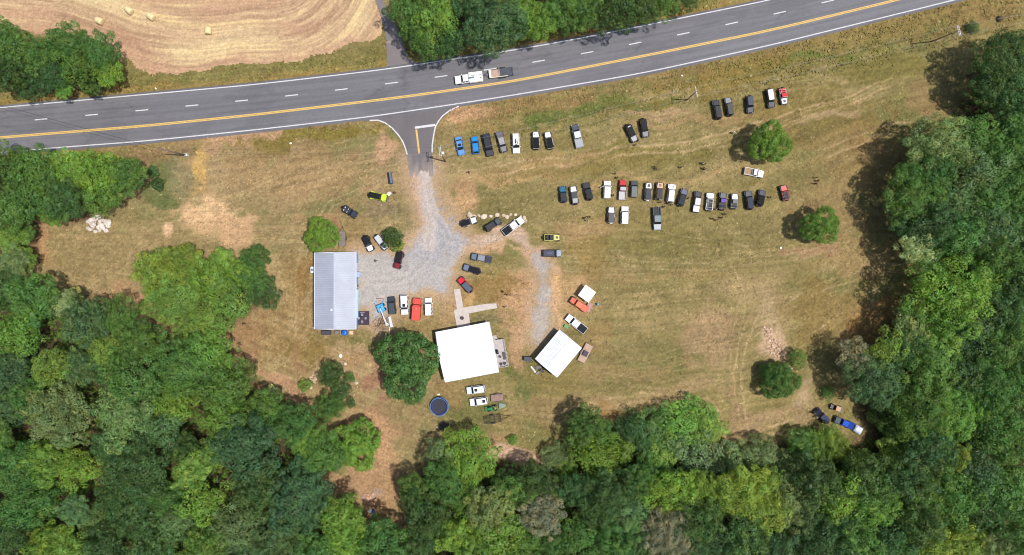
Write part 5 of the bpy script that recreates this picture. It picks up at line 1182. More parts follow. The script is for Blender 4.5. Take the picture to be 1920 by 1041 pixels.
# ================================================================== BUILDINGS
def house_frame(label, name, corners, z, cat='house'):
    """corners (px, clockwise from upper left) of the eaves at height z -> root, length, width, in a local frame centred on the footprint"""
    P = [Vector(at(a, b, z)) for a, b in corners]
    c = sum(P, Vector((0, 0))) / 4
    e = ((P[1] - P[0]) + (P[2] - P[3])) / 2; f = ((P[0] - P[3]) + (P[1] - P[2])) / 2
    root = thing(name, label, cat, c.x, c.y, 0, math.atan2(e.y, e.x))
    return root, e.length, f.length
def gable(root, Lx, Wy, zw, ze, zr, wall, roofm, ribs=0, axis='x', over=.45, th=.14, ribm=None, trim=None):
    """walls and a two-slope roof, ridge along local x (or y)"""
    ax, ay = Lx / 2 - over, Wy / 2 - over
    m = MB(); hx, hy = ax, ay
    sl = (zr - ze) / ((Wy if axis == 'x' else Lx) / 2)
    zb = ze + sl * over - .1
    if axis == 'x':
        pts = [(-hx, -hy), (hx, -hy), (hx, hy), (-hx, hy)]
        vs = [(x, y, -.1) for x, y in pts] + [(x, y, zb) for x, y in pts] + [(-hx, 0, zr - .14), (hx, 0, zr - .14)]
        fs = [(0, 1, 5, 4), (1, 2, 6, 9, 5), (2, 3, 7, 6), (3, 0, 4, 8, 7), (4, 5, 9, 8), (6, 7, 8, 9)]
    else:
        pts = [(-hx, -hy), (hx, -hy), (hx, hy), (-hx, hy)]
        vs = [(x, y, -.1) for x, y in pts] + [(x, y, zb) for x, y in pts] + [(0, -hy, zr - .14), (0, hy, zr - .14)]
        fs = [(0, 1, 5, 8, 4), (1, 2, 6, 5), (2, 3, 7, 9, 6), (3, 0, 4, 7), (4, 8, 9, 7), (5, 6, 9, 8)]
    m.add(vs, fs); m.build('wall', wall, root)
    for sgn in (1, -1):
        m = MB()
        if axis == 'x': q = [(-Lx / 2, sgn * Wy / 2, ze), (Lx / 2, sgn * Wy / 2, ze), (Lx / 2, 0, zr), (-Lx / 2, 0, zr)]
        else: q = [(sgn * Lx / 2, -Wy / 2, ze), (sgn * Lx / 2, Wy / 2, ze), (0, Wy / 2, zr), (0, -Wy / 2, zr)]
        if (Vector(q[1]) - Vector(q[0])).cross(Vector(q[3]) - Vector(q[0])).z < 0: q = [q[1], q[0], q[3], q[2]]
        vs = [(p[0], p[1], p[2] - th) for p in q] + list(q)
        m.add(vs, [(3, 2, 1, 0), (4, 5, 6, 7), (0, 1, 5, 4), (1, 2, 6, 5), (2, 3, 7, 6), (3, 0, 4, 7)])
        ro = m.build('roof', roofm, root)
        if ribs:
            m = MB(); 
            for k in range(ribs):
                f = (k + .5) / ribs - .5
                if axis == 'x': a, b = Vector((f * Lx, sgn * Wy / 2, ze + .015)), Vector((f * Lx, 0, zr + .015))
                else: a, b = Vector((sgn * Lx / 2, f * Wy, ze + .015)), Vector((0, f * Wy, zr + .015))
                m.tube(a, b, .06, .06, 6, False)
            m.build('roof_rib', ribm or roofm, ro)
    m = MB()
    if axis == 'x': m.box(0, 0, zr + .03, Lx + .04, .34, .06)
    else: m.box(0, 0, zr + .03, .34, Wy + .04, .06)
    m.build('ridge_cap', ribm or roofm, root)
    if trim:
        for sgn in (1, -1):
            m = MB()
            if axis == 'x': m.box(0, sgn * (Wy / 2 + .06), ze - .05, Lx, .12, .14)
            else: m.box(sgn * (Lx / 2 + .06), 0, ze - .05, .12, Wy, .14)
            m.build('gutter', trim, root)
            m = MB()
            if axis == 'x':
                for s2 in (1, -1): m.tube((sgn * (Lx / 2 + .03), s2 * Wy / 2, ze), (sgn * (Lx / 2 + .03), 0, zr), .07, .07, 6)
            else:
                for s2 in (1, -1): m.tube((s2 * Lx / 2, sgn * (Wy / 2 + .03), ze), (0, sgn * (Wy / 2 + .03), zr), .07, .07, 6)
            m.build('barge_board', trim, root)
def opening(root, side, pos, hx, hy, z0, z1, w, frame, pane, name='window'):
    m = MB(); q = MB()
    if side in ('e', 'w'):
        s_ = 1 if side == 'e' else -1
        m.box(s_ * (hx + .02), pos, (z0 + z1) / 2, .06, w, z1 - z0); q.box(s_ * (hx + .055), pos, (z0 + z1) / 2, .03, w - .2, z1 - z0 - .2)
    else:
        s_ = 1 if side == 'n' else -1
        m.box(pos, s_ * (hy + .02), (z0 + z1) / 2, w, .06, z1 - z0); q.box(pos, s_ * (hy + .055), (z0 + z1) / 2, w - .2, .03, z1 - z0 - .2)
    o = m.build(name, frame, root)
    q.build('pane' if name == 'window' else 'panel', pane, o)
    if name == 'door':
        k = MB()
        if side in ('e', 'w'): k.box(s_ * (hx + .1), pos + w * .33, 1.0, .06, .05, .12)
        else: k.box(pos + w * .33, s_ * (hy + .1), 1.0, .05, .06, .12)
        k.build('handle', STEEL, o)
WHF = paint((225, 225, 222), .5); 
# grey ribbed metal building
root, Lx, Wy = house_frame('long building with a grey-blue ribbed metal roof beside the gravel lot', 'metal_building', [(591, 474), (669, 474), (665.5, 617), (588.5, 617)], 3.6)
gable(root, Lx, Wy, 3, 3.6, 4.45, paint((112, 160, 196), .6, 0, 0, .08, 1.5), paint((154, 158, 170), .5, .1, .05, .1, .35), 34, 'y', .22, .1, paint((180, 183, 192), .45, .1), paint((216, 220, 228), .45))
hx, hy = Lx / 2 - .22, Wy / 2 - .22
for yy_ in (-2.2, -4.0): opening(root, 'e', yy_, hx, hy, .9, 2.3, 1.3, WHF, GLASS)
opening(root, 'e', 1.2, hx, hy, .0, 2.1, 1.0, WHF, paint((80, 110, 140), .5), 'door'); opening(root, 'e', 5.2, hx, hy, .0, 2.8, 3.0, WHF, paint((200, 204, 210), .5), 'door')
for xx in (-2.5, 2.5): opening(root, 'n', xx, hx, hy, 1.0, 2.2, 1.2, WHF, GLASS); opening(root, 's', xx, hx, hy, 1.0, 2.2, 1.2, WHF, GLASS)
for yy_ in (-5, 0, 5): opening(root, 'w', yy_, hx, hy, 1.0, 2.2, 1.2, WHF, GLASS)
m = MB(); m.lathe([(.35, 0), (.35, .18), (.22, .3), (.05, .34)], 16, 'z', (-.75, -4.5, 4.25)); m.build('roof_vent', paint((206, 208, 214), .4), root)
m = MB(); m.slab(hx + .02, hx + 1.1, .62, .62, 2.5, 2.7, 2.45, r=.03, ch=.02, yc=3.9, z0b=2.35); aw = m.build('porch_roof', paint((128, 142, 172), .5), root)
for yy_ in (3.4, 4.4): m = MB(); m.tube((hx + 1.0, yy_, 0), (hx + 1.0, yy_, 2.4), .05); m.build('porch_post', WHF, aw)
m = MB(); m.slab(hx + .02, hx + .55, 3.4, 3.4, 2.5, 2.62, 2.5, r=.03, ch=.02, yc=-3.1); m.build('awning', paint((122, 170, 206), .5), root)
x, y = at(587.5, 506, .8); ac = thing('air_conditioner', 'white air conditioner box on the left side of the metal building', 'air conditioner', x, y)
m = MB(); m.slab(-.5, .35, .75, .75, .1, 1.5, r=.05, ch=.03); m.build('casing', paint((220, 220, 222), .5), ac)
m = MB(); m.lathe([(.28, 1.49), (.28, 1.53), (.05, 1.54)], 14, 'z', (-.08, 0, 0)); m.build('fan_grille', STEEL, ac)
# white house
root, Lx, Wy = house_frame('house with a bright white gable roof in the middle of the yard', 'house', [(816.8, 623.6), (917.6, 604.4), (935.2, 697), (834.4, 716.4)], 3.0)
ROOFW = paint((222, 223, 226), .45, 0, .1, .05, .4)
WALLH = paint((122, 124, 130), .8, 0, 0, .1, 2)
gable(root, Lx, Wy, 3, 3.0, 4.9, WALLH, ROOFW, 24, 'x', .4, .12, paint((242, 242, 244), .35, 0, .2, .02), paint((226, 228, 232), .5))
hx, hy = Lx / 2 - .4, Wy / 2 - .4
for xx in (-4.3, -1.6, 4.6): opening(root, 'n', xx, hx, hy, .9, 2.2, 1.3, WHF, GLASS)
opening(root, 'n', 1.2, hx, hy, .0, 2.1, 1.0, WHF, paint((110, 60, 50), .5), 'door'); opening(root, 'e', -1.0, hx, hy, .35, 2.4, 1.8, WHF, GLASS, 'door'); opening(root, 'e', 3.2, hx, hy, .9, 2.2, 1.4, WHF, GLASS)
for xx in (-3.5, .5, 4): opening(root, 's', xx, hx, hy, .9, 2.2, 1.3, WHF, GLASS)
opening(root, 'w', 2.5, hx, hy, .9, 2.2, 1.3, WHF, GLASS)
m = MB(); m.lathe([(.16, 0), (.16, .5), (.2, .5), (.02, .62)], 12, 'z', (4.2, 5.35, 2.55)); m.build('porch_lamp', LAMP, root)
m = MB(); m.lathe([(.16, 0), (.16, .5), (.2, .5), (.02, .62)], 12, 'z', (-6.35, 5.35, 2.45)); m.build('downspout_head', LAMP, root)
for k, xx in enumerate((-2.2, -1.4, 2.6)): m = MB(); m.slab(xx, xx + .7, .3, .3, .0, 1.0, r=.04, ch=.03, yc=-hy - .5); m.build('utility_box', paint((196, 198, 202), .5), root)
# deck beside the house
DK = [(929.5, 637), (944.5, 634.5), (955, 686), (934, 690)]
P = [Vector(at(a, b, .6)) for a, b in DK]; c = sum(P, Vector((0, 0))) / 4
deck = thing('wooden_deck', 'weathered grey wooden deck with railing on the right of the white house', 'deck', c.x, c.y, 0, R_(10.5))
M = Matrix.Rotation(-R_(10.5), 2)
L_ = [M @ (p - c) for p in P]
x0, x1 = (L_[0].x + L_[3].x) / 2 - .35, (L_[1].x + L_[2].x) / 2; y0, y1 = L_[2].y, L_[1].y
DW = paint((182, 172, 170), .85, 0, 0, .16, 2)
m = MB(); n = 15
for k in range(n): m.box(x0 + (x1 - x0) * (k + .5) / n, (y0 + y1) / 2, .57, (x1 - x0) / n - .012, y1 - y0, .06)
m.build('deck_boards', DW, deck)
m = MB()
for xx in (x0 + .1, x1 - .1):
    for k in range(4): m.box(xx, y0 + .1 + (y1 - y0 - .2) * k / 3, .22, .12, .12, .62)
m.build('deck_post', DW, deck)
def rail_(a, b):
    m = MB(); a, b = Vector(a), Vector(b); n = max(2, int((b - a).length / .9))
    for k in range(n + 1): p = a.lerp(b, k / n); m.box(p.x, p.y, 1.05, .09, .09, .95)
    for z in (1.5, .85): 
        d = b - a; m.box((a.x + b.x) / 2, (a.y + b.y) / 2, z, d.length, .10, .05, math.atan2(d.y, d.x))
    m.build('railing', paint((178, 168, 162), .8), deck)
rail_((x1 - .06, y0 + .06, 0), (x1 - .06, y1 - .06, 0)); rail_((x0 + .7, y0 + .06, 0), (x1 - .06, y0 + .06, 0)); rail_((x0 + .9, y1 - .06, 0), (x1 - .06, y1 - .06, 0))
m = MB()
for k in range(3): m.box(x0 + .45, y1 + .2 + k * .34, .42 - k * .18, 1.3, .32, .06)
for sgn in (-.62, .62): m.box(x0 + .45 + sgn, y1 + .5, .25, .05, 1.1, .1)
m.build('steps', DW, deck)
def dpt(u, v): q = Matrix.Rotation(R_(10.5), 2) @ Vector((u, v)); return q.x + c.x, q.y + c.y
def chair(px=None, py=None, z=0, rot=0, col=(60, 60, 64), label='', xy=None, group=None, name='chair'):
    x, y = xy if xy else at(px, py, z + .5)
    r = thing(name, label, 'chair', x, y, z, rot, group); cm = paint(col, .7)
    m = MB(); m.slab(-.25, .25, .25, .25, .38, .45, r=.05, ch=.02); m.build('seat', cm, r)
    m = MB(); m.frustum((-.29, -.23, .24), (-.36, -.32, .24), .42, .95); m.build('backrest', cm, r)
    for a in (-.2, .2):
        for b in (-.2, .2): m = MB(); m.tube((a, b, 0), (a, b, .4), .025); m.build('leg', cm, r)
    for b in (-.27, .27): m = MB(); m.box(0, b, .62, .45, .05, .04); m.build('armrest', cm, r)
chair(xy=dpt(x0 + .9, y0 + .9), z=.6, rot=R_(100), label='round-backed dark chair at the lower left corner of the wooden deck', group='deck chairs')
chair(xy=dpt(x1 - .9, y0 + .9), z=.6, rot=R_(80), label='dark chair at the lower right corner of the wooden deck', group='deck chairs')
xx, yy_ = dpt(x1 - .75, y0 + 2.6); bn = thing('bench', 'dark slatted bench along the outer railing of the wooden deck', 'bench', xx, yy_, .6, R_(100.5))
m = MB(); 
for k in range(4): m.box(0, -.2 + k * .13, .45, 1.8, .1, .04)
m.build('seat', paint((84, 80, 82), .7), bn)
m = MB()
for k in range(3): m.box(0, -.3 - .01 * k, .6 + k * .14, 1.8, .03, .1)
m.build('backrest', paint((84, 80, 82), .7), bn)
for sgn in (-.8, .8): m = MB(); m.box(sgn, 0, .2, .06, .5, .44); m.build('leg', TRIM, bn)
xx, yy_ = dpt(x0 + .55, y0 + 3.9); gq = thing('grill', 'black barbecue grill on the deck against the house wall', 'grill', xx, yy_, .6, R_(100))
m = MB(); m.slab(-.5, .5, .28, .28, .55, .9, r=.1, ch=.08); m.build('firebox', TRIM, gq); m = MB(); m.lathe([(.3, -.5), (.3, .5)], 12, 'x', (0, 0, .88)); m.build('lid', paint((40, 40, 44), .4), gq)
for a in (-.4, .4): m = MB(); m.box(a, 0, .28, .06, .5, .55); m.build('leg', STEEL, gq)
xx, yy_ = dpt(x0 + 1.0, y0 + 2.6); tb = thing('side_table', 'small round dark table on the wooden deck near the grill', 'table', xx, yy_, .6)
m = MB(); m.lathe([(.3, .5), (.3, .54)], 14, 'z'); m.build('top', paint((58, 54, 54), .6), tb); m = MB(); m.tube((0, 0, 0), (0, 0, .5), .04); m.build('leg', TRIM, tb)
# garage
root, Lx, Wy = house_frame('white metal-roofed garage standing diagonally beside the gravel loop', 'garage', [(1003.6, 673.7), (1049.7, 619), (1090, 652.5), (1044.6, 707)], 3.2, 'garage')
gable(root, Lx, Wy, 3, 3.2, 3.9, paint((120, 116, 112), .8, 0, 0, .12, 2), paint((218, 219, 221), .45, .0, .1, .10, .7), 20, 'x', .25, .1, paint((206, 208, 212), .45), paint((214, 216, 220), .5))
hx, hy = Lx / 2 - .25, Wy / 2 - .25
for xx in (-2.3, 2.3): opening(root, 'n', xx, hx, hy, .0, 2.5, 2.9, WHF, paint((70, 66, 64), .6), 'door')
opening(root, 'e', 1.0, hx, hy, 1, 2.1, 1.1, WHF, GLASS); opening(root, 's', 0, hx, hy, 1, 2.1, 1.2, WHF, GLASS); opening(root, 'w', -1, hx, hy, 0, 2.1, 1, WHF, paint((90, 88, 86), .6), 'door')
m = MB(); m.box(-3.0, hy + .9, 1.2, 1.3, .9, 2.2, .15)
x, y = at(989.5, 673, .7); bx = thing('dumpster', 'dark blue-grey wheeled bin at the left corner of the garage', 'bin', x, y, 0, R_(-5))
m = MB(); m.frustum((-.8, .8, .42), (-.9, .9, .5), .12, 1.15); m.build('body', paint((48, 48, 60), .6), bx); m = MB(); m.slab(-.93, .93, .54, .54, 1.15, 1.22, r=.05, ch=.03); m.build('lid', paint((58, 57, 68), .6), bx)
for a in (-.7, .7):
    for b in (-.35, .35): m = MB(); m.lathe([(.08, -.03), (.08, .03)], 10, 'y', (a, b, .08)); m.build('wheel', RUBBER, bx)
# canopy tent
x, y = at(1101, 551, 2.7); tent = thing('canopy_tent', 'square white pop-up canopy tent near the orange pickup', 'tent', x, y, 0, R_(-36))
m = MB(); a = 1.55
m.add([(-a, -a, 2.45), (a, -a, 2.45), (a, a, 2.45), (-a, a, 2.45), (0, 0, 2.95)], [(0, 1, 4), (1, 2, 4), (2, 3, 4), (3, 0, 4)])
m.add([(-a, -a, 2.25), (a, -a, 2.25), (a, a, 2.25), (-a, a, 2.25), (-a, -a, 2.45), (a, -a, 2.45), (a, a, 2.45), (-a, a, 2.45)], [(0, 1, 5, 4), (1, 2, 6, 5), (2, 3, 7, 6), (3, 0, 4, 7)])
m.build('canopy', paint((238, 236, 228), .8, 0, 0, .03), tent)
for u in (-1, 1):
    for v in (-1, 1): m = MB(); m.box(u * (a - .06), v * (a - .06), 1.15, .06, .06, 2.3); m.build('leg', STEEL, tent)
# tables and small objects near the tent
x, y = at(1104, 576.5, .8); tb = thing('table', 'brown folding table at the tail of the orange pickup', 'table', x, y, 0, R_(62))
m = MB(); m.slab(-1.15, 1.15, .62, .62, .70, .76, r=.05, ch=.02); m.build('top', paint((164, 130, 118), .7, 0, 0, .1), tb)
for u in (-1, 1):
    for v in (-.5, .5): m = MB(); m.tube((u, v, 0), (u, v, .72), .03); m.build('leg', STEEL, tb)
x, y = at(1121, 570.5, .5); br = thing('barrel', 'small teal barrel standing right of the brown folding table', 'barrel', x, y)
m = MB(); m.lathe([(.27, 0), (.30, .05), (.29, .3), (.31, .32), (.29, .34), (.29, .6), (.31, .62), (.29, .64), (.30, .86), (.27, .88)], 18, 'z'); m.build('drum', paint((70, 140, 160), .5), br)
m = MB(); m.lathe([(.26, .87), (.26, .9), (.05, .9)], 16, 'z'); m.build('lid', paint((90, 160, 180), .5), br)
x, y = at(1062, 612.5, .4); wb = thing('wheelbarrow', 'green wheelbarrow between the white pickup and the garage', 'wheelbarrow', x, y, 0, R_(-28))
m = MB(); m.frustum((-.35, .3, .22), (-.55, .5, .36), .3, .6); m.build('tray', paint((60, 140, 70), .5), wb)
for s_ in (.28, -.28): m = MB(); m.tube((.5, s_ * .3, .25), (-1.0, s_, .55), .025); m.tube((-.35, s_, .4), (-.35, s_, 0), .025); m.build('handle', paint((150, 118, 80), .7), wb)
m = MB(); m.lathe([(.1, -.04), (.19, -.04), (.19, .04), (.1, .04)], 14, 'y', (.62, 0, .19)); m.build('wheel', RUBBER, wb)
x, y = at(1101, 626, .3); 
# scrap beside the garage
for i, (px_, py_, l_, w_, a_, col_, lab) in enumerate([(1000, 693, 1.9, .4, -52, (206, 204, 198), 'long white board leaning in the scrap behind the garage'), (1009, 689, 1.3, .8, 20, (110, 104, 100), 'grey metal sheet in the scrap behind the garage'), (1016, 696, 1.2, .5, -30, (74, 70, 68), 'dark plank in the scrap behind the garage'), (1008, 700, 1.0, .5, 40, (140, 132, 124), 'pale plank lowest in the scrap behind the garage')]):
    x, y = at(px_, py_, .3); m = MB(); m.slab(-l_ / 2, l_ / 2, w_ / 2, w_ / 2, 0, .16, .34, r=.03, ch=.02, z0b=.2)
    tag(m.build('scrap_board', paint(col_, .7, 0, 0, .2), None, (x, y, .02), (0, 0, R_(a_))), lab, 'board')
for i, (px_, py_, lab) in enumerate([(1012, 693, 'old tyre at the left of the scrap behind the garage'), (1019, 691, 'old tyre at the right of the scrap behind the garage')]):
    x, y = at(px_, py_, .2); m = MB(); m.lathe([(.2, 0), (.36, .02), (.4, .1), (.36, .2), (.2, .22), (.2, 0)], 16, 'z', cap=False); tag(m.build('tyre', RUBBER, None, (x, y, 0)), lab, 'tyre')
# patio pad with table and chairs beside the metal building
x, y = at(680, 596.5, .1); pd = thing('patio_platform', 'square dark plum patio platform beside the metal building', 'patio', x, y, 0, 0)
m = MB(); n = 14
for k in range(n): m.box(-1.5 + 3.0 * (k + .5) / n, 0, .1, 3.0 / n - .012, 3.15, .1)
m.build('boards', paint((62, 48, 62), .8, 0, 0, .15), pd)
m = MB()
for sgn in (1, -1): m.box(sgn * 1.52, 0, .08, .08, 3.3, .22); m.box(0, sgn * 1.62, .08, 2.94, .08, .22)
m.build('edging', paint((48, 38, 48), .8), pd)
tb = thing('patio_table', 'dark table in the middle of the plum patio platform', 'table', x, y, .15)
m = MB(); m.lathe([(.42, .68), (.42, .72)], 18, 'z'); m.build('top', paint((52, 46, 54), .5), tb)
m = MB(); m.tube((0, 0, 0), (0, 0, .7), .05); m.lathe([(.3, 0), (.3, .03)], 14, 'z'); m.build('pedestal', TRIM, tb)
for dx, dy, rt, wd in ((0, .82, -90, 'upper'), (0, -.82, 90, 'lower'), (-.82, 0, 0, 'left'), (.82, 0, 180, 'right')):
    chair(xy=(x + dx, y + dy), z=.15, rot=R_(rt), col=(146, 140, 150), label='grey patio chair on the %s side of the dark patio table' % wd, group='patio chairs')
bn = thing('bench', 'low grey bench along the top edge of the plum patio platform', 'bench', x, y + 1.4, .15)
m = MB(); m.slab(-.55, .55, .14, .14, .36, .44, r=.03, ch=.02); m.build('seat', paint((128, 118, 130), .7), bn)
for a_ in (-.45, .45): m = MB(); m.box(a_, 0, .18, .06, .24, .36); m.build('leg', TRIM, bn)
# objects behind the metal building
x, y = at(646, 624, .6); tk = thing('water_tank', 'round bright blue tank below the end wall of the metal building', 'tank', x, y)
m = MB(); m.lathe([(.62, 0), (.68, .08), (.68, .95), (.6, 1.08), (.2, 1.14)], 22, 'z'); m.build('body', paint((28, 104, 200), .45), tk); m = MB(); m.lathe([(.18, 1.12), (.18, 1.2), (.02, 1.21)], 14, 'z'); m.build('lid', paint((20, 70, 150), .5), tk)
x, y = at(612, 624, .5); bx = thing('storage_box', 'wide dark storage chest below the end wall of the metal building', 'chest', x, y)
m = MB(); m.slab(-1.1, 1.1, .5, .5, 0, .8, r=.05, ch=.03); m.build('body', paint((50, 46, 54), .7), bx); m = MB(); m.slab(-1.14, 1.14, .54, .54, .8, .9, r=.05, ch=.04); m.build('lid', paint((60, 56, 66), .6), bx)
x, y = at(632, 623, .4); bx = thing('cooler', 'small grey chest between the dark storage chest and the blue tank', 'chest', x, y)
m = MB(); m.slab(-.5, .5, .35, .35, 0, .6, r=.05, ch=.03); m.build('body', paint((90, 86, 88), .7), bx); m = MB(); m.slab(-.53, .53, .38, .38, .6, .68, r=.05, ch=.03); m.build('lid', paint((112, 108, 108), .6), bx)
x, y = at(659, 623.5, .4); bx = thing('crate', 'pale tan box right of the bright blue tank', 'box', x, y)
m = MB(); m.slab(-.45, .45, .45, .45, 0, .7, r=.04, ch=.03); m.build('body', paint((204, 164, 132), .8), bx); m = MB(); m.slab(-.47, .47, .47, .47, .7, .76, r=.04, ch=.02); m.build('lid', paint((212, 176, 146), .8), bx)
# fire pit on the walk
x, y = at(866.5, 596.5, .2); fp = thing('fire_pit', 'round dark fire bowl standing on the concrete walk', 'fire pit', x, y, .05)
m = MB(); m.lathe([(.18, .18), (.36, .26), (.44, .42), (.42, .43), (.3, .3), (.1, .26)], 20, 'z'); m.build('bowl', paint((70, 58, 56), .7), fp)
for k in range(3): m = MB(); m.tube((.25 * math.cos(k * 2.1), .25 * math.sin(k * 2.1), 0), (.22 * math.cos(k * 2.1), .22 * math.sin(k * 2.1), .26), .03); m.build('leg', TRIM, fp)
# trampoline
x, y = at(824, 762, .9); tp = thing('trampoline', 'round trampoline with dark mat and blue padded rim below the house', 'trampoline', x, y)
m = MB(); m.lathe([(1.66, .88), (.02, .86)], 40, 'z'); m.build('mat', paint((46, 46, 56), .8, 0, 0, .1), tp)
m = MB(); m.lathe([(1.64, .90), (1.9, .96), (2.12, .93), (2.14, .86)], 44, 'z', cap=False); m.build('pad', paint((22, 34, 88), .7), tp)
m = MB()
for k in range(44): m.tube((2.2 * math.cos(k * PI / 22), 2.2 * math.sin(k * PI / 22), .88), (2.2 * math.cos((k + 1) * PI / 22), 2.2 * math.sin((k + 1) * PI / 22), .88), .06, .06, 8, False)
m.build('rim', paint((92, 132, 172), .5), tp)
m = MB()
for k in range(44): m.tube((2.16 * math.cos(k * PI / 22), 2.16 * math.sin(k * PI / 22), 2.4), (2.16 * math.cos((k + 1) * PI / 22), 2.16 * math.sin((k + 1) * PI / 22), 2.4), .03, .03, 6, False)
m.build('net_ring', paint((120, 164, 202), .5), tp)
for k in range(6):
    a_ = k * PI / 3 + .4; m = MB(); m.tube((2.24 * math.cos(a_), 2.24 * math.sin(a_), 0), (2.2 * math.cos(a_), 2.2 * math.sin(a_), 2.42), .035); m.build('pole', STEEL, tp)
m = MB(); m.add([(-.75, -1.98, .92), (.75, -1.98, .92), (0, -2.75, .05)], [(0, 1, 2), (2, 1, 0)]); 
for a_ in (-.2, .2): m.tube((a_ - .1, -2.1, .9), (a_ - .1, -2.65, .03), .04)
for k in range(3): m.tube((-.3, -2.2 - .15 * k, .75 - .26 * k), (.1, -2.2 - .15 * k, .75 - .26 * k), .04)
m.build('ladder', paint((126, 108, 100), .7), tp)
x, y = at(822, 740, .3)
m = MB(); m.slab(-.3, .3, .18, .18, .0, .22, r=.08, ch=.05); tag(m.build('storage_bin', paint((226, 222, 214), .5), None, (x, y, 0), (0, 0, .1)), 'small white bin just above the trampoline', 'bin')
# roadside sign board
x, y = at(732.5, 333, 2.2); sg = thing('sign_board', 'long narrow slate-coloured sign board seen from above beside the driveway', 'sign', x, y, 0, R_(98))
m = MB(); m.slab(-1.4, 1.4, .22, .22, .9, 2.5, r=.03, ch=.02); m.build('board', paint((92, 100, 128), .6), sg)
for a_ in (-1.0, 1.0): m = MB(); m.box(a_, 0, .48, .14, .14, 1.0); m.build('post', paint((90, 76, 64), .8), sg)
# hay bales
for i, (px_, py_, a_, lab) in enumerate([(186, 39, -25, 'round hay bale nearest the clump of trees, leftmost in the field'), (242, 19.5, -40, 'round hay bale at the top, left of the close pair'), (283, 31, -35, 'round hay bale with loose hay, right of the close pair'), (390, 57.5, 88, 'round hay bale standing alone farthest right in the field')]):
    x, y = at(px_, py_, .8); m = MB(); R0 = .78
    m.lathe([(R0 * .25, -.8), (R0 * .8, -.79), (R0 * .97, -.72), (R0, -.3), (R0 * 1.01, 0), (R0, .3), (R0 * .97, .72), (R0 * .8, .79), (R0 * .25, .8)], 26, 'x')
    o = m.build('hay_bale', paint((214, 196, 148), .95, 0, 0, .18, 5), None, (x, y, .76), (0, 0, R_(a_))); tag(o, lab, 'hay bale', 'hay bales')
# ================================================================== ROCKS
def rockset(label_fn, pts, col, group, name='rock', seed=0, flat=.6):
    for i, (px_, py_, r_, z_) in enumerate(pts):
        x, y = at(px_, py_, .3); m = MB(); m.rock((0, 0, 0), r_, seed * 100 + i, flat)
        c_ = tuple(min(255, max(0, v + random.Random(seed * 77 + i).randint(-14, 14))) for v in col)
        tag(m.build(name, paint(c_, .9, 0, 0, .18, 2.5), None, (x, y, z_ + r_ * flat * .45)), label_fn(i, px_, py_), 'rock', group)
rr = random.Random(4); pts = []
for i in range(46):
    a_ = rr.uniform(0, 6.28); k = math.sqrt(rr.random()); pts.append((183 + 22 * k * math.cos(a_), 421 + 13.5 * k * math.sin(a_), rr.uniform(.28, .62), .45 * (1 - k)))
pts += [(166, 415, .7, 0), (183, 409, .9, .2), (203, 418, .95, 0), (199, 432, .8, 0), (166, 429, .7, 0), (192, 425, .6, .4), (176, 420, .6, .5)]
rockset(lambda i, a, b: 'pale boulder in the rock pile on the left lawn', pts, (205, 192, 180), 'boulders of the pile on the left lawn', 'boulder', 1)
bl_pts = [(880, 403.5, 1.0, 0), (889, 405, .75, 0), (897.5, 404, .5, 0), (907, 406, .75, 0), (920, 405.5, .6, 0), (932, 403, .7, 0), (944, 404, .6, 0), (950, 407, .55, 0), (957, 403, .45, 0), (966, 402.5, .55, 0), (982, 409, .6, 0), (985.5, 415, .6, 0), (976, 407, .4, 0)]
nm = ['leftmost', 'second', 'third', 'fourth', 'fifth', 'sixth', 'seventh', 'eighth', 'ninth', 'tenth', 'twelfth', 'rightmost', 'eleventh']
rockset(lambda i, a, b: '%s boulder%s in the boulder line above the parked trio' % (nm[i], '' if nm[i] in ('leftmost', 'rightmost') else ' from left'), bl_pts, (200, 180, 158), 'boulder line by the driveway', 'boulder', 2)
x, y = at(728.5, 364, .3); m = MB(); m.rock((0, 0, 0), .7, 991, .5); tag(m.build('boulder', paint((216, 206, 192), .9, 0, 0, .12, 2), None, (x, y, .2)), 'pale boulder at the nose of the lime green vehicle', 'rock')
rr = random.Random(6); pts = []
for i in range(130):
    t = rr.random(); cx_ = 1437 + 30 * t; cy_ = 614 + 62 * t; pts.append((cx_ + rr.gauss(0, 3.5 + 4 * t), cy_ + rr.gauss(0, 4), rr.uniform(.08, .3), .12 * rr.random()))
rockset(lambda i, a, b: 'pinkish broken stone in the rubble heap on the open field', pts, (208, 174, 150), 'stones of the pink rubble heap', 'rubble_stone', 3)
pts = [(1476 + rr.gauss(0, 4), 690 + rr.gauss(0, 4), rr.uniform(.15, .3), 0) for _ in range(10)]
rockset(lambda i, a, b: 'pale stone lying between the two bushes below the rubble heap', pts, (190, 178, 160), 'stones between the bushes', 'rubble_stone', 4)
pts = [(586 + rr.gauss(0, 5), 712 + rr.gauss(0, 6), rr.uniform(.18, .5), .1) for _ in range(22)]
rockset(lambda i, a, b: 'pale stone in the small rubble heap left of the garden thicket', pts, (188, 158, 134), 'stones of the small rubble heap', 'rubble_stone', 5)
pts = [(693 + rr.gauss(0, 5), 945 + rr.gauss(0, 11), rr.uniform(.12, .45), .1 * rr.random()) for _ in range(44)]
rockset(lambda i, a, b: 'broken stone in the rubbish heap on the dirt track', pts, (196, 152, 122), 'stones of the rubbish heap', 'rubble_stone', 6)
pts = [(990 + 26 * i / 13.0 + rr.gauss(0, 2) + 20, 864 + 30 * i / 13.0 + rr.gauss(0, 2), rr.uniform(.15, .4), 0) for i in range(14)]
rockset(lambda i, a, b: 'pale stone along the dirt path at the wood edge', pts, (212, 178, 150), 'stones along the dirt path', 'rubble_stone', 7)
pts = [(640 + rr.uniform(-2, 40), 690 + rr.uniform(-12, 60), rr.uniform(.12, .28), 0) for i in range(16)]
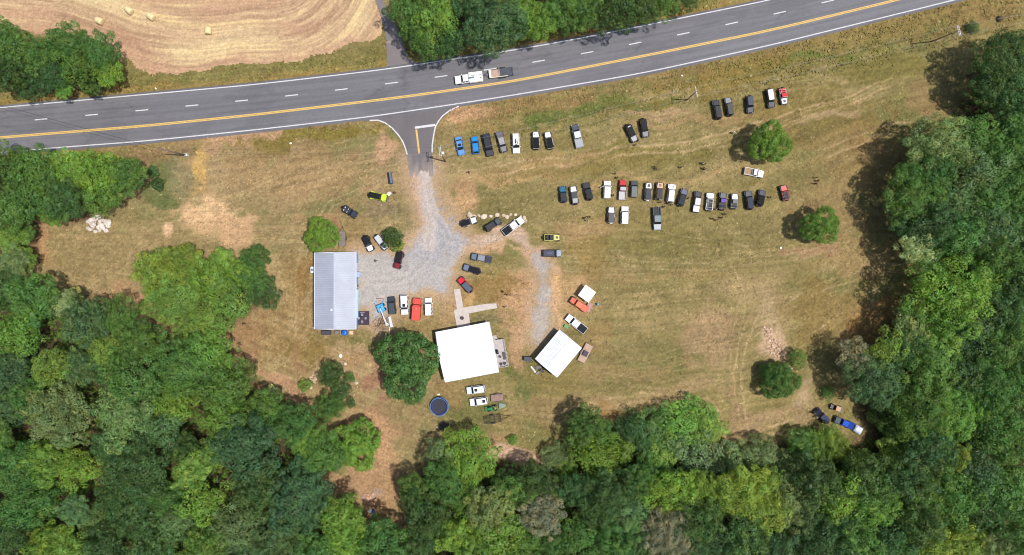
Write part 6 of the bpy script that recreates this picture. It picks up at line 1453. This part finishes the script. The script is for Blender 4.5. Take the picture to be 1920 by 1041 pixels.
rockset(lambda i, a, b: 'small stone in the brown garden patch', pts, (176, 142, 116), 'stones in the garden patch', 'rubble_stone', 8)
pts = [(647, 682, .5, 0), (643, 694, .45, 0), (668, 718, .5, 0)]
rockset(lambda i, a, b: ['pale boulder above the small round garden shrub', 'pale boulder left of the small round garden shrub', 'pale boulder right of the small round garden shrub'][i], pts, (196, 182, 164), 'garden boulders', 'boulder', 9)
# rubbish at the track
for px_, py_, s_, col_, lab, nm_ in [(693, 957.5, .5, (226, 226, 230), 'crumpled white sheet at the bottom of the rubbish heap', 'sheet'), (699.5, 960, .42, (66, 100, 160), 'blue plastic bag beside the crumpled white sheet', 'bag'), (651, 929, .42, (206, 206, 200), 'pale square block in the tree shade left of the rubbish heap', 'block'), (638.5, 668, .5, (240, 240, 240), 'white plastic sack lying alone below the metal building', 'sack')]:
    x, y = at(px_, py_, .2); m = MB(); m.rock((0, 0, 0), s_, int(px_), .45); tag(m.build(nm_, paint(col_, .5, 0, 0, .06), None, (x, y, .18)), lab, nm_)
for px_, py_, lab in [(545, 269, 'small white litter left of the driveway, in the verge'), (292, 166, 'small white litter on the verge below the hay field'), (1279, 142, 'small white litter in the verge near the single crossarm pole'), (1464, 465, 'small white litter below the lone round tree')]:
    x, y = at(px_, py_, .1); m = MB(); m.rock((0, 0, 0), .26, int(px_), .4); tag(m.build('litter', paint((232, 230, 226), .6), None, (x, y, .12)), lab, 'litter')
# roadside stumps near the right poles
x, y = at(1876, 34, .6); st = thing('stump', 'brown cut stump under the wires at the upper right', 'stump', x, y)
m = MB(); m.lathe([(.75, 0), (.5, .3), (.45, 1.0), (.1, 1.02)], 14, 'z'); m.build('trunk', BARK, st)
# brush pile beside the patio
rr = random.Random(21); m = MB(); x, y = at(712, 606, .2)
for k in range(60):
    a_ = rr.uniform(0, 6.28); p = Vector((rr.gauss(0, .9), rr.gauss(0, .7), rr.uniform(.02, .4))); q = p + Vector((math.cos(a_), math.sin(a_), rr.uniform(-.1, .2))) * rr.uniform(.5, 1.4); m.tube(p, q, .04, .02, 5)
tag(m.build('brush_pile', paint((116, 92, 74), .9, 0, 0, .25), None, (x, y, 0)), 'pile of brown sticks between the patio and the boom lift', 'brush pile')
for px_, py_, lab, rot_ in [(712, 560, 'rust-red metal bar on the gravel above the blue boom lift', 2)]:
    x, y = at(px_, py_, .1); m = MB(); m.tube((-.9, 0, .06), (.9, 0, .06), .06); m.tube((-.4, -.6, .06), (.1, -.5, .06), .05); m.tube((.1, -.5, .06), (.35, -.8, .06), .05); tag(m.build('metal_bar', paint((140, 64, 52), .7), None, (x, y, 0), (0, 0, R_(rot_))), lab, 'bar')
# ================================================================== UTILITY POLES AND WIRES
WOOD = paint((128, 112, 100), .9, 0, 0, .2, 3); GALV = paint((196, 194, 192), .5, .3)
def pole(label, base, hh, lean_px, arms, rot, transformer=False, low=False):
    bx, by = at(base[0], base[1], 0); txp = at(lean_px[0], lean_px[1], hh) if lean_px else (bx, by)
    root = thing('utility_pole', label, 'utility pole', bx, by, 0, 0, 'utility poles'); d = Vector((txp[0] - bx, txp[1] - by, hh))
    m = MB(); m.tube((0, 0, -.3), d, .17, .11, 10); m.build('pole', WOOD, root)
    ends = []
    for z_, off in arms:
        c_ = d * (z_ / hh); u = Vector((math.cos(R_(rot)), math.sin(R_(rot)), 0)); w = Vector((-u.y, u.x, 0))
        c_ = c_ + w * off
        m = MB(); m.box(c_.x, c_.y, z_, 2.5, .12, .14, R_(rot)); ar = m.build('crossarm', GALV, root)
        for s_ in (-1.1, -.4, .4, 1.1):
            p = c_ + u * s_; m = MB(); m.lathe([(.05, 0), (.07, .05), (.04, .14), (.02, .2)], 8, 'z', (p.x, p.y, z_ + .07)); m.build('insulator', paint((150, 140, 130), .3), ar)
        ends = [Vector((bx, by, 0)) + c_ + u * s_ + Vector((0, 0, .26)) for s_ in (-1.1, 1.1)]
    if transformer:
        c_ = d * ((hh - 1.6) / hh); m = MB(); m.lathe([(.28, -.5), (.3, -.45), (.3, .4), (.2, .5), (.05, .55)], 16, 'z', (c_.x + .48, c_.y, c_.z)); m.build('transformer', paint((222, 224, 226), .4), root)
    if low:
        m = MB(); m.slab(-.35, .35, .3, .3, 0, .9, r=.06, ch=.05); m.build('meter_box', paint((210, 220, 212), .5), root)
    return root, Vector((bx, by, 0)) + d, ends
pA, tA, eA = pole('leaning grey utility pole standing left of the long lawn, top over the verge', (351, 291.5), 12.0, (298, 279), [], 80, low=True)
pB, tB, eB = pole('utility pole with two white crossarms and a transformer beside the driveway', (835, 303), 11.5, (825, 284.5), [(11.2, .16), (11.2, -.2)], 96, transformer=True)
pC, tC, eC = pole('utility pole with one pale crossarm in the weeds above the parked rows', (1288, 187.5), 9.5, (1306, 171.5), [(9.3, 0)], 100)
pD, tD, eD = pole('utility pole with two white crossarms near the upper right trees', (1746, 78), 11.5, (1799.5, 57), [(11.2, .17), (11.2, -.17)], 104)
def wire(a, b, sag, label, r=.022, col=(150, 150, 152)):
    a, b = Vector(a), Vector(b); n = 18; pts = []
    for k in range(n + 1): t = k / n; p = a.lerp(b, t); p.z -= sag * 4 * t * (1 - t); pts.append(p)
    m = MB(); m.path(pts, r, 5); return tag(m.build('power_wire', paint(col, .5, .4), None), label, 'wire', 'power wires')
for k, w_ in enumerate(('upper', 'lower')):
    wire(eB[1 - k], eC[1 - k], 1.6, '%s overhead wire between the driveway pole and the single crossarm pole' % w_)
    wire(eC[1 - k], eD[1 - k], 1.8, '%s overhead wire between the two right-hand poles' % w_)
    wire(eD[1 - k], Vector(at(2010, 8 + k * 13, 11)).to_3d() + Vector((0, 0, 11)), .8, '%s overhead wire leaving the frame at the upper right' % w_)
    wire(eB[1 - k], tA - Vector((0, 0, .3 + .9 * k)), 2.0, '%s overhead wire crossing the left lawn above the grass' % w_, .018, (96, 94, 94))
p = at(17, 202, 9.0); q = at(-90, 172, 9.5)
wire(tA, Vector((q[0], q[1], 9.5)), .6, 'dark overhead cable crossing the road at the left', .035, (46, 46, 52))
wire(tA - Vector((0, 0, .2)), Vector((pA.location.x + 6.5, pA.location.y - 1.0, 0)), 0, 'thin guy wire of the leaning grey pole', .012, (120, 120, 120))
# ================================================================== PEOPLE
def skin_mesh(name, verts, edges, radii, mat, sub=1):
    me = bpy.data.meshes.new(name); me.from_pydata(verts, edges, []); o = bpy.data.objects.new(name, me); COL.objects.link(o)
    sk = o.modifiers.new('s', 'SKIN'); sk.use_smooth_shade = True
    for v, r in zip(me.skin_vertices[0].data, radii): v.radius = (r, r) if not isinstance(r, tuple) else r
    me.skin_vertices[0].data[0].use_root = True
    ss = o.modifiers.new('d', 'SUBSURF'); ss.levels = sub; ss.render_levels = sub
    dg = bpy.context.evaluated_depsgraph_get(); ev = o.evaluated_get(dg)
    out = bpy.data.meshes.new_from_object(ev); out.name = name; out.materials.clear(); out.materials.append(mat)
    bpy.data.objects.remove(o)
    return out
SKIN = paint((196, 148, 120), .6, 0, 0, .06, 3)
def body_pose(pose):
    """joints of a standing figure facing +x; returns verts, edges, radii and the joint positions"""
    V, E, Rr, J = [], [], [], {}
    def j(n, p, r, par=None):
        V.append(p); Rr.append(r); J[n] = len(V) - 1
        if par: E.append((J[par], J[n]))
    j('pelvis', (0, 0, .95), .125); j('waist', (0, 0, 1.08), .12, 'pelvis'); j('chest', (.01, 0, 1.30), .145, 'waist'); j('neck', (.0, 0, 1.48), .058, 'chest')
    j('head0', (.02, 0, 1.57), .075, 'neck'); j('head1', (.025, 0, 1.66), .092, 'head0'); j('crown', (.015, 0, 1.735), .06, 'head1')
    j('nose', (.125, 0, 1.635), .016, 'head1')
    for s in (1, -1):
        q = 'l' if s > 0 else 'r'
        j('ear' + q, (.01, s * .095, 1.635), .016, 'head1')
        j('sh' + q, (0, s * .19, 1.41), .062, 'chest')
        st = {'stand': 0, 'walk': .22 * s, 'talk': 0, 'point': 0}[pose]
        if pose == 'talk' or (pose == 'point' and s > 0): el, wr = (.08, s * .25, 1.14), (.30, s * .20, 1.20)
        else: el, wr = (-.02 - st * .6, s * .25, 1.13), (.06 - st * 1.1, s * .27, .89)
        j('el' + q, el, .043, 'sh' + q); j('wr' + q, wr, .030, 'el' + q)
        d = (Vector(wr) - Vector(el)).normalized(); sd = Vector((0, 1, 0)).cross(d).normalized(); up = Vector((0, 1, 0))
        pm = Vector(wr) + d * .05; j('palm' + q, tuple(pm), .030, 'wr' + q)
        for k in range(4):
            b = pm + d * .045 + sd * ((k - 1.5) * .021); l = (.072, .085, .08, .06)[k]
            j('f%d%s' % (k, q), tuple(b), .010, 'palm' + q); m1 = b + d * l * .5 - up * s * .008; j('g%d%s' % (k, q), tuple(m1), .009, 'f%d%s' % (k, q))
            j('h%d%s' % (k, q), tuple(m1 + d * l * .45 - up * s * .022), .008, 'g%d%s' % (k, q))
        tb = Vector(wr) + d * .03 + sd * .035; j('t0' + q, tuple(tb), .012, 'palm' + q); j('t1' + q, tuple(tb + d * .04 + sd * .022), .010, 't0' + q)
        j('hip' + q, (0, s * .095, .88), .098, 'pelvis'); lg = .26 * s if pose == 'walk' else 0
        kn = (lg * .6 + .03, s * .11, .49); an = (lg * 1.0 - (.06 if lg < 0 else 0), s * .12, .10 + (.05 if lg < 0 else 0))
        j('kn' + q, kn, .062, 'hip' + q); j('an' + q, an, .04, 'kn' + q); j('heel' + q, (an[0] - .03, an[1], an[2] - .06), .036, 'an' + q); j('toe' + q, (an[0] + .16, an[1] + s * .02, max(.035, an[2] - .065)), .034, 'an' + q)
    return V, E, Rr, J
POSE = {}
def chain(J, V, names, radii, mat, name):
    ids = []; vs = []; es = []; rr_ = []
    for path in names:
        for a, b in zip(path[:-1], path[1:]):
            for n in (a, b):
                if n not in ids: ids.append(n); vs.append(V[J[n]]); rr_.append(radii[n])
            es.append((ids.index(a), ids.index(b)))
    return skin_mesh(name, vs, es, rr_, mat)
for ps in ('stand', 'walk', 'talk', 'point'):
    V_, E_, R2, J_ = body_pose(ps)
    body = skin_mesh('person', V_, E_, R2, SKIN, 1)
    # short sleeves end half way down the upper arm, trousers at the ankle
    V2 = list(V_); J2 = dict(J_)
    for q in 'lr':
        a, b = Vector(V_[J_['sh' + q]]), Vector(V_[J_['el' + q]]); V2.append(tuple(a.lerp(b, .75))); J2['sl' + q] = len(V2) - 1
        a, b = Vector(V_[J_['kn' + q]]), Vector(V_[J_['an' + q]]); V2.append(tuple(a.lerp(b, .85))); J2['cf' + q] = len(V2) - 1
    base = paint((120, 120, 120), .9)
    shirt = chain(J2, V2, [['pelvis', 'waist', 'chest'], ['chest', 'shl', 'sll'], ['chest', 'shr', 'slr']], dict(pelvis=.142, waist=.142, chest=.165, shl=.08, shr=.08, sll=.066, slr=.066), base, 'shirt')
    pants = chain(J2, V2, [['pelvis', 'hipl', 'knl', 'cfl'], ['pelvis', 'hipr', 'knr', 'cfr']], dict(pelvis=.132, hipl=.112, hipr=.112, knl=.08, knr=.08, cfl=.068, cfr=.068), base, 'trousers')
    shoes = []
    for q in 'lr':
        m = MB(); h_, t_ = V_[J_['heel' + q]], V_[J_['toe' + q]]; m.slab(h_[0] - .05, t_[0] + .05, .045, .048, max(0, h_[2] - .045), h_[2] + .05, max(0, h_[2] - .045) + .07, r=.04, ch=.02, yc=(h_[1] + t_[1]) / 2); shoes.append(m.mesh('shoe', TRIM))
    m = MB(); m.lathe([(.104, -.02), (.108, .03), (.095, .085), (.06, .12), (.01, .135)], 16, 'z', (.008, 0, 1.64)); hair = m.mesh('hair', base)
    m = MB(); m.lathe([(.125, -.0), (.11, .02), (.105, .06), (.07, .1), (.01, .115)], 16, 'z', (.01, 0, 1.68)); m.slab(.06, .22, .09, .07, 1.68, 1.70, r=.05, ch=.005); cap = m.mesh('cap', base)
    m = MB()
    for s in (1, -1): m.lathe([(.002, -.012), (.012, 0), (.002, .012)], 8, 'x', (.108, s * .036, 1.662))
    eyes = m.mesh('eyes', TRIM); m = MB(); m.slab(.108, .118, .026, .026, 1.588, 1.60, r=.004, ch=.002); mouth = m.mesh('mouth', paint((150, 84, 78), .6))
    POSE[ps] = (body, shirt, pants, shoes, hair, cap, eyes, mouth)
def person(px, py, face, pose, label, shirt, pants=(60, 66, 84), hair=(54, 42, 34), cap=None, group='people on the field', sc=1.0):
    b, s, p, sh, h, c, e, mo = POSE[pose]; x, y = at(px, py, 1.2)
    o = tag(link_mesh('person', b, None, (x, y, -.03), (0, 0, R_(90 - face))), label, 'person', group); o.scale = (sc,) * 3
    def kid(n, me, col):
        k = link_mesh(n, me, o)
        if col: k.material_slots[0].link = 'OBJECT'; k.material_slots[0].material = cloth(col)
        return k
    kid('shirt', s, shirt); kid('trousers', p, pants)
    for q in sh: kid('shoe', q, None)
    kid('cap', c, cap) if cap else kid('hair', h, hair)
    kid('eyes', e, None); kid('mouth', mo, None)
P_ = person
P_(879, 322.5, 200, 'walk', 'person walking alone on the grass right of the driveway', (54, 40, 44), (44, 46, 60))
P_(740, 361, 260, 'stand', 'person standing at the nose of the lime green vehicle', (120, 52, 58), (52, 46, 52))
P_(943.5, 547, 120, 'talk', 'person in black standing upper left by the concrete walk end', (36, 36, 40), (40, 42, 50))
P_(951, 553, 300, 'talk', 'person in dark clothes facing another above the concrete walk end', (48, 44, 50), (36, 38, 44))
P_(947, 576, 20, 'stand', 'person in a pale shirt right of the concrete walk end', (196, 186, 176), (44, 46, 54))
P_(1097, 408.5, 110, 'talk', 'person in black at the left of the open-grass trio', (34, 34, 38), (150, 130, 104))
P_(1105.5, 406.5, 210, 'talk', 'person in a dark shirt and cap at the top right of the open-grass trio', (50, 44, 44), (74, 70, 70), cap=(40, 40, 40))
P_(1101.5, 414, 10, 'stand', 'person in a white shirt at the bottom of the open-grass trio', (226, 222, 222), (50, 52, 64))
P_(1154, 325, 190, 'stand', 'person in a grey shirt above the small red-hooded pickup', (150, 132, 128), (70, 60, 60))
P_(1158, 333, 110, 'point', 'person in dark clothes leaning at the red-hooded pickup', (44, 36, 38), (48, 44, 52))
P_(1150.5, 366, 90, 'stand', 'person in brown between the white boxy suv and red-hooded pickup', (96, 66, 50), (62, 60, 50))
P_(1228, 312.5, 0, 'walk', 'person in dark clothes at the left of the pair above the long row', (52, 46, 52), (40, 42, 52))
P_(1231, 316, 30, 'walk', 'person in a grey shirt at the right of the pair above the long row', (130, 116, 116), (60, 56, 60))
P_(1278, 313, 260, 'walk', 'person in a pale shirt walking alone above the long row', (190, 170, 156), (44, 42, 48))
P_(1318, 305.5, 100, 'talk', 'person in a white shirt at the top of the group of four', (220, 216, 216), (56, 56, 66))
P_(1323, 307.5, 270, 'talk', 'person in lavender at the upper right of the group of four', (150, 134, 150), (54, 54, 62))
P_(1320, 315, 60, 'talk', 'person in maroon at the lower left of the group of four', (100, 62, 74), (50, 48, 56))
P_(1323.5, 317, 330, 'talk', 'person in a grey shirt at the lower right of the group of four', (146, 138, 144), (48, 50, 60))
P_(1532, 332.5, 180, 'talk', 'person in black at the top of the trio near the lone round tree', (40, 36, 44), (46, 44, 54))
P_(1535, 338.5, 250, 'stand', 'person in maroon in the middle of the trio near the lone round tree', (104, 72, 90), (50, 46, 54))
P_(1530.5, 344, 30, 'stand', 'person in dark grey at the bottom of the trio near the lone round tree', (66, 60, 66), (44, 44, 50))
P_(1337.5, 410, 60, 'talk', 'person in grey at the left of the scattered group below the row', (104, 94, 100), (54, 52, 58))
P_(1346, 412.5, 280, 'talk', 'person in a pinkish shirt low in the scattered group below the row', (214, 170, 160), (64, 62, 74))
P_(1354, 408, 300, 'stand', 'person in dark clothes right in the scattered group below the row', (50, 42, 50), (40, 42, 48))
P_(1360, 401.5, 230, 'stand', 'person in brown topmost of the scattered group below the row', (84, 62, 52), (48, 44, 46))
P_(1446, 369.5, 80, 'stand', 'person in a tan shirt left of the red roofless vehicle', (196, 164, 130), (66, 50, 46))
P_(1423, 306.5, 200, 'stand', 'person in pale pink at the foot of the bright green tree', (214, 196, 190), (46, 56, 50))
P_(1432, 297.5, 190, 'talk', 'person in a red shirt beneath the bright green tree', (196, 66, 54), (100, 44, 44), cap=(206, 70, 56))
P_(1376, 248, 120, 'stand', 'person in white at the left edge of the bright green tree shadow', (232, 232, 234), (80, 80, 88), cap=(236, 236, 236))
P_(1193, 271, 330, 'stand', 'person in a grey shirt behind the pale-hooded black vehicle', (170, 162, 160), (54, 54, 60))
P_(1197, 263, 260, 'stand', 'person in black at the rear corner of the pale-hooded black vehicle', (32, 32, 36), (40, 40, 46))
P_(1230, 373.5, 350, 'talk', 'person in grey left behind the tan vehicle', (166, 158, 158), (70, 68, 74))
P_(1236.5, 374.5, 5, 'talk', 'person in black and white behind the tan vehicle', (52, 50, 56), (130, 124, 122), cap=(190, 186, 180))
P_(1239, 379, 340, 'stand', 'person in dark clothes lowest behind the tan vehicle', (44, 38, 42), (48, 46, 52))
P_(1253, 381.5, 30, 'talk', 'person in blue grey left behind the striped-hood white vehicle', (112, 118, 130), (60, 58, 64))
P_(1261, 384, 350, 'talk', 'person in white right behind the striped-hood white vehicle', (206, 206, 206), (56, 56, 62))
P_(1247.5, 387.5, 280, 'point', 'person in a pale shirt between the dark grey pickup and striped-hood vehicle', (232, 206, 180), (60, 56, 54))
P_(1234.5, 389, 60, 'point', 'person in white at the tailgate of the dark grey pickup', (222, 220, 216), (90, 88, 90))
P_(1290.5, 371.5, 300, 'stand', 'person in black right of the slate blue slanted vehicle', (34, 34, 40), (44, 44, 52))
P_(1343.5, 392, 320, 'stand', 'person in a pale shirt at the rear of the white roofless vehicle', (216, 200, 180), (70, 64, 60))
P_(1351, 393, 10, 'talk', 'person in a purple shirt left behind the purple-topped vehicle', (96, 62, 100), (52, 44, 56))
P_(1357, 394, 350, 'talk', 'person in dark clothes right behind the purple-topped vehicle', (44, 40, 50), (46, 44, 50))
P_(1532.5, 783.5, 300, 'talk', 'person in a white shirt beside the dark navy vehicle at the woodland track', (232, 228, 220), (60, 62, 72))
P_(1526, 775, 140, 'talk', 'person in black left of the dark navy vehicle at the woodland track', (36, 38, 40), (46, 48, 52))
P_(437, 637.5, 100, 'stand', 'person in a grey shirt at the lower left lawn near the wood', (150, 144, 146), (70, 66, 70))
P_(456.5, 607, 190, 'stand', 'person in black standing right of the left grove', (30, 30, 32), (34, 34, 38), cap=(28, 28, 30))
P_(704, 489, 120, 'walk', 'person in dark clothes crossing the gravel lot', (70, 68, 74), (60, 60, 66))
# ================================================================== LIGHT, SKY, CAMERA
SUN_EL, SUN = R_(69), Vector((.98, -.19, 0)).normalized()
w = bpy.data.worlds.new('World'); scene.world = w; w.use_nodes = True
sky = w.node_tree.nodes.new('ShaderNodeTexSky'); sky.sky_type = 'NISHITA'; sky.sun_disc = False; sky.sun_elevation = SUN_EL; sky.sun_rotation = math.atan2(SUN.x, SUN.y)
sky.air_density = 1.0; sky.dust_density = 1.5; sky.ozone_density = 1.0
bg = w.node_tree.nodes['Background']; bg.inputs['Strength'].default_value = .105
w.node_tree.links.new(sky.outputs['Color'], bg.inputs['Color'])
sl = bpy.data.lights.new('sun', 'SUN'); sl.energy = 3.6; sl.angle = R_(.55); sl.color = (1.0, .965, .92)
so = bpy.data.objects.new('sun', sl); COL.objects.link(so)
so.rotation_euler = Vector((SUN.x * math.cos(SUN_EL), SUN.y * math.cos(SUN_EL), math.sin(SUN_EL))).to_track_quat('Z', 'Y').to_euler()
cam = bpy.data.cameras.new('camera'); cam.sensor_width = 36; cam.lens = 18 / (960 / S / H); cam.clip_end = 6000; cam.clip_start = 1
co = bpy.data.objects.new('camera', cam); COL.objects.link(co); co.location = (0, 0, H); scene.camera = co
scene.view_settings.view_transform = 'Standard'; scene.view_settings.look = 'None'; scene.view_settings.gamma = 1; scene.view_settings.exposure = 0.25
scene.cycles.filter_width = 1.1
scene.cycles.max_bounces = 6; scene.cycles.transparent_max_bounces = 6
